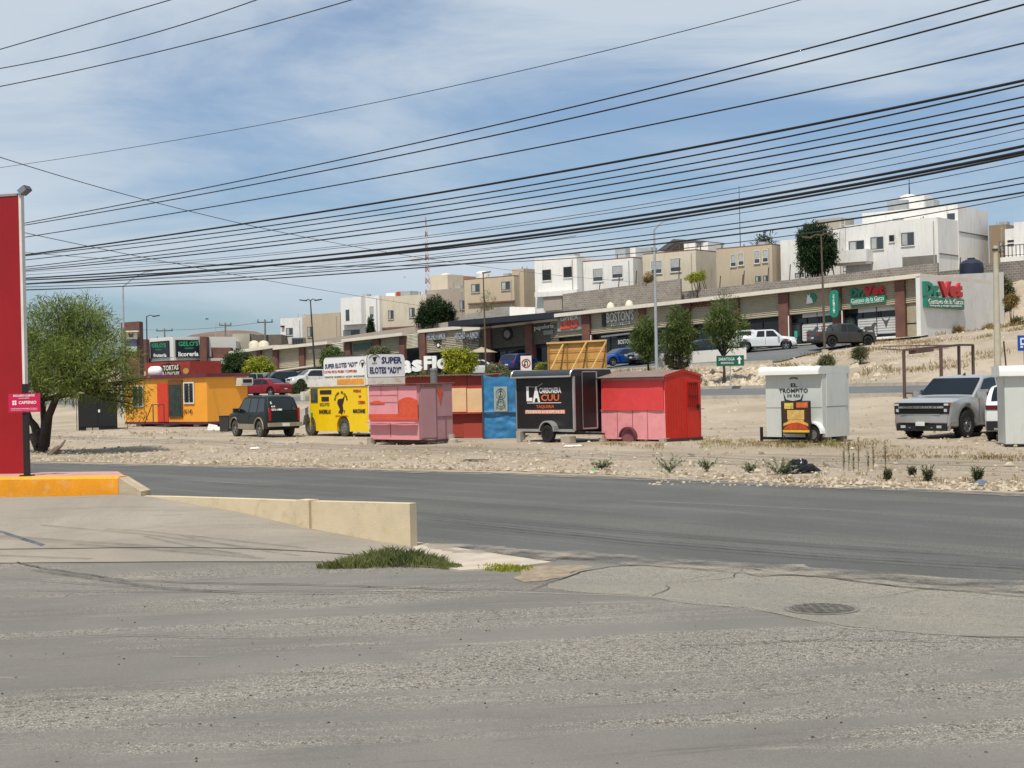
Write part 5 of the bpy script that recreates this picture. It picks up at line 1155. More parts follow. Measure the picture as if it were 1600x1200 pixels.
CINDER = mat('cinder_block', '#a39a8b', .95, var=.12, vs=6, bs=.4, dirt='#7c7263', da=.4)
def block(x, y, w_=.4, h=.2, d=.2, rz=0, label='concrete block propping up a food trailer', group='blocks under the trailers', n=1, F_=None):
    P = F_.out(x, y); t = thing('concrete_block', label, 'block', (P.x, P.y, terr(P.x, P.y)-.02), F_.rz+rz, group)
    for k in range(n):
        b = MB(); b.box(-w_/2, w_/2, -d/2, d/2, k*(h+.004), k*(h+.004)+h); b.build('block', CINDER, t)
    return t
# 1 ---- white rounded roof trailer with the bull horn logo
def white_trailer(label, F_, xl, W_, zb, zt_, awn, name='food_trailer', mm=None):
    t = thing(name, label, 'food trailer', tuple(F_.loc), F_.rz)
    return t
F1 = stall_frame(1286.5, 691.5)
TW = mat('trailer_white', '#c3c6c0', .5, var=.03, vs=1.5, dirt='#98978c', da=.25, streak=True); TWB = mat('trailer_roof_white', '#e4e6e0', .45, var=.02)
t1 = thing('food_trailer', 'small white food trailer lettered with a bull horn logo, poster stand in front', 'food trailer', tuple(F1.loc), F1.rz)
xl, _ = F1.y(1197, 640); _, z0 = F1.y(1286, 683.5); _, z1 = F1.y(1283, 571.5); W1_ = F1.x(1327, 640)[0]
b = MB(); b.box(xl, 0, .01, W1_, z0, z1-.25); dent_panel(b, xl, 0, 0, z0, z1-.25, .006, 1); b.build('body', TW, t1, 40)
b = MB(); za = z1-.25; pr = [(-.20, za), (-.20, za+.02)]+[(-.04+.16*math.cos(R(a)), za+.11+.14*math.sin(R(a))) for a in range(180, 89, -15)]+[(W1_-.12+.14*math.cos(R(a)), za+.11+.14*math.sin(R(a))) for a in range(90, -1, -15)]+[(W1_+.02, za)]
b.prism(pr[::-1], 'x', xl-.12, .0); b.build('rounded_roof', TWB, t1, 30)
b = MB(); b.prism(pr[::-1], 'x', .002, .03); b.build('roof_end', TW, t1)
y0, y1, zz0, zz1 = rect_x(F1, (1290.5, 583.5, 1322, 634)); b = MB(); b.box(.003, .03, y0, y1, zz0, zz1); d_ = b.build('upper_hatch', TW, t1)
y0, y1, zz0, zz1 = rect_x(F1, (1290.5, 636, 1322, 682)); b = MB(); b.box(.003, .022, y0, y1, zz0, zz1); b.build('lower_hatch', TW, t1)
INK = mat('ink', '#26282b')
b = MB(); ytext(F1, t1, 'EL', (1236, 599, 1246, 604.5), INK, .02, b=b); ytext(F1, t1, 'TROMPITO', (1217.5, 607, 1262.5, 613.5), INK, .015, b=b); ytext(F1, t1, 'DE RES', (1230, 616, 1250, 620), INK, 0, b=b)
for k in range(5):
    x, z = F1.y(1235+k*2.6, 591.5-1.2*math.sin(math.pi*k/4)); b.box(x-.025, x+.025, -.015, -.008, z-.02, z+.02)
hx = [F1.y(px, py) for px, py in ((1225, 616), (1227.5, 625), (1232, 626.5), (1239, 628.5), (1246, 626.5), (1252, 625), (1255, 616))]
b.tube([(x, -.012, z) for x, z in hx], [.012, .03, .03, .04, .03, .03, .012], 5); b.build('lettering', INK, t1)
b = MB(); x, z = F1.y(1199, 637); b.box(xl+.01, -.01, -.008, -.003, z-.006, z+.006); b.build('panel_seam', mat('seam_grey', '#8e918c', .6), t1)
# fender, wheel, hitch
fx, fz = F1.y(1271, 684, -.12); fender(F1, t1, fx, .36, .22, TWB, z0=.28); small_wheel(t1, fx, -.1, .27, .16)
b = MB(); b.box(xl-.32, xl+.1, .15, .22, z0-.08, z0-.005); b.box(xl-.36, xl-.29, .15, .22, .0, z0+.30); b.box(xl-.11, xl-.05, .15, .22, z0-.0, z0+.28); b.box(xl-.35, 0, .3, .36, z0-.1, z0-.01); b.box(xl-.1, 0, W1_-.3, W1_-.24, z0-.1, z0-.005); b.build('tow_bar', mat('near_black', '#131313'), t1)
for (yy, n_) in ((.35, 'near'), (W1_-.25, 'far')): block(-.15, yy, .3, .17, .2, F_=F1, label='hollow concrete block under the right side of the bull horn trailer, %s one' % n_, group='blocks under the bull horn trailer')
# poster stand
px0, z0p = F1.y(1223, 690, -.35); p = F1.out(px0+.0, -.35)
x0, x1, zz0, zz1 = rect_y(F1, (1222, 627, 1266, 676), -.35); ps_ = thing('poster_stand', 'upright food poster in a black iron stand leaning at the bull horn trailer', 'poster stand', tuple(F1.out((x0+x1)/2, -.35)), F1.rz)
cx = (x0+x1)/2; hw = (x1-x0)/2
b = MB(); 
for s_ in (-1, 1): b.bar((s_*hw, 0, 0), (s_*hw, 0, zz1), .035); b.bar((s_*hw, 0, zz0-.05), (s_*(hw-.15), .0, zz0-.2), .025); b.bar((s_*hw, -.28, .015), (s_*hw, .28, .015), .03)
b.bar((-hw, 0, zz0-.02), (hw, 0, zz0-.02), .03); b.bar((-hw, 0, zz1), (hw, 0, zz1), .03); b.build('stand', mat('near_black', '#131313'), ps_)
b = MB(); b.box(-hw+.02, hw-.02, -.015, .015, zz0, zz1-.02); pb = b.build('poster', mat('poster_brown', '#3c2018', .5, var=.3, vs=4), ps_)
def pq(name, m, x_0, x_1, z_0, z_1, k=0): q = MB(); q.box(-hw+2*hw*x_0, -hw+2*hw*x_1, -.02-k*.003, -.0155-k*.003, zz0+(zz1-zz0)*z_0, zz0+(zz1-zz0)*z_1); return q.build(name, m, pb)
pq('yellow_strip', mat('poster_yellow', '#d9b02f', .5), .03, .97, .01, .085); pq('bread_picture', mat('bread', '#c9a45c', .6, var=.2, vs=9), .2, .8, .42, .72); pq('bread_picture', mat('bread', ''), .22, .78, .34, .41)
pq('caption', mat('poster_gold', '#cdb354', .5, var=.4, vs=15), .1, .42, .76, .95); pq('caption', mat('poster_orange', '#c4622c', .5, var=.4, vs=15), .53, .93, .80, .96)
b = MB(); N_ = 14; P_ = [(-hw+2*hw*(.06+.88*k/N_), zz0+(zz1-zz0)*(.10+.22*math.sin(math.pi*k/N_)**.6)) for k in range(N_+1)]; b.prism(P_, 'y', -.024, -.016); b.build('sausage_picture', mat('sausage', '#b5451f', .5, var=.3, vs=8), pb)
b = MB(); P_ = [(-hw+2*hw*(.06+.88*k/N_), zz0+(zz1-zz0)*(.20+.12*math.sin(math.pi*k/N_))) for k in range(N_+1)]; P2 = [(x, z+.085) for x, z in P_[::-1]]; b.prism(P_+P2, 'y', -.028, -.0245); b.build('ribbon_picture', mat('poster_cream', '#dba24f', .5, var=.2, vs=12), pb)
# 2 ---- second white trailer cut by the right edge
F2 = stall_frame(1571.5, 697, 39.8, R(0))
t2 = thing('food_trailer', 'white rounded roof food trailer cut off by the right edge of the view', 'food trailer', tuple(F2.loc), R(-12))
F2 = Fr(F2.loc, R(-12)); z0 = F2.y(1572, 694)[1]; z1 = F2.y(1572, 571)[1]
b = MB(); b.box(0, 2.6, .01, 1.8, z0, z1-.3); dent_panel(b, 0, 2.6, 0, z0, z1-.3, .005, 3); b.build('body', TW, t2, 40)
za = z1-.28; pr = [(-.16, za), (-.16, za+.02)]+[(-.0+.16*math.cos(R(a)), za+.12+.15*math.sin(R(a))) for a in range(180, 89, -15)]+[(1.8, za+.27), (1.82, za)]
b = MB(); b.prism(pr[::-1], 'x', -.14, 2.6); b.build('rounded_roof', TWB, t2, 30)
b = MB(); b.box(-.02, 2.6, -.02, 0.0, z0-.05, z0); b.box(.02, .06, .2, .26, 0, z0); b.box(1.5, 1.56, .2, .26, 0, z0-.05); b.build('chassis', mat('near_black', '#131313'), t2)
b = MB(); b.box(-.012, 0, -.004, .03, z0, z1-.3); b.build('corner_trim', mat('seam_grey', ''), t2)
# 3 ---- red and pink trailer
F3 = stall_frame(1040.5, 690.5)
t3 = thing('food_trailer', 'faded pink and red metal food trailer with a gabled grey roof', 'food trailer', tuple(F3.loc), F3.rz)
PINKT = mat('faded_pink', '#e09497', .6, var=.05, vs=2, dirt='#bf6470', da=.4, bs=.1, bscale=4); CORAL = mat('coral_red', '#d43f3f', .55, var=.06, vs=2, dirt='#d66468', da=.35, bs=.1, bscale=4); REDT = mat('bright_red_metal', '#c2230d', .5, var=.06, vs=2.5, dirt='#8b1a10', da=.3, bs=.1, bscale=5)
xl, _ = F3.y(939.5, 640); z0 = F3.y(1040, 687)[1]; zm = F3.y(990, 640)[1]; zE = F3.y(1038, 588)[1]; W3 = F3.x(1094, 640)[0]
b = MB(); b.box(xl, -.0, .02, W3, z0, zE); dent_panel(b, xl, 0, 0.0, z0, zm, .02, 5); b.build('body', PINKT, t3, 40)
b = MB(); dent_panel(b, xl+.05, -.05, -.03, zm, zE-.12, .02, 7); b.box(xl+.05, -.05, -.028, -.001, zm-.02, zE-.12); b.build('serving_hatch', CORAL, t3, 40)
b = MB(); b.box(xl, 0, -.045, -.032, zm-.02, zm+.0); b.build('hatch_lip', CORAL, t3)
zr = F3.x(1068, 580)[1]
b = MB(); ym = W3/2; b.prism([(-.0, z0-.06), (W3, z0-.06), (W3+.02, zE), (ym, zr), (-.02, zE)], 'x', .0, .03); b.build('end_wall', REDT, t3)
b = MB(); e0, e1 = (-.16, zE-.03), (W3+.12, zE-.03)
b._add([(xl-.1, e0[0], e0[1]), (.06, e0[0], e0[1]), (.06, ym, zr+.02), (xl-.1, ym, zr+.02), (xl-.1, e0[0], e0[1]+.03), (.06, e0[0], e0[1]+.03), (.06, ym, zr+.05), (xl-.1, ym, zr+.05)], [(0, 3, 2, 1), (4, 5, 6, 7), (0, 1, 5, 4), (1, 2, 6, 5), (2, 3, 7, 6), (3, 0, 4, 7)])
b._add([(xl-.1, ym, zr+.02), (.06, ym, zr+.02), (.06, e1[0], e1[1]), (xl-.1, e1[0], e1[1]), (xl-.1, ym, zr+.05), (.06, ym, zr+.05), (.06, e1[0], e1[1]+.03), (xl-.1, e1[0], e1[1]+.03)], [(0, 3, 2, 1), (4, 5, 6, 7), (0, 1, 5, 4), (1, 2, 6, 5), (2, 3, 7, 6), (3, 0, 4, 7)])
b.build('roof', mat('rusty_roof', '#7d6a60', .8, var=.12, vs=3, dirt='#5f4f46', da=.4), t3)
b = MB(); b.prism([(-.03, zE-.03), (ym, zr-.02), (W3+.03, zE-.03), (W3+.03, zE+.05), (ym, zr+.07), (-.03, zE+.05)], 'x', .031, .06); b.build('gable_trim', REDT, t3)
y0, y1, zz0, zz1 = rect_x(F3, (1072, 595, 1090, 684)); b = MB(); b.box(.031, .05, y0, y1, zz0, zz1); dr = b.build('door', REDT, t3)
DRED = mat('dark_red_metal', '#7e150c', .5)
b = MB()
for k in range(6): y = y0+.06+(y1-y0-.12)*k/5; b.bar((.065, y, zz0+(zz1-zz0)*.55), (.065, y, zz1-.08), .02)
for f in (.55, .75, .97): b.bar((.065, y0+.03, zz0+(zz1-zz0)*f), (.065, y1-.03, zz0+(zz1-zz0)*f), .025)
b.build('door_grille', DRED, dr); b = MB(); b.box(.051, .12, y1-.1, y1+.0, zz0+(zz1-zz0)*.52, zz0+(zz1-zz0)*.58); b.bar((.08, y1-.1, zz0+(zz1-zz0)*.5), (.08, y1+.25, zz0+(zz1-zz0)*.5), .02); b.build('latch', mat('near_black', '#131313'), dr)
fx, _ = F3.y(982, 684, -.05); fender(F3, t3, fx, .36, .14, mat('brown_metal', '#5a3336', .6), z0=.13)
b = MB(); b.lathe([(0, -.03), (.26, -.03), (.26, .03), (0, .03)], c=(fx, -.02, .12), ax='y', n=20); b.build('hub_plate', mat('rusty_tyre', '#7d4a4c', .9), t3)
b = MB(); b.box(xl, 0, .1, .18, z0-.12, z0-.004); b.box(xl, .03, W3-.2, W3-.1, z0-.14, z0-.065); b.box(.035, .06, -.02, W3+.04, z0-.08, z0+.02); b.build('chassis', mat('rusty_iron', '#3f2f28', .8), t3)
for x, w_ in ((xl+.1, 'left'), (-.05, 'right')): block(x, -.02, .2, .12, .3, F_=F3, label='weathered block under the %s corner of the red and pink trailer' % w_, group='blocks under the red trailer')
b = MB()
for f in (.27, .5, .74): b.box(xl*f-.006, xl*f+.006, -.026, -.004, z0+.02, zm-.03)
b.build('panel_seam', mat('seam_dark_pink', '#a0606a', .7), t3)
b = MB()
for k in range(7): y = .12+(W3*.52)*k/7; b.box(.031, .038, y, y+.03, z0, zE-.05)
b.build('rib', REDT, t3)
b = MB(); b.tube([(xl-.1, -.17, zE-.02), (.06, -.17, zE-.02)], .02, 5); b.build('gutter', mat('rusty_iron', '#3f2f28', .8), t3)
# 4 ---- black taqueria trailer
F4 = stall_frame(899, 691.5)
BLK = mat('black_panel', '#17181a', .42, var=.2, vs=1, dirt='#3a3835', da=.25); ALU = mat('alu_trim', '#b2b3b2', .4, .6)
t4 = thing('food_trailer', 'glossy black taco trailer with white and orange lettering on concrete blocks', 'food trailer', tuple(F4.loc), F4.rz)
xl, _ = F4.y(807, 640); z0 = F4.y(899, 673)[1]; z1 = F4.y(898, 577.5)[1]; W4 = 1.9
b = MB(); b.box(xl, 0, 0, W4, z0, z1-.2); b.build('body', BLK, t4)
za = z1-.22; pr = [(-.2, za)]+[(-.0+.2*math.cos(R(a)), za+.03+.2*math.sin(R(a))) for a in range(180, 89, -15)]+[(W4-.1, za+.22), (W4, za+.1), (W4, za)]
b = MB(); b.prism(pr[::-1], 'x', xl-.02, 0.0); b.build('rounded_roof', mat('charcoal_roof', '#33373a', .5), t4, 30)
b = MB(); b.tube([(xl-.05, -.2, za), (0.01, -.2, za)], .03, 6); b.tube([(xl-.03, y, z) for y, z in pr[:9]], .03, 5); b.tube([(.01, y, z) for y, z in pr[:9]], .03, 5)
b.box(-.06, .0, -.03, -.002, z0, za); b.box(xl, xl+.04, -.03, -.002, z0, za); b.box(xl, 0, -.03, -.002, z0-.04, z0+.05); b.box(.001, .02, -.03, .03, z0, za); b.build('alu_trim', ALU, t4)
y0, y1, zz0, zz1 = rect_x(F4, (909, 580, 932.5, 670)); y0, y1, zz0, zz1 = (y0, y1, zz0, zz1)
b = MB(); b.box(.002, .02, y0, y1, zz0, zz1); dr = b.build('door', BLK, t4); b = MB()
for a in ((y0, y0+.015), (y1-.05, y1)): b.box(.021, .035, a[0], a[1], zz0, zz1)
b.box(.021, .035, y0, y1, zz1-.03, zz1); b.box(.021, .035, y0, y1, zz0, zz0+.04); b.build('door_frame', ALU, dr)
OR = mat('orange_vinyl', '#e06a37', .5); PK_ = mat('salmon_vinyl', '#dc9078', .5)
b = MB(); ytext(F4, t4, 'L', (823, 604, 832, 627), None, .05, b=b); ytext(F4, t4, 'A', (832.5, 604, 844, 628.5), None, .05, b=b); ytext(F4, t4, 'CARBONERA', (843, 605.5, 877, 614.5), None, .02, b=b)
b.build('lettering', WHITEP, t4)
b = MB(); ytext(F4, t4, 'CUU', (846, 616, 874, 626.5), None, .015, b=b); ytext(F4, t4, 'TAQUERIA', (838.5, 633, 866, 638.5), None, 0, b=b); b.build('lettering', OR, t4)
x0, x1, zz0, zz1 = rect_y(F4, (821, 640.5, 883, 646.5)); b = MB(); b.box(x0, x1, -.012, -.004, zz0, zz1); o = b.build('phone_strip', PK_, t4)
b = MB(); ytext(F4, t4, 'PEDIDOS 614 339 54 21', (823, 641.5, 881, 645.7), None, .01, b=b, y=-.018); b.build('lettering', WHITEP, o)
x0, x1, zz0, zz1 = rect_y(F4, (824, 629, 877, 630)); b = MB(); b.box(x0, x1, -.012, -.004, zz0, zz1); b.tube([(F4.y(*q)[0], -.01, F4.y(*q)[1]) for q in ((826, 604), (835, 605), (842, 603), (848, 599))], .006, 4); b.build('underline', WHITEP, t4)
fx, _ = F4.y(858, 676, -.1); fender(F4, t4, fx, .36, .24, ALU, z0=z0-.02)
b = MB(); b.lathe([(.3, 0), (.3, .02)], c=(fx, 0, .3), ax='y', n=12); small_wheel(t4, fx, -.13, .29, .16, rm=DARKRIM)
b = MB(); b.box(xl, -.06, .1, .2, z0-.1, z0-.041); b.box(xl, -.02, W4-.2, W4-.1, z0-.1, z0-.01); b.bar((-.3, .3, z0-.1), (.25, 1.2, z0-.15), .06); b.build('chassis', mat('near_black', '#131313'), t4)
block(xl+.18, .0, .2, .36, .25, F_=F4, label='upright concrete block under the left end of the black taco trailer', group=None); block(-.3, -.02, .42, .22, .3, F_=F4, label='wide concrete block under the right corner of the black taco trailer', group=None)
# black trailer behind it with a plywood board on top
F5 = Fr((W(947, 640, 56.5).x, 56.5, 0), R(-10))
t5 = thing('black_trailer', 'plain black trailer behind the taco trailer', 'trailer', tuple(F5.loc), F5.rz)
z1 = F5.y(945, 576)[1]; xl, _ = F5.y(888, 620)
b = MB(); b.box(xl-1.2, 0, 0, 1.8, .45, z1); b.build('body', BLK, t5); b = MB(); b.box(.002, .05, .2, .5, z1-.25, z1-.1); b.build('side_lamp', mat('lens_dark', ''), t5); small_wheel(t5, xl+.4, .1, .3, .18)
b = MB(); b.box(-.05, .0, .0, .06, 0, .45); b.box(xl-1.2, xl-1.1, 0, .06, 0, .45); b.build('leg', mat('near_black', '#131313'), t5)
PLY = mat('plywood', '#c7964f', .7, var=.18, vs=3, dirt='#a87637', da=.6); PINE = mat('pine_batten', '#d3ab6c', .7, var=.1)
x0, x1, zz0, zz1 = rect_y(F5, (855.5, 534, 948, 578), .5); P_ = F5.out(0, .5)
t6 = thing('plywood_board', 'big plywood billboard back held up by sloping pine battens', 'billboard', (P_.x, P_.y, z1), F5.rz)
z_ = lambda z: z-z1
b = MB(); b.sbox(x0, x1, 0, .03, z_(zz0), z_(F5.y(857, 537.5, .5)[1]), z_(zz0), z_(F5.y(947, 533, .5)[1])); b.build('panel', PLY, t6)
b = MB(); zl, zr_ = z_(F5.y(857, 537.5, .5)[1]), z_(F5.y(947, 533, .5)[1]); LL = x1-x0
b.sbox(x0-.02, x1+.02, -.1, .05, zl-.005, zl+.06, zr_-.005, zr_+.06); b.build('top_rail', PINE, t6)
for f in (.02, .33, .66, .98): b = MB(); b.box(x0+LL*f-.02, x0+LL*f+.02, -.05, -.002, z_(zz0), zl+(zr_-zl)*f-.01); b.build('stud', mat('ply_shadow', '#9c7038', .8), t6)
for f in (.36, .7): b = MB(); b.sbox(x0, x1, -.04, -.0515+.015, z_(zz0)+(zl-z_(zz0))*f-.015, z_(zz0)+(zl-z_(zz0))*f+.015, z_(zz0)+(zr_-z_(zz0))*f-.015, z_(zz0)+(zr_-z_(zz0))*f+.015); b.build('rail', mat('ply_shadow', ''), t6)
for (pa, ya, pb_, yb) in ((880, 538, 861, 577), (917, 533, 894, 577), (947, 534, 924, 577)):
    a = F5.y(pa, ya, .42); c = F5.y(pb_, yb, -.1); b = MB(); b.bar((a[0], -.08, z_(a[1])), (c[0], -.55, z_(c[1])+.0), .05); b.build('brace', PINE, t6)
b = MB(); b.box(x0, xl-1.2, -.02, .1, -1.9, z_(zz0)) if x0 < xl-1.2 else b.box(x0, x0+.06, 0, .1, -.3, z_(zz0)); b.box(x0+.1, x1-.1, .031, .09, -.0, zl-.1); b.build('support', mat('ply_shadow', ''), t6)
# 5 ---- patched pink booth
F6 = stall_frame(655, 695)
t7 = thing('food_booth', 'patched pink metal food booth with orange primer stains on its hatch', 'food booth', tuple(F6.loc), F6.rz)
PB = mat('booth_pink', '#dd9398', .6, var=.04, vs=2, dirt='#c87884', da=.35, bs=.1, bscale=4); MAUVE = mat('booth_mauve', '#ae8286', .6, var=.05, vs=2, dirt='#97707a', da=.35); PRIM = mat('orange_primer', '#cf4f30', .65, var=.12, vs=5, dirt='#d9765a', da=.5)
xl, _ = F6.y(578, 640); z0 = F6.y(655, 687.5)[1]; z1 = F6.y(655, 601)[1]; W6 = F6.x(706, 640)[0]; zL = F6.y(616, 655)[1]
b = MB(); b.box(xl, 0, .02, W6, z0, z1); dent_panel(b, xl, 0, 0, z0, z1, .012, 9); b.build('body', PB, t7, 40)
b = MB(); dent_panel(b, xl+.02, -.02, -.05, zL, z1-.03, .01, 11); b.sbox(xl+.02, -.02, -.048, -.003, zL-.03, z1-.03, zL-.03, z1-.03); b.sbox(xl, 0, -.2, -.05, zL-.13, zL-.09, zL-.13, zL-.09); o = b.build('serving_hatch', PB, t7, 40)
b = MB(); x0, x1, a0, a1 = rect_y(F6, (578, 647, 655, 655)); b.box(x0+.02, x1, -.07, -.058, a0, a1); 
x0, x1, a0, a1 = rect_y(F6, (625, 626, 655, 650)); N_ = 10; b.prism([(x0, a0), (x1, a0)]+[(x1+(x0-x1)*k/N_, a1+.12*math.sin(math.pi*k/N_)) for k in range(N_+1)], 'y', -.074, -.064)
x0, x1, a0, a1 = rect_y(F6, (580, 627, 603, 631)); b.prism([(x0, a0), (x1, a0)]+[(x1+(x0-x1)*k/N_, a0+.03+.08*math.sin(math.pi*k/N_)) for k in range(N_+1)], 'y', -.074, -.064); b.build('primer_patch', PRIM, o)
b = MB()
for r_ in ((623.5, 605, 624, 648), (579, 617, 623, 617.5), (579, 628, 623, 628.5), (597, 604, 597.4, 617)): x0, x1, a0, a1 = rect_y(F6, r_); b.box(x0, x1, -.068, -.06, a0, a1)
x0, x1, a0, a1 = rect_y(F6, (610, 661, 610.8, 682)); b.box(x0, x1, -.02, -.008, a0, a1); b.build('panel_seam', mat('seam_dark_pink', '#a0606a', .7), o)
b = MB(); b.box(.0, .025, .0, W6, z0, z1+.02); b.build('side_wall', MAUVE, t7)
y0, y1, a0, a1 = rect_x(F6, (656, 605, 680, 684)); b = MB(); b.box(.026, .045, y0+.02, y1, a0, a1); dr = b.build('door', MAUVE, t7)
b = MB(); y0, y1, a0, a1 = rect_x(F6, (656.5, 599.5, 690, 604)); b.box(.046, .06, y0+.02, y1, a0, a1); b.build('rusty_lintel', mat('rusty_tin', '#8b6a55', .8, var=.3, vs=6), dr)
b = MB()
for r_ in ((680, 604, 681, 686), (681, 650, 705, 650.6), (695, 651, 695.6, 686)): y0, y1, a0, a1 = rect_x(F6, r_); b.box(.026, .05, y0, y1, a0, a1)
b.build('panel_seam', mat('seam_mauve', '#7c5a62', .7), t7)
y0, y1, a0, a1 = rect_x(F6, (681, 608, 690, 632)); b = MB(); b.prism([(y0, a1), (y0+.1, a0+.3), (y0+.16, a0), (y0+.28, a0+.5), (y1, a1)][::-1], 'x', .03, .048); b.build('primer_run', PRIM, t7)
b = MB()   # corrugated roof edge
n_ = 40; xs_ = [xl-.08+(.16-xl)*k/n_ for k in range(n_+1)]
for k in range(n_): 
    za_, zb_ = (.02*(k % 2), .02*((k+1) % 2)); b._add([(xs_[k], -.15, z1+.02+za_), (xs_[k+1], -.15, z1+.02+zb_), (xs_[k+1], W6+.1, z1+.03+zb_), (xs_[k], W6+.1, z1+.03+za_)], [(0, 1, 2, 3)])
    b._add([(xs_[k], -.15, z1+.01+za_), (xs_[k], W6+.1, z1+.02+za_), (xs_[k+1], W6+.1, z1+.02+zb_), (xs_[k+1], -.15, z1+.01+zb_)], [(0, 1, 2, 3)])
b.build('tin_roof', mat('maroon_tin', '#6e3a38', .7, var=.15), t7)
b = MB(); b.box(xl, .0, .1, .2, z0-.12, z0-.003); b.box(-.1, .6, .2, .3, z0-.05, z0+.0-.003); b.bar((0, .1, z0-.06), (.1, W6, z0-.05), .08); b.box(xl+.7, xl+.8, -.1, .6, .12, z0-.1); b.build('chassis', mat('rusty_iron', ''), t7)
small_wheel(t7, xl+1.15, .3, .16, .12)
block(xl+.03, .02, .22, .24, .25, F_=F6, label='concrete block under the left corner of the pink booth', group=None)
P_ = F6.out(.05, W6-.1); t_ = thing('concrete_lump', 'rounded concrete lump under the right end of the pink booth', 'block', (P_.x, P_.y, 0), TH); b = MB(); b.lathe([(.24, -.02), (.22, .12), (.13, .16), (.12, .3), (0, .3)], n=12); b.build('lump', CINDER, t_, 50)
# chimney behind the booth
t_ = thing('vent_pipe', 'dull galvanised vent pipe rising behind the pink booth', 'pipe', (W(679, 640, 55.2).x, 55.2, 0)); zt_ = W(679, 575, 55.2).z
b = MB(); b.lathe([(.13, 0), (.13, zt_-.1), (.145, zt_-.1), (.145, zt_-.02), (.13, zt_), (.11, zt_), (.11, zt_-.3)], n=16); b.build('pipe', mat('galvanised', '#7c817f', .5, .4, var=.15, vs=4), t_, 40)
# 6 ---- brick red stall with cream hatch
F7 = Fr((W(755, 640, 55.8).x, 55.8, 0), R(-20))
t8 = thing('food_stall', 'brick red market stall with cream shutters between the pink booth and blue stall', 'food stall', tuple(F7.loc), F7.rz)
BR = mat('brick_red_paint', '#98382b', .65, var=.06, vs=2, dirt='#7b2c22', da=.35); CRM = mat('cream_shutter', '#dfbb8d', .6, var=.05, vs=2, dirt='#c9a172', da=.3)
xl, _ = F7.y(634, 640); z1 = F7.y(740, 587)[1]
b = MB(); b.box(xl, 0, 0, 2.0, .03, z1); b.build('body', BR, t8)
for r_ in ((650, 607, 729, 644), (730.5, 607, 754, 644)): x0, x1, a0, a1 = rect_y(F7, r_); b = MB(); dent_panel(b, x0, x1, -.03, a0, a1, .01, 4); b.box(x0, x1, -.028, -.002, a0, a1); b.build('shutter', CRM, t8, 40)
x0, x1, a0, a1 = rect_y(F7, (640, 645, 755, 647)); b = MB(); b.box(x0, x1, -.2, -.003, a0, a1); b.build('counter', BR, t8)
x0, x1, a0, a1 = rect_y(F7, (725, 661, 754, 688)); b = MB(); b.box(x0, x1, -.03, -.002, a0, a1); b.build('lower_panel', mat('panel_red', '#a23f33', .6, var=.06), t8)
x0, _, a0, a1 = rect_y(F7, (729.3, 587, 730, 605)); b = MB(); b.box(x0, x0+.02, -.008, -.002, a0, a1); b.build('panel_seam', mat('near_black', ''), t8)
n_ = 50; b = MB(); xs_ = [xl-.05+(.1-xl)*k/n_ for k in range(n_+1)]
for k in range(n_): 
    za_, zb_ = (.03*(k % 2), .03*((k+1) % 2)); b._add([(xs_[k], -.2, z1+.01+za_), (xs_[k+1], -.2, z1+.01+zb_), (xs_[k+1], 2.1, z1+.06+zb_), (xs_[k], 2.1, z1+.06+za_)], [(0, 1, 2, 3), (3, 2, 1, 0)])
b.build('tin_roof', mat('rusty_tin', ''), t8)
# 7 ---- blue tarpaulin stall
F8 = Fr((W(806, 640, 54.6).x, 54.6, 0), R(-4))
t9 = thing('tarp_stall', 'stall wrapped in wrinkled blue tarpaulin with a grey emblem panel', 'market stall', tuple(F8.loc), F8.rz)
BLU = mat('blue_tarp', '#2f77a8', .5, var=.12, vs=3, dirt='#6d97b2', da=.35, bs=.5, bscale=5)
xl, _ = F8.y(755.5, 640); zl = F8.y(758, 585)[1]; zr_ = F8.y(805, 592.5)[1]; z0 = F8.y(780, 688)[1]; zm = F8.y(780, 645)[1]
b = MB(); NX, NZ = 26, 34
for j in range(NZ+1):
    for i in range(NX+1):
        f = i/NX; g_ = j/NZ; x = xl*(1-f); z = z0+(zl+(zr_-zl)*f-z0)*g_; lo = z < zm
        e = .035*noise.noise((x*2.2, z*1.2, 2))+.03*noise.noise((x*5, z*5, 4))+(.05*noise.noise((x*3+z*2, z*6, 8)) if lo else 0)-(.05 if abs(z-zm) < .05 else 0)
        if g_ == 1: z -= .05*math.sin(f*math.pi*2)
        b.v.append((x, e, z))
for j in range(NZ):
    for i in range(NX): k = j*(NX+1)+i; b.f.append((k, k+1, k+NX+2, k+NX+1)); b.m.append(0)
b._add([(xl, .08, z0), (0, .08, z0), (0, 1.8, z0), (xl, 1.8, z0), (xl, .08, zl-.06), (0, .08, zr_-.06), (0, 1.8, zr_-.1), (xl, 1.8, zl-.1)], [(0, 3, 2, 1), (4, 5, 6, 7), (0, 1, 5, 4), (1, 2, 6, 5), (2, 3, 7, 6), (3, 0, 4, 7)])
b.build('tarpaulin', BLU, t9, 60)
x0, x1, a0, a1 = rect_y(F8, (772, 604, 793, 643)); b = MB(); b.box(x0, x1, -.06, -.045, a0, a1); o = b.build('emblem_panel', mat('grey_green_panel', '#96a49c', .6, var=.06, vs=5), t9)
b = MB(); cx, hz = (x0+x1)/2, (a1-a0)
for (rx, rz_, cz) in ((.17, .2, a0+hz*.7), (.1, .12, a0+hz*.7), (.16, .18, a0+hz*.3), (.1, .1, a0+hz*.3)): b.tube([(cx+rx*math.cos(k*math.pi/8), -.066, cz+rz_*math.sin(k*math.pi/8)) for k in range(17)], .009, 4)
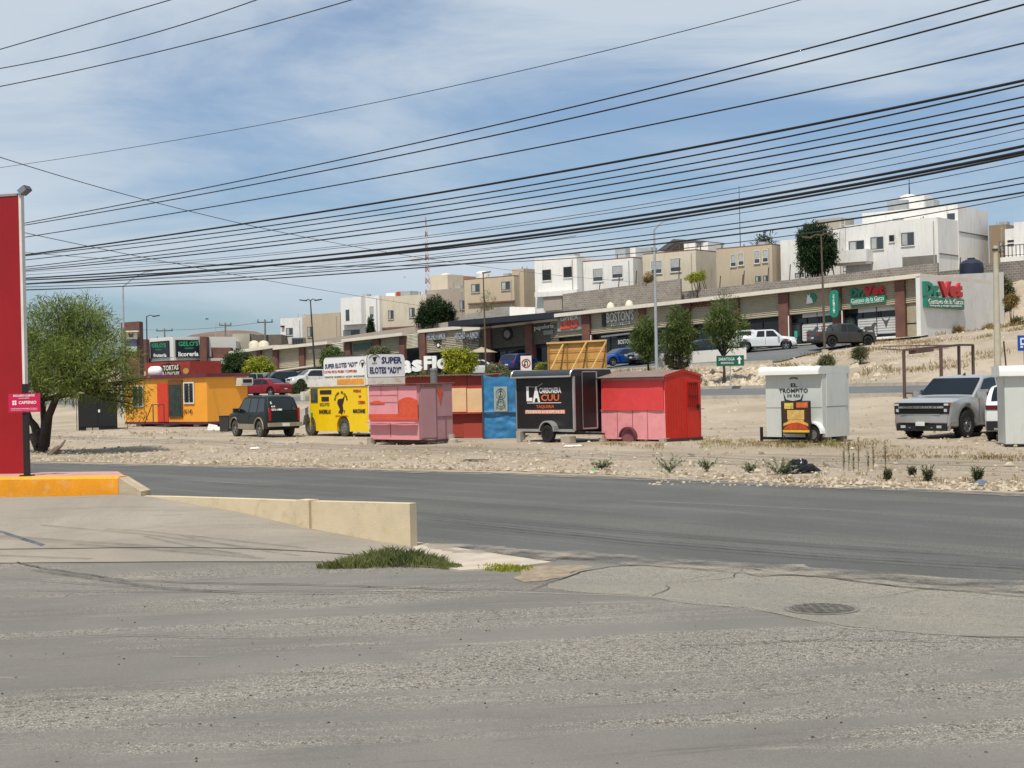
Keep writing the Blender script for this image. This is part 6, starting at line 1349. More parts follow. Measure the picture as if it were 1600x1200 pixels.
b.bar((cx-.17, -.066, a0+.1), (cx+.05, -.066, a1-.06), .014); b.bar((cx+.17, -.066, a0+.1), (cx-.05, -.066, a1-.06), .014); b.bar((cx, -.066, a0+.06), (cx, -.066, a1-.05), .012); b.build('emblem', mat('slate_line', '#39454c', .6), o)
b = MB(); b.bar((xl-.0, -.05, zm+.02), (0.05, -.05, zm-.0), .03); b.bar((.02, -.03, 0), (.02, -.03, zr_), .05); b.bar((xl-.02, -.03, 0), (xl-.02, -.03, zl), .05); b.build('frame_pole', mat('slate_line', ''), t9)
# 8 ---- yellow step van
F9 = Fr((W(576, 640, 59.0).x, 59.0, 0), R(-50))
t10 = thing('food_truck', 'bright yellow step van selling corn snacks with a white sign box on its roof', 'food truck', tuple(F9.loc), F9.rz)
YEL = mat('van_yellow', '#edc60a', .45, var=.04, vs=2, dirt='#c9a425', da=.3, streak=True); VW = mat('van_white', '#ddd9cf', .55, var=.05, vs=1.5, dirt='#d08a34', da=.8)
xl = F9.y(484, 640)[0]; z0 = F9.y(560, 674.5)[1]; z1 = F9.y(560, 603)[1]; zR = F9.y(560, 590.5)[1]; Wv = F9.x(633, 596)[0]
wxr = F9.y(536.5, 670)[0]; wxf = F9.y(482, 670)[0]+.12; wr = .40; ra = .47
pts = [(xl, z0+.02), (xl, z1), (0, z1), (0, z0), (wxr+ra, z0)]+[(wxr+ra*math.cos(R(a)), max(z0, wr+ra*math.sin(R(a)))) for a in range(0, 181, 15)]+[(wxr-ra, z0), (wxf+ra, z0)]+[(wxf+ra*math.cos(R(a)), max(z0, wr+ra*math.sin(R(a)))) for a in range(15, 120, 15)]
pts = [p for p in pts if p[0] >= xl-.001]
b = MB(); b.prism(pts[::-1], 'y', 0, Wv); b.build('body', YEL, t10)
b = MB(); b.box(xl-.08, .05, -.04, Wv+.04, z1+.003, zR); b.build('roof_band', VW, t10)
x0, x1, a0, a1 = rect_y(F9, (528, 592, 570, 600)); b = MB(); b.box(x0, x1, -.047, -.042, z1+.06, zR-.03); b.build('worn_orange_band', mat('worn_orange', '#e0962a', .6, var=.15, vs=3, dirt='#d9d2c0', da=.7), t10)
b = MB(); b.box(.003, .06, -.02, Wv+.02, z0+.1, z1); b.build('rear_panel', VW, t10)
b = MB(); b.prism([(xl-.001, z0+.08), (xl-.001, F9.y(484, 633)[1]), (xl-.35, F9.y(484, 636)[1]), (xl-.75, .95), (xl-.8, .5), (xl-.6, .42), (xl-.55, .75), (xl-.3, .95), (xl-.05, .85)][::-1] if False else [(xl-.001, .55), (xl-.001, F9.y(484, 633)[1]), (xl-.30, F9.y(484, 635)[1]-.05), (xl-.85, 1.1), (xl-.98, .6), (xl-.6, .5), (xl-.5, .86), (xl-.15, .95)][::-1], 'y', .02, Wv-.02); b.build('bonnet', mat('bonnet_white', '#dddad2', .5), t10, 30)
b = MB(); b.box(xl-1.06, xl-.96, .0, Wv-.0, .46, .60); b.build('bumper', BLKP, t10)
x0, x1, a0, a1 = rect_y(F9, (486, 607, 496.5, 629)); b = MB(); b.box(x0-.0, x1, -.02, -.002, a0, a1); b.build('cab_window', glassy('van_glass', '#39403f', .1), t10)
b = MB(); b.box(xl-.02, xl-.002, .1, Wv-.1, a0, a1); b.build('windscreen', glassy('van_glass', ''), t10)
b = MB(); b.box(x0-.35, x0-.15, -.3, -.2, a0+.1, a1-.15); b.bar((x0-.25, -.22, a1-.2), (x0, 0, a1-.05), .03); b.build('wing_mirror', VW, t10)
DKB = mat('dark_brown_ink', '#2c2117', .6)
b = MB(); 
for r_ in ((500, 609.5, 518, 616), (502.5, 620, 514, 627)): x0, x1, a0, a1 = rect_y(F9, r_); b.box(x0, x1, -.014, -.004, a0, a1)
ytext(F9, t10, 'BANDERILLAS', (499, 640, 517, 646.5), None, .02, b=b); ytext(F9, t10, 'MARUCHANES', (552, 639, 571, 645.5), None, .02, b=b); ytext(F9, t10, 'A D Y', (529, 641, 539.5, 646), None, .02, b=b)
x, z = F9.y(533, 629)
b.prism([(x-.28, z-.02), (x-.1, z-.25), (x-.08, z-.42), (x+.06, z-.5), (x+.16, z-.3), (x+.12, z-.1), (x+.2, z+.05), (x+.3, z+.3), (x+.12, z+.16), (x-.05, z+.16), (x-.22, z+.12)], 'y', -.014, -.004)
for i, ch in enumerate('SUPER ELOTES'):
    if ch == ' ': continue
    a = R(165-150*i/11); b.T = Matrix.Translation((x+.46*math.cos(a), 0, z+.02+.40*math.sin(a))) @ Matrix.Rotation(-(a-math.pi/2), 4, 'Y'); b.text(ch, (0, -.01, 0), .09, .09, depth=.008, off=.02); b.T = None
b.build('lettering', DKB, t10)
b = MB(); ytext(F9, t10, 'FRESAS', (552.5, 608.5, 564, 613), None, .02, b=b); ytext(F9, t10, 'CON', (560.5, 617.5, 564.5, 621), None, .01, b=b); ytext(F9, t10, 'CREMA', (560, 626, 571, 631), None, .02, b=b); ytext(F9, t10, 'SERVICIO A DOMICILIO', (524.5, 649, 544, 651), None, 0, b=b); b.build('lettering', mat('red_vinyl', '#b5321b', .5), t10)
b = MB(); ytext(F9, t10, 'ESQUITES', (500, 629.5, 515, 635), None, .01, b=b); b.build('lettering', mat('olive_vinyl', '#7c7326', .5), t10)
x0, x1, a0, a1 = rect_y(F9, (486, 645, 489, 652)); b = MB(); b.box(x0, x1, -.014, -.004, a0, a1); b.build('sticker', mat('green_sticker', '#2f9c4a', .5), t10)
small_wheel(t10, wxr, .15, wr, .24, m=DUSTRUB); small_wheel(t10, wxf, .12, wr, .24, m=DUSTRUB); small_wheel(t10, wxr, Wv-.15, wr, .24); small_wheel(t10, wxf, Wv-.15, wr, .24)
b = MB(); b.box(xl+.2, -.1, .3, Wv-.3, .35, z0-.003); b.build('chassis', UNDER, t10)
# sign box on the roof
xs0 = F9.y(506, 590)[0]; xs1 = F9.y(573, 575)[0]; zs0 = zR+.004; zs1 = F9.y(573, 554.5)[1]; SB = mat('sign_white', '#e8e8e6', .4, var=.02); c_ = .16
b = MB(); out_ = [(xs0, zs0), (xs1, zs0), (xs1, zs1), (xs0+c_, zs1), (xs0+.05, zs1-.05), (xs0, zs1-c_)]; b.prism(out_, 'y', .0, Wv); sb = b.build('sign_box', SB, t10)
b = MB(); e_ = .02; ysx = Wv; pr = [(0+.03, zs0+.02), (ysx-.03, zs0+.02), (ysx, zs0+.1), (ysx, zs1-c_), (ysx-.05, zs1-.04), (ysx-c_, zs1+.02), (c_, zs1+.02), (.04, zs1-.04), (0, zs1-c_), (0, zs0+.1)]
b.prism(pr, 'x', xs1+.002, xs1+.07); b.build('sign_face', SB, sb)
b = MB(); b.tube([(xs1+.03, y, z) for y, z in pr+[pr[0]]], .02, 5); b.tube([(x, -.01, z) for x, z in out_[2:]], .015, 5); b.build('edge_trim', mat('near_black', ''), sb)
NV = mat('navy_letters', '#1a2058', .5)
b = MB(); ytext(F9, t10, 'SUPER ELOTES \u201cADY\u201d', (508, 567, 559, 574.5), None, .02, b=b, y=-.01, slope=.02); b.build('lettering', NV, sb)
b = MB(); ytext(F9, t10, 'LOS MAS RICOS, PRUEBA Y COMPRUEBA', (507, 578.5, 558, 583), None, 0, b=b, y=-.01); b.build('lettering', mat('red_vinyl', ''), sb)
b = MB(); ytext(F9, t10, 'CORNDOGS  BANDERILLAS  NACHOS  MARUCHANES', (507, 587, 570, 590.2), None, .01, b=b, y=-.01); b.build('lettering', mat('olive_vinyl', ''), sb)
def xtext(F_, body, r, xv, off, b):
    y0, y1, a0, a1 = rect_x(F_, r, xv); b.text(body, (xv+.006, (y0+y1)/2, (a0+a1)/2), y1-y0, a1-a0, face='x', depth=.008, off=off)
b = MB(); xtext(F9, 'SUPER', (596, 557.5, 627.5, 568), xs1+.07, .03, b); xtext(F9, 'ELOTES \u201cADY\u201d', (578, 573, 627, 583.5), xs1+.07, .03, b); b.build('lettering', NV, sb)
b = MB(); xtext(F9, 'ADY', (581, 566.5, 589, 568.5), xs1+.07, 0, b); y_, z_0 = F9.x(585, 560.5, xs1+.07)
b.prism([(y_-.1, z_0+.05), (y_-.02, z_0-.12), (y_+.05, z_0-.1), (y_+.08, z_0+.02), (y_+.14, z_0+.09), (y_, z_0+.07)], 'x', xs1+.074, xs1+.08)
b.tube([(xs1+.078, y_+.27*math.cos(R(a)), z_0-.05+.22*math.sin(R(a))) for a in range(20, 161, 20)], .012, 4)
x, z = F9.y(566.5, 570); b.tube([(x+.2*math.cos(R(a)), -.01, z+.2*math.sin(R(a))) for a in range(0, 181, 20)], .01, 4); b.prism([(x-.1, z+.08), (x-.02, z-.12), (x+.06, z-.02), (x+.12, z+.1)], 'y', -.014, -.004); b.build('lettering', DKB, sb)
# 9 ---- yellow site cabin
F10 = Fr((W(324, 640, 82).x, 82, 0), R(-42))
t11 = thing('site_cabin', 'long orange yellow cabin with a red door, two barred windows and a handrail', 'cabin', tuple(F10.loc), F10.rz)
OY = mat('cabin_yellow', '#eba032', .6, var=.04, vs=1, dirt='#c27a1c', da=.2)
xl = F10.y(195, 630)[0]; z0 = F10.y(324, 659)[1]; z1 = F10.y(322, 589)[1]; Wc = F10.x(387, 620)[0]
b = MB(); b.box(xl, 0, 0, Wc, z0, z1); b.build('wall', OY, t11)
b = MB(); b.box(xl-.1, .12, -.15, Wc+.15, z1+.003, z1+.2); b.build('roof', mat('plum_roof', '#5f2a3a', .7), t11)
b = MB(); b.box(xl, .01, -.01, Wc+.01, z0-.14, z0-.003); b.box(xl+.6, -.3, .5, Wc-.5, z0-.4, z0-.141); b.build('base_beam', mat('plum_roof', ''), t11)
x0, x1, a0, a1 = rect_y(F10, (247, 599, 263.5, 662)); b = MB(); b.box(x0, x1, -.05, -.003, z0, a1); dr = b.build('door', mat('door_red', '#cf3a20', .55, var=.05), t11)
b = MB(); b.ell((x0+.12, -.08, z0+1.0), .05, .04, .05, n=8); b.build('door_handle', ALU, dr)
x0, x1, a0, a1 = rect_y(F10, (264.5, 594.5, 286, 652)); b = MB(); b.box(x0, x1, -.05, -.003, a0, a1); o = b.build('menu_panel', mat('dark_menu', '#26342f', .3, var=.5, vs=2, dirt='#4f4332', da=.6), t11)
b = MB(); b.box(x0, x1, -.07, -.051, a1-.25, a1); b.box(x0, x0+.06, -.065, -.051, a0, a1-.25); b.box(x1-.06, x1, -.065, -.051, a0, a1-.25); b.box(x0, x1, -.065, -.051, a0, a0+.06); b.build('wood_frame', mat('brown_wood', '#6b4424', .8), o)
for r_ in ((289, 599, 303, 629), (209, 604, 224, 634)):
    x0, x1, a0, a1 = rect_y(F10, r_); b = MB(); b.box(x0, x1, -.03, -.003, a0, a1); w_ = b.build('window', WG, t11); f = MB(); e_ = .07
    f.box(x0-e_, x1+e_, -.07, -.031, a0-e_, a0); f.box(x0-e_, x1+e_, -.07, -.031, a1, a1+e_); f.box(x0-e_, x0, -.07, -.031, a0, a1); f.box(x1, x1+e_, -.07, -.031, a0, a1); f.box((x0+x1)/2-.04, (x0+x1)/2+.04, -.06, -.031, a0, a1); f.build('frame', WFW, w_)
    f = MB(); 
    for k in range(1, 6): f.bar((x0, -.08, a0+(a1-a0)*k/6), (x1, -.08, a0+(a1-a0)*k/6), .02)
    for k in range(1, 4): f.bar((x0+(x1-x0)*k/4, -.08, a0), (x0+(x1-x0)*k/4, -.08, a1), .02)
    f.build('window_bars', mat('near_black', ''), w_)
b = MB(); ytext(F10, t11, '(614)', (287.5, 639.5, 301, 649), None, .01, b=b); b.build('lettering', mat('ink', ''), t11)
b = MB(); xA, xB = F10.y(222, 650, -1.3)[0], F10.y(247, 650, -1.3)[0]
b.tube([(xA-.5, -.9, 0), (xA-.3, -.9, .3), (xA+.4, -.9, z0+1.0), (xB, -.9, z0+1.0), (xB, -.9, z0)], .025, 6); b.bar((xA+.5, -.9, z0+1.0), (xA+.5, -.9, z0), .04); b.build('handrail', mat('rusty_iron', ''), t11)
b = MB()
for k in range(3): b.box(xA+.1+k*.3, xB+.3, -.9+.0, -.05, z0-.2-.22*(2-k), z0-.16-.22*(2-k))
b.build('step', mat('rusty_iron', ''), t11)
y0, y1, a0, a1 = rect_x(F10, (368, 590.5, 386, 600.5)); b = MB(); b.box(.003, .55, y0, y1, a0, a1); o = b.build('air_conditioner', mat('ac_white', '#c9c7bf', .6), t11); b = MB(); b.box(.551, .57, y0+.1, y1-.1, a0+.08, a1-.08); b.build('grille', mat('near_black', ''), o)
b = MB(); b.box(.0, .5, y0, y1, a0-.08, a0-.01); b.build('bracket', WFW, t11)
for k in range(3):
    b = MB(); x = xl*(.15+.35*k); b.box(x-.25, x+.25, .1, .5, 0, z0-.42 if z0 > .6 else z0-.15); b.build('support', CINDER, t11)
b = MB(); b.box(.3, .9, 1.6, 2.2, .25, 1.0); P_ = F10.out(0, 0)
t_ = thing('dark_bin', 'dark square bin standing between the yellow cabin and the green SUV', 'bin', tuple(W(354, 668, 71.5).xy)+(0,), R(-20)); b = MB(); b.prism([(-.22, 0), (.22, 0), (.26, .75), (-.26, .75)], 'y', -.25, .25); b.build('bin', mat('bin_grey', '#33322f', .7), t_); b = MB(); b.box(-.27, .27, -.27, .27, .752, .79); b.build('lid', mat('bin_grey', ''), t_)
t_ = thing('rubbish_pile', 'small pile of torn white sheets beside the yellow cabin', 'rubbish', tuple(G(340, 673))+(0,)); rr = random.Random(8)
for k in range(5):
    b = MB(); x, y = rr.uniform(-.5, .6), rr.uniform(-.2, .2); a = rr.uniform(0, 3); w_ = rr.uniform(.2, .4); h_ = rr.uniform(.06, .3)
    b._add([(x-w_, y, 0), (x+w_, y+.1, .02), (x+w_*.8, y+.25, h_), (x-w_*.7, y+.2, h_*1.3), (x-w_, y+.02, -.01), (x+w_, y+.12, .0), (x+w_*.8, y+.27, h_-.02), (x-w_*.7, y+.22, h_*1.3-.02)], [(0, 3, 2, 1), (4, 5, 6, 7), (0, 1, 5, 4), (1, 2, 6, 5), (2, 3, 7, 6), (3, 0, 4, 7)]); b.build('torn_sheet', mat('torn_white', '#d5d2ca', .7), t_)
# 10 ---- black box trailer at the left, doors to the street
F11 = Fr((W(183, 640, 80).x, 80, 0), R(16))
t12 = thing('box_trailer', 'matt black box trailer with double doors and a side ladder behind the mesquite', 'trailer', tuple(F11.loc), F11.rz)
xl = F11.y(122, 640)[0]; z0 = F11.y(150, 669)[1]; z1 = F11.y(150, 614)[1]; MB_ = mat('matt_black', '#121313', .6, var=.2)
b = MB(); b.box(xl, 0, 0, 4, z0, z1); b.build('body', MB_, t12)
for a, c in ((xl+.05, xl/2-.01), (xl/2+.01, -.05)): b = MB(); b.box(a, c, -.03, -.003, z0+.08, z1-.08); d_ = b.build('door', MB_, t12)
b = MB(); b.box(xl/2+.02, xl/2+.12, -.06, -.031, (z0+z1)/2-.1, (z0+z1)/2+.05); b.build('padlock', WHITEP, d_)
b = MB()
for s_ in (0, .3): b.bar((xl-.08, -.1+s_, z0-.1), (xl-.08, -.1+s_, z1-.2), .03)
for k in range(6): b.bar((xl-.08, -.1, z0+.1+k*.3), (xl-.08, .2, z0+.1+k*.3), .025)
b.build('ladder', mat('near_black', ''), t12)
b = MB(); b.box(xl, 0, -.05, .1, z0-.1, z0-.003); b.box(xl+.3, xl+.36, .3, .36, 0, z0-.1); b.box(-.36, -.3, .3, .36, 0, z0-.1); b.build('chassis', mat('near_black', ''), t12)
for x in (xl+.35, -.4): small_wheel(t12, x, 1.6, .33, .2)
for w_, x in (('left', xl+.55), ('right', xl+.9)): block(x, -.2, .3, .16, .2, F_=F11, label='%s grey hollow block in front of the black box trailer' % w_, group='blocks in front of the box trailer')
# ------------------------------------------------------------------ vegetation
def leafmat(n, a, b_):
    if n in MATS: return MATS[n]
    m, t, p = node_mat(n); q = mk_noise(t, 1.4, 4, .6); q2 = mk_noise(t, 14, 2, .6)
    c = mixc(t, ramp(t, q.outputs[0], .35, .65), lin(a), lin(b_)); c = mixc(t, ramp(t, q2.outputs[0], .45, .7, 0, .5), c, tuple(min(1, x*1.7) for x in lin(b_)))
    t.links.new(c, p.inputs['Base Color']); p.inputs['Roughness'].default_value = .75; p.inputs['Specular IOR Level'].default_value = .25
    tr = t.nodes.new('ShaderNodeBsdfTranslucent'); t.links.new(c, tr.inputs['Color']); ms = t.nodes.new('ShaderNodeMixShader'); ms.inputs[0].default_value = .25
    t.links.new(p.outputs[0], ms.inputs[1]); t.links.new(tr.outputs[0], ms.inputs[2]); t.links.new(ms.outputs[0], t.nodes['Material Output'].inputs['Surface'])
    MATS[n] = m; return m
BARK = mat('bark', '#3b3029', .95, var=.3, vs=6, bs=.4)
L_MESQ = leafmat('mesquite_leaf', '#566430', '#7e8b42'); L_DARK = leafmat('dark_leaf', '#2a3820', '#43552c'); L_MID = leafmat('mid_leaf', '#46562d', '#6b7b40')
L_YEL = leafmat('yellow_leaf', '#6f7a20', '#a3a337'); L_GREY = leafmat('grey_leaf', '#565a40', '#7c7d5a'); L_DRY = leafmat('dry_leaf', '#75653f', '#9d8858'); L_DEEP = leafmat('deep_leaf', '#1d2c18', '#33482a')
def fronds(b, lobes, twigs, per, fl, fw, rnd, droop=.35, hollow=.35, up=.2):
    tot = sum(l[3]*l[4]*l[5] for l in lobes)
    for (cx, cy, cz, rx, ry, rz) in lobes:
        for _ in range(max(4, int(twigs*rx*ry*rz/tot))):
            while True:
                v = Vector((rnd.uniform(-1, 1), rnd.uniform(-1, 1), rnd.uniform(-1, 1))); L_ = v.length
                if L_ <= 1 and (L_ > hollow or rnd.random() < .25): break
            if noise.noise((v.x*2.1+cx, v.y*2.1+cz, v.z*2.1)) < -.22: continue
            j = 1+.12*noise.noise((v.x*4+cx*3, v.z*4, v.y*4)); c = Vector((cx+v.x*rx*j, cy+v.y*ry*j, cz+v.z*rz*j)); o = v.normalized() if L_ > .1 else Vector((0, 0, 1))
            for _k in range(per):
                d = (o*.6+Vector((rnd.gauss(0, 1), rnd.gauss(0, 1), rnd.gauss(up, .8)))*.6).normalized(); l = fl*rnd.uniform(.6, 1.3); w_ = fw*rnd.uniform(.7, 1.3)
                s_ = d.cross(Vector((rnd.gauss(0, .5), rnd.gauss(0, .5), 1))).normalized()*w_/2; st = c+Vector((rnd.gauss(0, 1), rnd.gauss(0, 1), rnd.gauss(0, 1)))*fl*.4
                m_ = st+d*l*.5; e = st+d*l+Vector((0, 0, -droop*l))
                n0 = len(b.v); b.v += [tuple(st), tuple(m_+s_), tuple(e), tuple(m_-s_)]; b.f.append((n0, n0+1, n0+2, n0+3)); b.m.append(0)
def tree(name, label, cat, base, lobes, leaf, twigs, per=10, fl=.2, fw=.05, trunk=(.15, 1.2), seed=1, group=None, stems=None, droop=.35, hollow=.35, bark=None, up=.2):
    """lobes local (x, y, z, rx, ry, rz)"""
    rnd = random.Random(seed); t = thing(name, label, cat, tuple(base), 0, group)
    b = MB(); tr, th = trunk
    if stems is None: stems = [[(0, 0, 0), (rnd.uniform(-.1, .1), 0, th*.5), (rnd.uniform(-.15, .15), 0, th)]]
    for s_ in stems: b.tube([Vector(p)-Vector((0, 0, .1 if i == 0 else 0)) for i, p in enumerate(s_)], [tr*(1-.45*i/(len(s_)-1))*(1.3 if i == 0 else 1) for i in range(len(s_))], 8)
    tk = b.build('trunk', bark or BARK, t, 60)
    b = MB(); tops = [Vector(s_[-1]) for s_ in stems]
    for l in lobes:
        c = Vector(l[:3]); a = min(tops, key=lambda q: (q-c).length); 
        for k in range(3):
            e = c+Vector((rnd.uniform(-.6, .6)*l[3], rnd.uniform(-.6, .6)*l[4], rnd.uniform(-.2, .6)*l[5])); m_ = a.lerp(e, .5)+Vector((rnd.gauss(0, .1), rnd.gauss(0, .1), -.05))*(e-a).length
            b.tube([a, m_, e], [tr*.5, tr*.3, tr*.08], 5)
    b.build('limbs', bark or BARK, t, 60)
    b = MB(); fronds(b, lobes, twigs, per, fl, fw, rnd, droop, hollow, up); b.build('crown', leaf, t)
    return t
def plobes(base, d, L_, dy=1.0):
    """lobes from photo ellipses (px, py, rpx, rpy[, depth offset])"""
    out = []
    for l in L_:
        dd_ = d+(l[4] if len(l) > 4 else 0); p = W(l[0], l[1], dd_); out.append((p.x-base.x, p.y-base.y, p.z-base.z, l[2]*dd_/FPX, max(l[2], l[3])*dy*dd_/FPX, l[3]*dd_/FPX))
    return out
def gbase(px, d): p = W(px, 600, d); p.z = terr(p.x, p.y, False); return p
# big mesquite
B0 = PZ(65, 708, 0); d = B0.y
def S_(px, py, dd_=0): p = W(px, py, d+dd_); return (p.x-B0.x, p.y-B0.y, p.z-B0.z)
lob = plobes(B0, d, [(90, 520, 55, 50), (130, 505, 50, 40, 1), (60, 560, 55, 50, -1), (150, 545, 50, 42), (110, 575, 60, 45, -1.5), (165, 588, 46, 36, -.5), (190, 612, 36, 26, .3), (55, 600, 38, 26, 0), (20, 560, 50, 50, .5), (190, 560, 30, 22, -1), (120, 604, 38, 20, 1.2), (212, 632, 22, 24, .2), (222, 600, 16, 16, .2), (90, 480, 34, 16), (145, 500, 26, 16)], 1.1)
tree('mesquite_tree', 'big feathery green mesquite tree with a forked dark trunk beside the red wall', 'tree', B0, lob, L_MESQ, 3500, 10, .29, .026, trunk=(.16, 1), seed=3, hollow=.3, droop=.12,
    stems=[[S_(66, 709), S_(68, 690), S_(69, 660), S_(66, 625)], [S_(68, 692), S_(76, 650, -.3), (S_(88, 622, -.6)), S_(108, 600, -1)], [S_(64, 690), S_(54, 665, .3), S_(46, 655, .4), S_(35, 620, .5)], [S_(66, 705, .1), S_(52, 685, .4), S_(48, 680, .5)]])
t_ = thing('driftwood', 'grey broken branch lying on stones at the foot of the mesquite', 'branch', tuple(G(78, 712))+(0,))
b = MB(); b.tube([(0, 0, .05), (.2, 0, .22), (.38, 0, .32), (.5, .05, .5)], [.1, .09, .05, .03], 6); b.tube([(-.1, .1, .05), (.3, .1, .12), (.5, 0, .08)], [.08, .07, .04], 6); b.build('branch', mat('grey_wood', '#77695c', .9, var=.25, vs=8), t_, 50)
# roadside trio
GT = 'dark green trees beside the far road'
for i, (px, d, L_, lab, tb) in enumerate((
    (1013, 100, [(1010, 515, 15, 18), (1005, 535, 18, 16), (1014, 550, 15, 10), (1000, 525, 12, 10)], 'left dark green roadside tree beside the tall white lamp post', (1013, 578)),
    (1062, 98, [(1060, 500, 16, 18), (1065, 522, 20, 18), (1048, 532, 15, 15), (1072, 542, 14, 12)], 'middle dark green roadside tree above the clipped round bush', (1062, 578)),
    (1131, 97, [(1130, 480, 18, 16), (1126, 503, 24, 18), (1147, 510, 18, 16), (1116, 524, 16, 14), (1142, 533, 18, 12)], 'right dark green roadside tree above the green street sign', (1131, 580)))):
    bs_ = gbase(px, d); tree('roadside_tree', lab, 'tree', bs_, plobes(bs_, d, L_), L_MID, 640, 9, .34, .05, trunk=(.11, 1.6), seed=11+i, group=GT, droop=.12, stems=[[(0, 0, 0), (.05, 0, .8), (0, 0, 1.7)]])
def bush(label, px, py, rpx, rpy, d, leaf, twigs, seed, name='bush', group=None, fl=.14, fw=.05, per=8):
    bs_ = gbase(px, d); c = W(px, py, d); rx, rz = rpx*d/FPX, rpy*d/FPX; zc = max(rz*.8, c.z-bs_.z)
    t = thing(name, label, 'bush', tuple(bs_), 0, group); rnd = random.Random(seed)
    b = MB(); 
    for k in range(6): a = rnd.uniform(0, 6.28); b.tube([(0, 0, -.05), (math.cos(a)*rx*.3, math.sin(a)*rx*.3, zc*.6), (math.cos(a)*rx*.6, math.sin(a)*rx*.5, zc*1.1)], [.03, .02, .01], 4)
    b.build('stem', BARK, t); b = MB(); fronds(b, [(0, 0, zc, rx, rx*.8, rz)], twigs, per, fl, fw, rnd, .2, .6); b.build('foliage', leaf, t); return t
bush('clipped round grey green bush before the low white wall', 1059, 560, 22, 18, 99, L_GREY, 900, 21, 'round_bush')
bs_ = gbase(718, 116); tree('flowering_bush', 'yellow green loose bush in front of the white plaza letters', 'bush', bs_, plobes(bs_, 116, [(718, 560, 22, 14), (705, 555, 14, 10), (733, 562, 15, 12), (716, 572, 26, 12), (694, 548, 6, 5), (722, 548, 10, 7)]), L_YEL, 700, 9, .24, .09, trunk=(.05, .5), seed=31, stems=[[(0, 0, 0), (.2*k, 0, .5), (.5*k, 0, 1.0)] for k in (-1, 0, 1)])
bush('low grey green shrub right of the yellow green bush', 776, 578, 18, 11, 112, L_GREY, 500, 32)
bush('small olive bush just right of the U-turn sign', 848, 575, 11, 8, 113, L_YEL, 250, 34)
bush('low dark hedge below the white plaza letters', 665, 588, 30, 6, 117, L_MID, 500, 35)
bush('low grey bush at the right end of the blue stall', 795, 588, 16, 8, 108, L_GREY, 400, 36)
bush('dark bush in front of the white SUV', 469, 612, 10, 9, 128, L_DARK, 300, 37)
bush('dark rounded bush before the white SUV wheel', 462, 617, 8, 7, 124, L_DARK, 200, 38)
bush('green bush between the red sedan and white SUV', 448, 613, 9, 9, 126, L_MID, 260, 39)
bush('small green bush above the red sedan boot', 430, 600, 12, 6, 134, L_MID, 220, 40)
for (px, py, rx, ry, d, leaf, lab, sd) in ((372, 568, 24, 20, 148, L_DARK, 'dark green tree behind the yellow cabin roof', 51), (405, 577, 22, 18, 146, L_YEL, 'thin yellow green tree right of the dark one', 52), (520, 558, 16, 14, 150, L_MID, 'green tree behind the sign box of the yellow truck', 53), (592, 552, 16, 9, 150, L_GREY, 'grey green tree rising above the truck sign box', 54)):
    bs_ = gbase(px, d); tree('plaza_tree', lab, 'tree', bs_, plobes(bs_, d, [(px, py, rx, ry), (px-rx*.5, py+ry*.6, rx*.7, ry*.6), (px+rx*.5, py+ry*.5, rx*.7, ry*.6)]), leaf, 1000, 8, .32, .10, trunk=(.1, 1.6), seed=sd)
# trees by the houses
def hill_tree(lab, v, px, py, L_, leaf, twigs, seed, **k):
    x, z = FA.y(px, py, v); P = FA.out(x, v); bs_ = Vector((P.x, P.y, terr(P.x, P.y, False)-.5)); return tree('hillside_tree', lab, 'tree', bs_, plobes(bs_, P.y, L_), leaf, twigs, trunk=(.22, 2.5), seed=seed, **k)
hill_tree('tall dark dense tree in front of the big white house', 18, 1276, 420, [(1276, 385, 28, 34), (1262, 375, 16, 24), (1288, 395, 18, 26), (1270, 408, 26, 20), (1272, 358, 14, 10), (1290, 362, 8, 8)], L_DEEP, 1900, 61, per=10, fl=.36, fw=.11)
hill_tree('dark rounded tree against the wide beige house', 18, 682, 505, [(682, 490, 27, 22), (672, 500, 22, 14), (693, 500, 20, 16), (680, 474, 14, 10), (660, 500, 10, 12)], L_DEEP, 1300, 62, per=10, fl=.42, fw=.10, bark=BARK, up=.6, droop=.1)
hill_tree('thin bare looking tree before the projecting upper storey house', 16.5, 765, 500, [(762, 470, 13, 16), (768, 488, 20, 10), (755, 490, 14, 10)], L_GREY, 260, 63, per=6, fl=.3, fw=.06)
hill_tree('slim dark cypress before the weathered white house', 18, 579, 528, [(579, 515, 5.5, 12), (579, 504, 3.5, 8)], L_DEEP, 500, 64, per=9, fl=.22, fw=.09, up=1.2)
hill_tree('scrubby yellow bush on top of the stepped block wall', 16, 1089, 436, [(1090, 432, 12, 6), (1080, 434, 10, 5), (1096, 426, 5, 4)], L_YEL, 260, 65, per=8, fl=.2, fw=.08)
hill_tree('dry brown bush behind the lamp post on the block wall', 15.5, 1014, 436, [(1014, 434, 10, 9)], L_DRY, 220, 66, per=8, fl=.2, fw=.07)
hill_tree('palm tuft poking above the beige house roof', 34, 1194, 382, [(1194, 380, 8, 4)], L_DARK, 60, 67, per=8, fl=.9, fw=.12, up=.8)
bush('scruffy grey bush climbing the earth bank at the right edge', 1572, 490, 12, 28, 131, L_GREY, 900, 71, fl=.3, fw=.1)
for k, (px, py, lab, lf) in enumerate(((1583, 470, 'dry brown scrub high on the earth bank at the right edge', L_DRY), (1592, 505, 'grey scrub low on the earth bank at the right edge', L_GREY), (1548, 517, 'dry scrub at the right foot of the white end wall', L_DRY), (1498, 523, 'low dry scrub along the foot of the white end wall', L_DRY), (1345, 552, 'small twiggy grey shrub on the slope above the bull horn trailer', L_GREY), (1292, 566, 'green shrub on the slope left of the iron frame', L_GREY))):
    bush(lab, px, py, 10, 8, 121 if py < 530 else 98, lf, 260, 80+k, fl=.25, fw=.05)
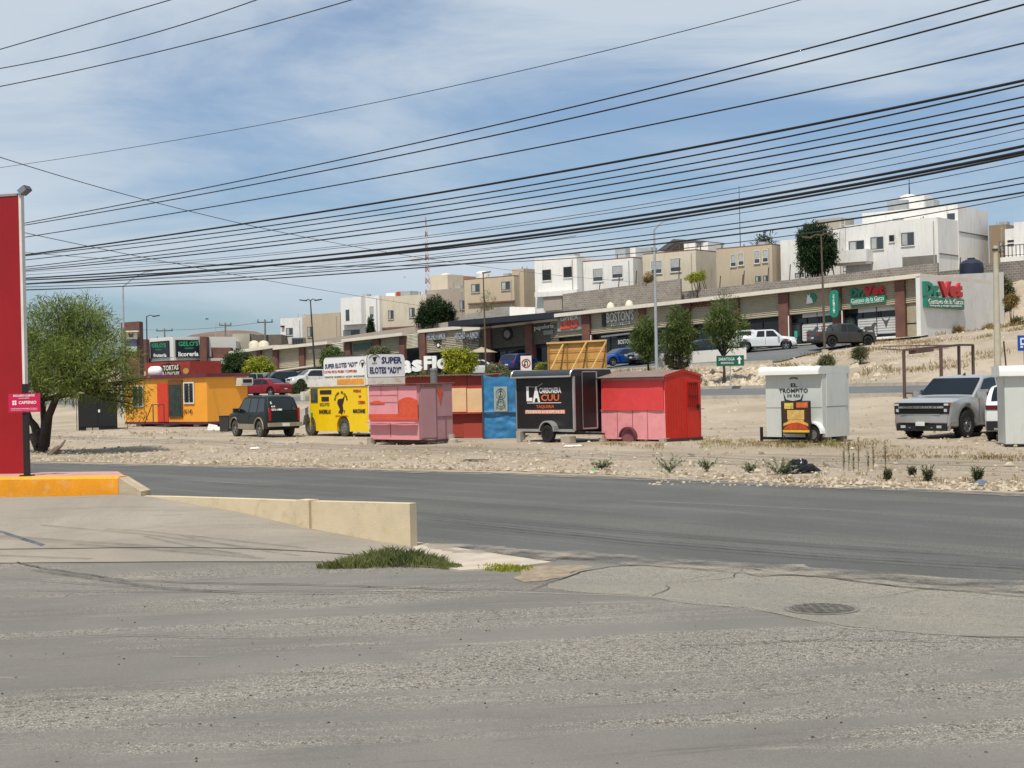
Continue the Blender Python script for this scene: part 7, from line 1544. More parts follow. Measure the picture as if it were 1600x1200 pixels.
# dry grass and weeds
def blades(b, c, r, n, h, w_, rnd, lean=.5):
    for _ in range(n):
        a = rnd.uniform(0, 6.283); q = r*math.sqrt(rnd.random()); x, y = c[0]+q*math.cos(a), c[1]+q*math.sin(a); hh = h*rnd.uniform(.4, 1.1); z = terr(x, y) if y > 20 else c[2]
        a2 = rnd.uniform(0, 6.283); dx, dy = math.cos(a2)*lean*hh*rnd.random(), math.sin(a2)*lean*hh*rnd.random(); s_ = w_*rnd.uniform(.6, 1.3); px, py = math.sin(a2)*s_/2, -math.cos(a2)*s_/2
        n0 = len(b.v); b.v += [(x-px, y-py, z-.01), (x+px, y+py, z-.01), (x+dx*.5+px*.7, y+dy*.5+py*.7, z+hh*.6), (x+dx*1.2, y+dy*1.2, z+hh), (x+dx*.5-px*.7, y+dy*.5-py*.7, z+hh*.6)]
        b.f.append((n0, n0+1, n0+2, n0+3, n0+4)); b.m.append(0)
GRN = leafmat('grass_green', '#4a5630', '#7b7f4c')
rnd = random.Random(77); b = MB()
for k in range(110):
    f = rnd.random(); px = 508+200*f; py = 884-10*math.sin(math.pi*f)*rnd.random()-(6 if .4 < f < .9 else 0)*rnd.random(); c = PZ(px, py+3, .02)
    hgt = .05+.12*math.sin(math.pi*min(1, f*1.05))**.8*(.6+.6*f); blades(b, c, .12, 40, hgt, .0065, rnd, .9)
tag(b.build('grass_clump', GRN), 'clump of coarse green grass against the end of the cream ramp wall', 'grass', kind='stuff')
b = MB()
for k in range(26): c = PZ(rnd.uniform(764, 825), rnd.uniform(884, 892), .02); blades(b, c, .12, 26, .035, .012, rnd, .8)
tag(b.build('short_grass', L_YEL), 'thin flat patch of short grass by the sidewalk corner', 'grass', kind='stuff')
b = MB()
def along(px0, py0, px1, py1, n, r, cnt, h, w_=.02, z=0):
    for _ in range(n): f = rnd.random(); c = PZ(px0+(px1-px0)*f, py0+(py1-py0)*f+rnd.gauss(0, 3.2), 0); blades(b, c, r*rnd.uniform(.5, 1.3), int(cnt*rnd.uniform(.3, 1)), h*rnd.uniform(.5, 1.1), w_*.7, rnd, .9)
along(1090, 691, 1190, 696, 40, .3, 20, .10); along(1190, 695, 1400, 698, 60, .35, 24, .13); along(1370, 712, 1600, 716, 60, .4, 26, .10); along(940, 695, 1040, 697, 22, .3, 20, .12); along(120, 684, 400, 674, 40, .4, 12, .15); along(1180, 748, 1600, 752, 40, .2, 22, .08)
along(1040, 698, 1590, 705, 50, .5, 14, .07); along(560, 700, 760, 700, 14, .3, 10, .07)
tag(b.build('dry_grass', L_DRY), 'dry straw coloured grass around the trailers', 'dry grass', kind='stuff')
b = MB(); along(1085, 690, 1320, 695, 50, .25, 18, .10, .02); tag(b.build('sparse_grass', L_YEL), 'sparse yellow green grass below the red and white trailers', 'grass', kind='stuff')
b = MB()
for k in range(330):
    u = rnd.uniform(-24, 24); t_0 = rnd.uniform(17.5 if u < -4 else 2.5, 29)
    if noise.noise((u*.16+3, t_0*.2, 4)) < -.06: continue
    P = FA.out(u, -t_0); blades(b, (P.x, P.y, 0), rnd.uniform(.5, 1.5), 50, rnd.uniform(.15, .34), .03, rnd, .9)
for k in range(60): u = rnd.uniform(1.5, 9); P = FA.out(u, rnd.uniform(-1, 14)); blades(b, (P.x, P.y, 0), .6, 20, .4, .05, rnd, .8)
tag(b.build('slope_dry_grass', L_DRY), 'dry tawny grass scattered over the slope below the vet shop', 'dry grass', kind='stuff')
# weeds at the street edge: one thing each
wl_ = [(938, 733, .30, 'bluish weed tuft at the street edge, leftmost by the green bits', 0), (1046, 737, .42, 'spreading bluish weed at the street edge in front of the red trailer', 0), (1104, 735, .30, 'small weed just right of the spreading bluish weed', 0), (1172, 738, .26, 'small green weed left of the black rubbish bag', 0), (1218, 741, .42, 'leafy weed touching the left of the black rubbish bag', 0), (1388, 750, .24, 'round olive tuft right of the tall stalks', 1), (1450, 752, .34, 'upright green and straw tuft at the street edge below the silver pickup', 1), (1528, 754, .34, 'wide straggly grey green weed near the right edge', 1), (1425, 745, .22, 'little dull weed between the olive tuft and the upright tuft', 1)]
for k, (px, py, h, lab, kd) in enumerate(wl_):
    P = PZ(px, py, 0); t = thing('weed', lab, 'weed', tuple(P), 0, 'weeds along the street edge'); r2 = random.Random(k+5); b = MB(); bb = MB()
    for q in range(16 if kd == 0 else 34):
        a = r2.uniform(0, 6.283); rr_ = h*(1.1 if kd == 0 else .45)*r2.uniform(.4, 1); e = Vector((math.cos(a)*rr_, math.sin(a)*rr_*.7, h*r2.uniform(.35, .9))); m_ = e*.5+Vector((0, 0, h*.12)); b.tube([(0, 0, -.02), m_, e], [.004, .003, .002], 3)
        fr_ = MB(); 
        for s_ in range(22):
            c = Vector((0, 0, 0)).lerp(e, .15+.85*s_/22); dv = Vector((r2.gauss(0, 1), r2.gauss(0, 1), r2.gauss(.4, .7))).normalized()*.07; sv = dv.cross(Vector((0, 0, 1))).normalized()*.012; n0 = len(bb.v); bb.v += [tuple(c), tuple(c+dv*.5+sv), tuple(c+dv), tuple(c+dv*.5-sv)]; bb.f.append((n0, n0+1, n0+2, n0+3)); bb.m.append(0)
    b.build('stem', L_MID, t); bb.build('leaves', leafmat('weed_leaf', '#4d5c3c', '#71805a') if kd == 0 else L_GREY, t)
for k, (px, py, h) in enumerate(((1318, 724, .42), (1326, 722, .62), (1333, 727, .4), (1341, 723, .7), (1356, 724, .42), (1364, 722, .55), (1383, 720, .6))):
    P = PZ(px, py+12, 0); t = thing('stalk', 'tall upright dry stalk, %s in the row of seven right of the rubbish bag' % ('first second third fourth fifth sixth seventh'.split()[k]), 'weed', tuple(P), 0, 'upright stalks at the street edge'); r2 = random.Random(k)
    b = MB(); b.tube([(0, 0, -.02), (.02, 0, h*.5), (.0, 0, h)], [.009, .007, .003], 4); b.build('stem', L_DRY, t); b = MB()
    for s_ in range(60):
        z = h*(.2+.8*s_/60); a = r2.uniform(0, 6.28); dv = Vector((math.cos(a)*.045, math.sin(a)*.045, .03)); n0 = len(b.v); b.v += [(0, 0, z), (dv.x*.5+.008, dv.y*.5, z+.012), (dv.x, dv.y, z+dv.z), (dv.x*.5-.008, dv.y*.5, z+.02)]; b.f.append((n0, n0+1, n0+2, n0+3)); b.m.append(0)
    b.build('leaves', L_GREY, t)
# rubbish bag
P = PZ(1248, 739, 0); t = thing('rubbish_bag', 'crumpled black plastic rubbish bag lying at the street edge', 'rubbish bag', tuple(P))
b = MB(); N1, N2 = 22, 14
for j in range(N2+1):
    for i in range(N1):
        a = 2*math.pi*i/N1; th = math.pi*.5*j/N2; v = Vector((math.cos(a)*math.cos(th), math.sin(a)*math.cos(th), math.sin(th))); e = 1+.35*noise.noise(v*2.3+Vector((4, 1, 0)))+.22*noise.noise(v*6)
        b.v.append((v.x*.36*e, v.y*.22*e, max(-.02, v.z*.27*e)))
for j in range(N2):
    for i in range(N1): b.f.append((j*N1+i, j*N1+(i+1) % N1, (j+1)*N1+(i+1) % N1, (j+1)*N1+i)); b.m.append(0)
b.build('bag', mat('black_plastic_bag', '#141518', .35), t); b = MB(); b._add([(.3, -.1, 0), (.5, 0, .02), (.42, .1, .1), (.28, .05, .14)], [(0, 1, 2, 3), (3, 2, 1, 0)]); b.build('flap', mat('black_plastic_bag', ''), t)
for k, (px, py, w_, d_, h_, col, lab) in enumerate(((895, 698, .3, .12, .05, '#d8d4c9', 'flat white plaster scrap on the dirt below the black taco trailer'), (398, 702, .16, .1, .07, '#dcd8d0', 'crumpled white rag on the dirt below the green SUV'), (927, 736, .09, .06, .05, '#4f9a62', 'small green plastic scrap left of the leftmost weed'), (1535, 757, .12, .1, .09, '#5f6f7c', 'blue grey plastic bottle scrap at the street edge near the right edge'), (745, 719, .45, .1, .03, '#4a4035', 'dark flat strip lying on the dirt in front of the brick red stall'), (1205, 617, .5, .2, .1, '#c9c1b2', 'pale broken slab beside the far road right of the white trailer'))):
    P = PZ(px, py, 0 if py > 650 else .9); P.z = terr(P.x, P.y); t = thing('discarded_scrap', lab, 'scrap', tuple(P), k*.7); r2 = random.Random(k); b = MB(); v = []
    for j in range(5):
        for i in range(7): v.append((w_*(i/3-1)+r2.uniform(-.02, .02)*w_*5, d_*(j/2-1), h_*(.3+.7*r2.random()) if 0 < i < 6 and 0 < j < 4 else 0))
    b._add(v, [(j*7+i, j*7+i+1, (j+1)*7+i+1, (j+1)*7+i) for j in range(4) for i in range(6)]); b.build('scrap', mat('scrap_%d' % k, col, .7), t)
# stones
def rock(b, x, y, z, s_, rnd):
    k = [(-1, -.8, 0), (1, -.7, 0), (.9, .8, 0), (-.9, .9, 0), (-.5, -.4, 1), (.5, -.5, .9), (.4, .4, 1), (-.4, .5, .8)]; a = rnd.uniform(0, 6.28); ca, sa = math.cos(a), math.sin(a); fx, fy, fz = s_*rnd.uniform(.7, 1.4), s_*rnd.uniform(.6, 1.1), s_*rnd.uniform(.4, 1.1)
    v = []
    for p in k: q = (p[0]*fx*rnd.uniform(.7, 1.2), p[1]*fy*rnd.uniform(.7, 1.2), p[2]*fz*rnd.uniform(.7, 1.2)-.1*s_); v.append((x+q[0]*ca-q[1]*sa, y+q[0]*sa+q[1]*ca, z+q[2]))
    b._add(v, [(4, 5, 6, 7), (0, 1, 5, 4), (1, 2, 6, 5), (2, 3, 7, 6), (3, 0, 4, 7)])
ROCK = mat('pale_stone', '#97866e', .95, var=.25, vs=4); ROCK2 = mat('white_stone', '#b9ab96', .95, var=.2, vs=4)
rnd = random.Random(5); b = MB(); b2 = MB(); b3 = MB()
for k in range(7000):
    X = rnd.uniform(-24, 14); f = rnd.random(); off_ = (f**2.2)*9+.15; Y = interp(FEDGE, X)+off_
    if X/Y > .37 or X/Y < -.37: continue
    s_ = rnd.choice((.012, .018, .018, .025, .025, .035, .05)) if off_ > 1.5 else rnd.choice((.018, .025, .03, .04, .055)); 
    if rnd.random() < .01: s_ = .09
    rock(b if rnd.random() < .6 else b2, X, Y, terr(X, Y), s_, rnd)
for k in range(2600):
    X = rnd.uniform(-28, 24); Y = rnd.uniform(36, 80)
    if Y < interp(FEDGE, X)+2 or abs(X/Y) > .37: continue
    rock(b if rnd.random() < .7 else b2, X, Y, terr(X, Y), rnd.choice((.025, .03, .045, .07)), rnd)
for k in range(420):
    px = 1000+600*rnd.random()**.8; py = rnd.uniform(742, 757)+(px-1000)*.019; P = PZ(px, py, 0); rock(b2, P.x, P.y, terr(P.x, P.y), rnd.choice((.012, .02, .03, .03, .05)), rnd)
for k in range(900):
    u = rnd.uniform(-26, 24); t_0 = rnd.uniform(17 if u < -4 else 2, 30); P = FA.out(u, -t_0); rock(b3, P.x, P.y, terr(P.x, P.y), rnd.choice((.04, .06, .08, .12)), rnd)
for k in range(520):
    u = rnd.gauss(-.5, 3.0); t_0 = rnd.uniform(21, 29.8); P = FA.out(u, -t_0); rock(b3, P.x, P.y, terr(P.x, P.y)-.02, rnd.choice((.08, .12, .18, .28, .36)), rnd)
tag(b.build('gravel', ROCK), 'loose pale gravel scattered over the dirt lot', 'gravel', kind='stuff'); tag(b2.build('white_gravel', ROCK2), 'whitish stones along the street edge of the lot', 'gravel', kind='stuff'); tag(b3.build('rubble', ROCK2), 'white rubble and boulders on the slope beyond the far road', 'rubble', kind='stuff')
b = MB(); rnd = random.Random(15)
for k in range(240):
    px = rnd.uniform(-50, 1650); py = 895+300*rnd.random()**1.3; P = PZ(px, py, .014); rock(b, P.x, P.y, .014, rnd.choice((.004, .006, .009)), rnd)
tag(b.build('grit', mat('dark_grit', '#4a443d', .9, var=.5, vs=40)), 'small dark grit and pebbles on the forecourt asphalt', 'grit', kind='stuff')
# ------------------------------------------------------------------ posts, signs, cables
GALV = mat('galvanised_post', '#a9adb0', .5, .3); DKP = mat('dark_lamp_post', '#24262b', .5); RUSTP = mat('brown_lamp_post', '#5e5142', .7, .2); CPOLE = mat('pale_concrete_pole', '#b9b09a', .85, var=.1, vs=2)
def lamp(label, px0, pyt, px1, d, r, m, arms, name='street_lamp', base=None):
    """pole from the ground at column px1 to (px0, pyt); arms: (px, py) tips"""
    B_ = gbase(px1, d); T_ = W(px0, pyt, d)-B_; t = thing(name, label, 'street lamp', tuple(B_)); b = MB(); b.tube([(0, 0, -.1), T_*.5, T_], [r, r*.8, r*.55], 8); b.build('pole', m, t, 60)
    for (ax, ay) in arms:
        A = W(ax, ay, d)-B_; b = MB(); m_ = T_.lerp(A, .5)+Vector((0, 0, .12)); b.tube([T_+Vector((0, 0, -.05)), m_, A], [r*.5, r*.4, r*.35], 6); ar = b.build('arm', m, t, 60)
        dr = (A-T_).normalized(); s_ = 1 if dr.x > 0 else -1; b = MB(); L_ = .75; b.prism([(A.x-s_*.15, A.z+.02), (A.x+s_*(L_-.15), A.z+.10), (A.x+s_*(L_-.15), A.z+.02), (A.x-s_*.05, A.z-.08)][::s_], 'y', A.y-.15, A.y+.15); b.build('lamp_head', m, ar)
    if base: b = MB(); b.box(-base, base, -base, base, -.1, base*2.2); b.build('footing', CPOLE, t)
    return t
lamp('tall pale street lamp rising behind the red trailer', 1022, 358, 1026.5, 95, .12, GALV, [(1044, 343)])
lamp('slim pale street lamp rising behind the mesquite tree', 192, 447, 194, 118, .11, GALV, [(228, 424)])
lamp('black double headed lamp post at the left end of the plaza lot', 485, 469, 493.5, 138, .10, DKP, [(478, 469.5), (493, 469)])
lamp('black single arm lamp post beside the brick totem', 229, 494, 230.5, 148, .09, DKP, [(240, 494)])
lamp('brown lamp post in front of the dark canopy', 755, 428, 760, 120, .09, RUSTP, [(755.5, 426)])
lamp('brown double armed lamp post beside the grey pickup', 1283, 367, 1290, 108, .10, RUSTP, [(1266, 371), (1296, 367)], base=.2)
lamp('far thin lamp post before the hills', 337, 507, 338, 210, .07, GALV, [(341, 507)])
def utility(label, px, py, pyb, d, arms, r=.14, m=None, wid=2.0):
    B_ = gbase(px+(pyb-py)*.02, d); T_ = W(px, py, d)-B_; t = thing('utility_pole', label, 'utility pole', tuple(B_)); b = MB(); b.tube([(0, 0, -.2), T_], [r*1.2, r*.8], 8); b.build('pole', m or mat('grey_pole', '#77736c', .8), t, 60)
    for k in range(arms):
        z = T_.z-.3-k*1.2; b = MB(); b.box(T_.x-wid/2, T_.x+wid/2, T_.y-.06, T_.y+.06, z-.06, z+.06); a = b.build('crossarm', mat('dark_arm', '#3a3835', .8), t)
        for q in (-1, 0, 1): b = MB(); b.lathe([(.05, 0), (.09, .1), (.05, .2), (.08, .3), (0, .34)], c=(T_.x+q*wid*.45, T_.y, z+.06), n=8); b.build('insulator', mat('insulator', '#54463e', .5), a)
    return t
utility('far utility pole with crossarm left of the hills', 257, 514, 600, 230, 2, wid=2.6); utility('utility pole with crossarms in front of the hills, left one', 352, 505, 560, 215, 1, wid=1.8); utility('utility pole with tilted crossarm left of the leftmost white house', 414, 500, 555, 190, 1, wid=2.0)
t = utility('leaning pale concrete pole in front of the white end wall', 1555.5, 384, 580, 84, 0, r=.17, m=CPOLE)
T_ = W(1555, 392, 84)-Vector(t.location); b = MB(); b.lathe([(.17, 0), (.17, .12), (.15, .12)], c=tuple(T_), n=12); b.build('collar', mat('dark_arm', ''), t)
p = thing('iron_post', 'thin rusty iron post right of the pale concrete pole', 'post', tuple(gbase(1573, 86))); b = MB(); h = W(1568, 533, 86).z-p.location.z; b.bar((0, 0, 0), (-.12, 0, h), .07); b.build('post', mat('rusty_iron', ''), p)
# radio tower and masts
def mast(label, px, pyt, pyb, d, wb_, wt__, seg, m1, m2, name='radio_tower'):
    B_ = W(px, pyb, d); T_ = W(px, pyt, d); h = T_.z-B_.z; t = thing(name, label, 'radio mast', tuple(B_)); b = MB(); mats_ = [m1, m2]
    for k in range(seg):
        mi = k % 2; z0_, z1_ = h*k/seg, h*(k+1)/seg; w0, w1 = wb_+(wt__-wb_)*k/seg, wb_+(wt__-wb_)*(k+1)/seg; q = MB()
        c0 = [(w0*math.cos(a), w0*math.sin(a), z0_) for a in (.3, 2.4, 4.5)]; c1 = [(w1*math.cos(a), w1*math.sin(a), z1_) for a in (.3, 2.4, 4.5)]; r = wb_*.13
        for i in range(3): q.bar(c0[i], c1[i], r); q.bar(c0[i], c1[(i+1) % 3], r*.7); q.bar(c1[i], c0[(i+1) % 3], r*.7)
        q.build('mast_section', mats_[mi], t)
    q = MB(); q.tube([(0, 0, h), (0, 0, h*1.12)], [wt__*.6, wt__*.3], 5); q.build('antenna', m1, t)
mast('red and white lattice radio tower behind the beige houses', 668, 352, 462, 420, .85, .3, 12, mat('tower_red', '#8f5850', .6), mat('tower_white', '#c9c9c9', .6))
q = W(1157, 395, 170); t = thing('aerial_mast', 'hair thin aerial mast above the cream house', 'aerial', tuple(q)); b = MB(); b.tube([(0, 0, -3), (0, 0, W(1155, 290, 170).z-q.z)], [.06, .03], 5); b.build('mast', mat('dark_arm', ''), t)
# U-turn sign
P = W(822, 568, 84); g0 = terr(P.x, P.y, False); t = thing('u_turn_sign', 'white square U-turn ban sign behind the black trailer', 'road sign', (P.x, P.y, g0)); z = P.z-g0; b = MB(); b.bar((0, 0.03, 0), (0, .03, z-.3), .06); b.build('post', GALV, t)
b = MB(); b.box(-.31, .31, -.01, .01, z-.46, z+.44); pl = b.build('plate', mat('sign_plate', '#d8cfc8', .5), t); b = MB(); pts = [(.23*math.cos(2*math.pi*k/28), -.02, z+.02+.23*math.sin(2*math.pi*k/28)) for k in range(29)]; b.tube(pts, .028, 5, caps=False); b.build('ring', mat('sign_red', '#8f2a26', .5), pl)
b = MB(); b.tube([(.08, -.02, z-.14), (.08, -.02, z+.06)]+[(.0+.08*math.cos(R(a)), -.02, z+.06+.08*math.sin(R(a))) for a in range(20, 181, 20)]+[(-.08, -.02, z-.05)], .025, 5); b.prism([(-.16, z-.04), (0, z-.04), (-.08, z-.16)][::-1], 'y', -.035, -.012); b.build('arrow', mat('ink', ''), pl)
# green street name sign
P = W(1141, 563.5, 92); g0 = terr(P.x, P.y, False); t = thing('street_name_sign', 'green street name sign with a white arrow below the right roadside tree', 'sign', (P.x, P.y, g0), R(-4)); z = P.z-g0
b = MB(); b.box(-.85, .85, -.02, .02, z-.33, z+.32); pl = b.build('plate', mat('road_sign_green', '#0b5b43', .5), t)
b = MB(); b.text('SARATOGA', (-.22, -.03, z+.1), 1.0, .19, depth=.01, off=.01); b.text('RESIDENCIAL', (-.18, -.03, z-.14), .8, .12, depth=.01, off=.01); b.prism([(.5, z-.22), (.62, z-.22), (.62, z+.06), (.72, z+.06), (.56, z+.26), (.40, z+.06), (.5, z+.06)], 'y', -.035, -.021); b.build('lettering', WHITEP, pl)
b = MB(); b.bar((-.0, .03, -.1), (0, .03, z-.2), .07); b.build('post', GALV, t)
# bus stop sign
P = W(1601, 536, 80); g0 = terr(P.x, P.y, False); t = thing('bus_stop_sign', 'blue bus stop sign cut by the right edge of the view', 'sign', (P.x, P.y, g0)); z = P.z-g0
b = MB(); b.box(-.38, .38, -.015, .015, z-.42, z+.42); pl = b.build('plate', mat('sign_blue', '#1b4aa0', .4), t); b = MB(); b.box(-.24, .24, -.025, -.016, z-.1, z+.28); b.box(-.24, -.1, -.025, -.016, z-.25, z-.15); b.box(.1, .24, -.025, -.016, z-.25, z-.15); pc = b.build('bus_symbol', WHITEP, pl); b = MB(); b.box(-.17, .17, -.032, -.026, z, z+.2); b.build('bus_window', mat('sign_blue', ''), pc)
b = MB(); b.bar((.0, .04, -.1), (0, .04, z), .08); b.build('post', mat('brown_lamp_post', ''), t)
# rusty frame beyond the pickup
t = thing('open_shelter', 'rusty open iron frame of four posts standing behind the silver pickup', 'metal frame', tuple(gbase(1413, 70))); o_ = Vector(t.location); FRM = mat('rust_brown_steel', '#5f4a45', .7, .2, var=.15)
pp = []
for (px, pt, pb_, dd_) in ((1413, 547, 600, 70), (1471, 542, 596, 68), (1499, 539, 595, 73), (1521, 539, 592, 76)):
    g0 = gbase(px, dd_); T_ = W(px-1, pt, dd_); pp.append((g0, T_)); b = MB(); b.bar(g0-o_-Vector((0, 0, .1)), T_-o_, .13); b.build('post', FRM, t)
for i, k in ((0, 1), (2, 3), (1, 2), (0, 2)): b = MB(); b.bar(pp[i][1]-o_, pp[k][1]-o_, .1); b.build('top_beam', FRM, t)
b = MB(); b.bar(pp[0][1]-o_-Vector((-.3, 0, .12)), pp[1][1]-o_-Vector((.4, 0, .12)), .16); b.build('hanging_panel', FRM, t); b = MB(); b.bar(pp[2][1]-o_, W(1380, 541, 78)-o_, .05); b.bar(pp[0][1]-o_, W(1378, 545, 75)-o_, .05); b.build('loose_bar', FRM, t)
b = MB(); b.bar(pp[0][0]-o_+Vector((0, 0, .25)), pp[1][0]-o_+Vector((0, 0, .25)), .08); b.build('bottom_rail', FRM, t)
# white plaza letters
P0_, P1_ = W(626, 582, 118), W(760, 578, 112); rz_ = math.atan2(P1_.y-P0_.y, P1_.x-P0_.x)
for (body, r_, lab) in (('L', (604, 551, 626, 584), 'big white letter L hidden behind the truck sign box'), ('a', (629, 563, 643, 583), 'big white letter a beside the truck sign box'), ('s', (644, 562, 660, 581), 'big white letter s between the letters a and F'), ('F', (663, 556, 675, 578), 'big white capital letter F'), ('l', (676, 556, 682, 577), 'big white slim letter l after the capital F'), ('o', (683, 560, 699, 577), 'big white round letter o left of the yellow green bush'), ('r', (702, 560, 713, 577), 'big white letter r behind the yellow green bush'), ('e', (714, 560, 728, 577), 'big white letter e behind the yellow green bush')):
    if body == 'L': continue
    A, B_ = W(r_[0], r_[3], 117), W(r_[2], r_[1], 117); t = thing('plaza_letter', lab, 'letter', ((A.x+B_.x)/2, 117, A.z), R(-12), 'big white plaza letters'); h = B_.z-A.z; wd = B_.x-A.x
    b = MB(); b.text(body, (0, 0, h/2), wd, h, depth=.3, off=.045); b.build('letter', mat('letter_white', '#e9e9e6', .5, var=.02), t)
    b = MB(); b.bar((0, .05, terr(t.location.x, 117)-A.z-.1), (0, .05, .12), .12); b.build('stand', mat('dark_arm', ''), t)
# low white boundary wall
def lowwall(lab, px0, py0, px1, py1, d0, d1, h, m, th=.2):
    A, B_ = W(px0, py0, d0), W(px1, py1, d1); t = thing('low_white_wall', lab, 'wall', (A.x, A.y, A.z-h)); v = B_-A; b = MB(); n_ = Vector((-v.y, v.x, 0)).normalized()*th
    b._add([(0, 0, -.8), (v.x, v.y, v.z-.8), (v.x+n_.x, v.y+n_.y, v.z-.8), (n_.x, n_.y, -.8), (0, 0, h), (v.x, v.y, v.z+h), (v.x+n_.x, v.y+n_.y, v.z+h), (n_.x, n_.y, h)], [(0, 3, 2, 1), (4, 5, 6, 7), (0, 1, 5, 4), (1, 2, 6, 5), (2, 3, 7, 6), (3, 0, 4, 7)]); b.build('wall', m, t); return t
WW = mat('low_wall_white', '#dad8d2', .85, var=.05, vs=1)
lowwall('low white wall piece between the lamp post and middle tree', 1029, 552, 1081, 552, 101, 101, .15, WW); lowwall('low white wall behind the right roadside tree, sloping up to the camper pickup', 1081.5, 549, 1166, 543, 101, 101, .0, WW)
# street litter bin at the plaza edge
t = thing('dumpster', 'black open top dumpster left of the plywood board', 'dumpster', tuple(gbase(871, 112))); hB = W(871, 568, 112).z-t.location.z; hA = W(871, 586, 112).z-t.location.z
b = MB(); b.prism([(-.75, max(0, hA)-.6), (.75, max(0, hA)-.6), (.95, hB-.1), (-.95, hB-.1)], 'y', -.6, .6); b.build('bin', mat('dumpster_black', '#1d2221', .6), t); b = MB(); b.box(-1.1, 1.0, -.65, .65, hB-.095, hB); b.build('lid', mat('dumpster_black', ''), t)
# parasol
x, z = FA.y(753, 551, -3); P = FA.out(x, -3); t = thing('parasol', 'beige cafe parasol in front of the shaded shops', 'parasol', (P.x, P.y, terr(P.x, P.y))); b = MB(); b.lathe([(1.5, z-P.z-t.location.z*0-.0-t.location.z), (0, z-t.location.z+.55)], n=8); b.build('canopy', mat('parasol_beige', '#a39781', .8), t); b = MB(); b.bar((0, 0, 0), (0, 0, z-t.location.z+.5), .06); b.build('pole', mat('dark_arm', ''), t)
# cables
CAB = mat('cable_black', '#131417', .6, var=0); CAB2 = mat('cable_grey', '#3b3b40', .6, var=0)
inv = lambda x: 1/62+(1/28-1/62)*(x-38)/(1600-38)
def dmain(x): return 1/inv(x)
def smooth_pts(P, n=30):
    out = []; P = [tuple(P[0][i]*2-P[1][i] for i in (0, 1))]+list(P)+[tuple(P[-1][i]*2-P[-2][i] for i in (0, 1))]
    for i in range(1, len(P)-2):
        for k in range(n):
            t = k/n; q = []
            for a in (0, 1):
                p0, p1, p2, p3 = P[i-1][a], P[i][a], P[i+1][a], P[i+2][a]; q.append(.5*((2*p1)+(-p0+p2)*t+(2*p0-5*p1+4*p2-p3)*t*t+(-p0+3*p1-3*p2+p3)*t**3))
            out.append(q)
    out.append(list(P[-2])); return out
def parab(P, xs):
    """least squares parabola through the picked photo points: one cable, one catenary"""
    n = len(P)
    S = lambda k: sum(((p[0]-800)/800)**k for p in P); T = lambda k: sum(p[1]*((p[0]-800)/800)**k for p in P)
    if n == 2:
        (x0, y0), (x1, y1) = P; return [(x, y0+(y1-y0)*(x-x0)/(x1-x0)) for x in xs]
    M_ = Matrix(((S(0), S(1), S(2)), (S(1), S(2), S(3)), (S(2), S(3), S(4)))); c = M_.inverted() @ Vector((T(0), T(1), T(2)))
    return [(x, c[0]+c[1]*(x-800)/800+c[2]*((x-800)/800)**2) for x in xs]
def cable(label, P, r, m=CAB, dfn=dmain, group='overhead cables above the street', x0=None, x1=None, dy=0):
    xa = P[0][0] if x0 is None else x0; xb = P[-1][0] if x1 is None else x1
    xs = [xa+(xb-xa)*k/44 for k in range(45)]; Q = parab(P, xs); pts = [W(x, y, dfn(x)+dy) for x, y in Q]; o = pts[0]
    b = MB(); b.tube([p-o for p in pts], r*1.35, 5); ob = b.build('overhead_cable', m, None, 180, loc=tuple(o)); return tag(ob, label, 'cable', group)
ORD = 'first second third fourth fifth sixth seventh eighth ninth tenth eleventh twelfth thirteenth fourteenth fifteenth sixteenth seventeenth eighteenth nineteenth twentieth'.split()
main = [
 ([(34, 351), (250, 315), (500, 272), (800, 206), (1200, 107), (1600, 9)], .014), ([(35, 370), (350, 322), (800, 238), (1200, 155), (1600, 68)], .014),
 ([(36, 397), (400, 350), (800, 281.5), (1200, 205), (1600, 127)], .024), ([(35, 398), (450, 354), (800, 292), (1250, 207), (1600, 134)], .014), ([(35, 406), (400, 365), (800, 301), (1200, 235), (1600, 151)], .013),
 ([(35, 417), (400, 374), (800, 314), (1200, 243), (1600, 167)], .013), ([(35, 418), (400, 386), (800, 327), (1250, 242), (1600, 184)], .013), ([(37, 420), (400, 393), (800, 335), (1250, 254), (1600, 195)], .016),
 ([(37, 424), (400, 400), (800, 349), (1200, 285), (1600, 202)], .006), ([(37, 428), (400, 405), (800, 352), (1200, 292), (1600, 217)], .007), ([(37, 431), (400, 418), (800, 361), (1150, 310), (1600, 230)], .022),
 ([(37, 442), (400, 421), (800, 370), (1250, 302), (1600, 238)], .026), ([(37, 435), (400, 422), (800, 374), (1250, 306.5), (1600, 243)], .02), ([(37, 443), (400, 426), (800, 382), (1200, 325), (1600, 252)], .006),
 ([(37, 445), (400, 425), (800, 390), (1250, 338), (1600, 275)], .010), ([(37, 450), (400, 430), (800, 397), (1250, 348), (1600, 284)], .010), ([(37, 454), (400, 434), (800, 407), (1200, 360), (1600, 300)], .014)]
for i, (P, r) in enumerate(main): cable('black overhead cable, %s from the top at the right edge of the view' % ORD[i], P, r, x0=-40, x1=2300, m=CAB2 if r < .008 else CAB, dy=((i*7) % 17-8)*.28)
cable('black overhead cable leaving the view at the top right corner', [(34, 348), (250, 308), (500, 260), (800, 188.5), (1175, 95), (1550, 0)], .014, x0=-40, x1=1700, dy=-.3)
cable('long thin cable crossing the sky and leaving at the top middle right', [(0, 262), (200, 230), (400, 199), (800, 112), (1025, 60), (1250, 0)], .008, m=CAB2, x0=-60, x1=1400, dy=-1.2)
nearf = lambda x: 24-.006*x
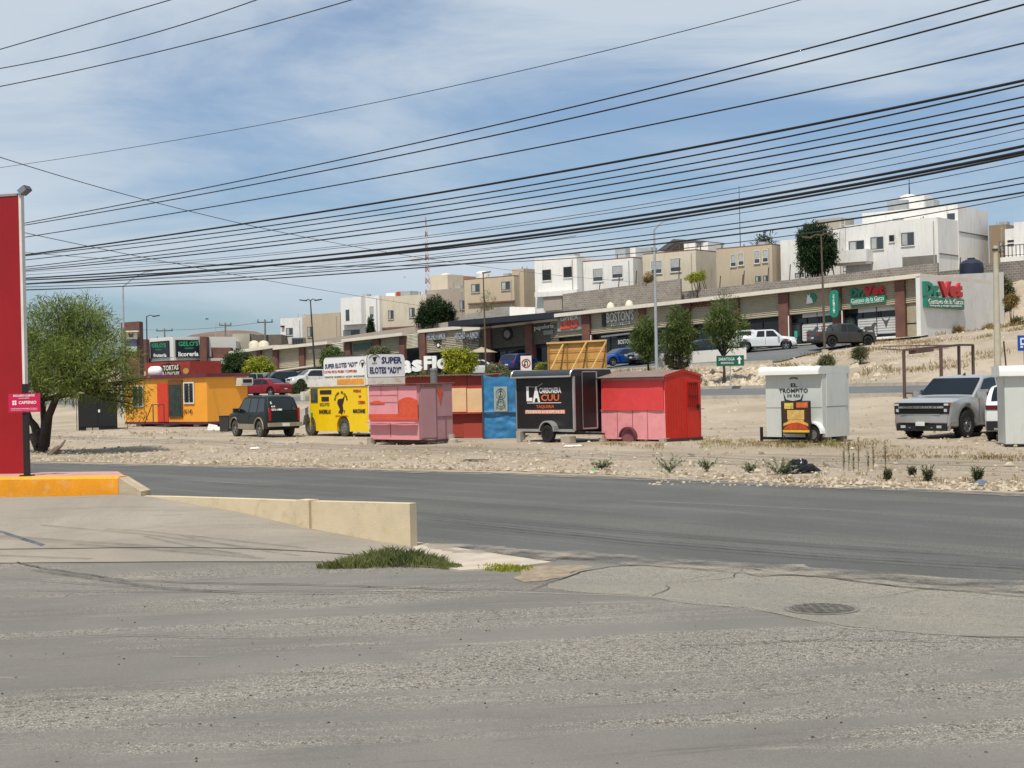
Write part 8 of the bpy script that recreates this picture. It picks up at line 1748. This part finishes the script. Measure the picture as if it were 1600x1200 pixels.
for P, lab in (([(0, 76), (135, 37), (263, 0)], 'uppermost'), ([(0, 107), (210, 60), (400, 0)], 'middle'), ([(0, 135), (275, 74), (548, 0)], 'lowest')): cable('%s of three thin cables across the top left corner' % lab, P, .0065, m=CAB2, dfn=nearf, x0=-80, x1=P[-1][0]+90, group='thin cables over the forecourt')
farf = lambda x: 1/(1/34+(1/150-1/34)*x/1000)
cable('thin service cable running down from the left edge to the canopy', [(0, 249), (200, 300), (400, 352), (650, 405), (800, 426), (990, 437)], .008, m=CAB2, dfn=farf, x0=-60, x1=1000, group='service cables falling to the right')
farf2 = lambda x: 1/(1/60+(1/170-1/60)*(x-35)/640)
cable('thin service cable running down to the wide beige house', [(35, 363), (200, 397), (375, 430), (560, 464), (665, 478)], .012, m=CAB2, dfn=farf2, x0=-20, x1=668, group='service cables falling to the right')
cable('short sagging cable low between the thick bundles at the left', [(37, 390), (235, 410), (420, 421), (640, 418), (900, 400), (1300, 352), (1600, 310)], .008, m=CAB2, group='service cables falling to the right', dy=1)
cable('lowest thin cable below all the bundles at the left', [(37, 453), (300, 443), (500, 420), (800, 385)], .006, m=CAB2, dy=.9, x1=900, group='service cables falling to the right')
cable('thin far cable between the distant utility poles', [(150, 513), (257, 516), (345, 514), (414, 503)], .02, m=CAB2, dfn=lambda x: 230-(x-257)*.25, group='service cables falling to the right')
# hidden pole behind the red wall that carries the bundles
B_ = W(-30, 640, dmain(-30)); B_.z = 0; t = thing('concrete_pole', 'concrete cable pole hidden behind the red wall', 'utility pole', tuple(B_)); b = MB(); b.tube([(0, 0, -.1), (0, 0, 10.4)], [.2, .13], 10); b.build('pole', CPOLE, t)
# cable splice boxes
for (px, py, dd_, lab) in ((650, 405, 92, 'small pale splice box on the falling service cable'), (632, 472, 155, 'small pale splice box on the lower service cable')):
    t = thing('splice_box', lab, 'splice box', tuple(W(px, py, dd_))); b = MB(); b.box(-.3, .3, -.06, .06, -.14, .02); b.build('box', mat('pale_plastic', '#b9b4aa', .6), t)
def bird(px, py, d, s_, lab):
    t = thing('bird', lab, 'bird', tuple(W(px, py, d)), R(20)); b = MB(); b.ell((0, 0, 0), s_*.32, s_*.1, s_*.09, n=10); b.ell((s_*.33, 0, s_*.04), s_*.09, s_*.07, s_*.07, n=8)
    for q in (-1, 1): b._add([(-.1*s_, 0, .03*s_), (.15*s_, 0, .03*s_), (.1*s_, q*.45*s_, .16*s_), (-.12*s_, q*.8*s_, .08*s_), (-.16*s_, q*.4*s_, .12*s_)], [(0, 1, 2, 3, 4), (4, 3, 2, 1, 0)])
    b._add([(-.28*s_, -.05*s_, 0), (-.28*s_, .05*s_, 0), (-.52*s_, .09*s_, .0), (-.52*s_, -.09*s_, 0)], [(0, 1, 2, 3), (3, 2, 1, 0)]); b.build('body', mat('near_black', ''), t)
bird(323, 498.5, 90, .32, 'small dark bird flying above the liquor shop'); bird(632, 433, 90, .16, 'tiny dark bird flying left of the radio tower')
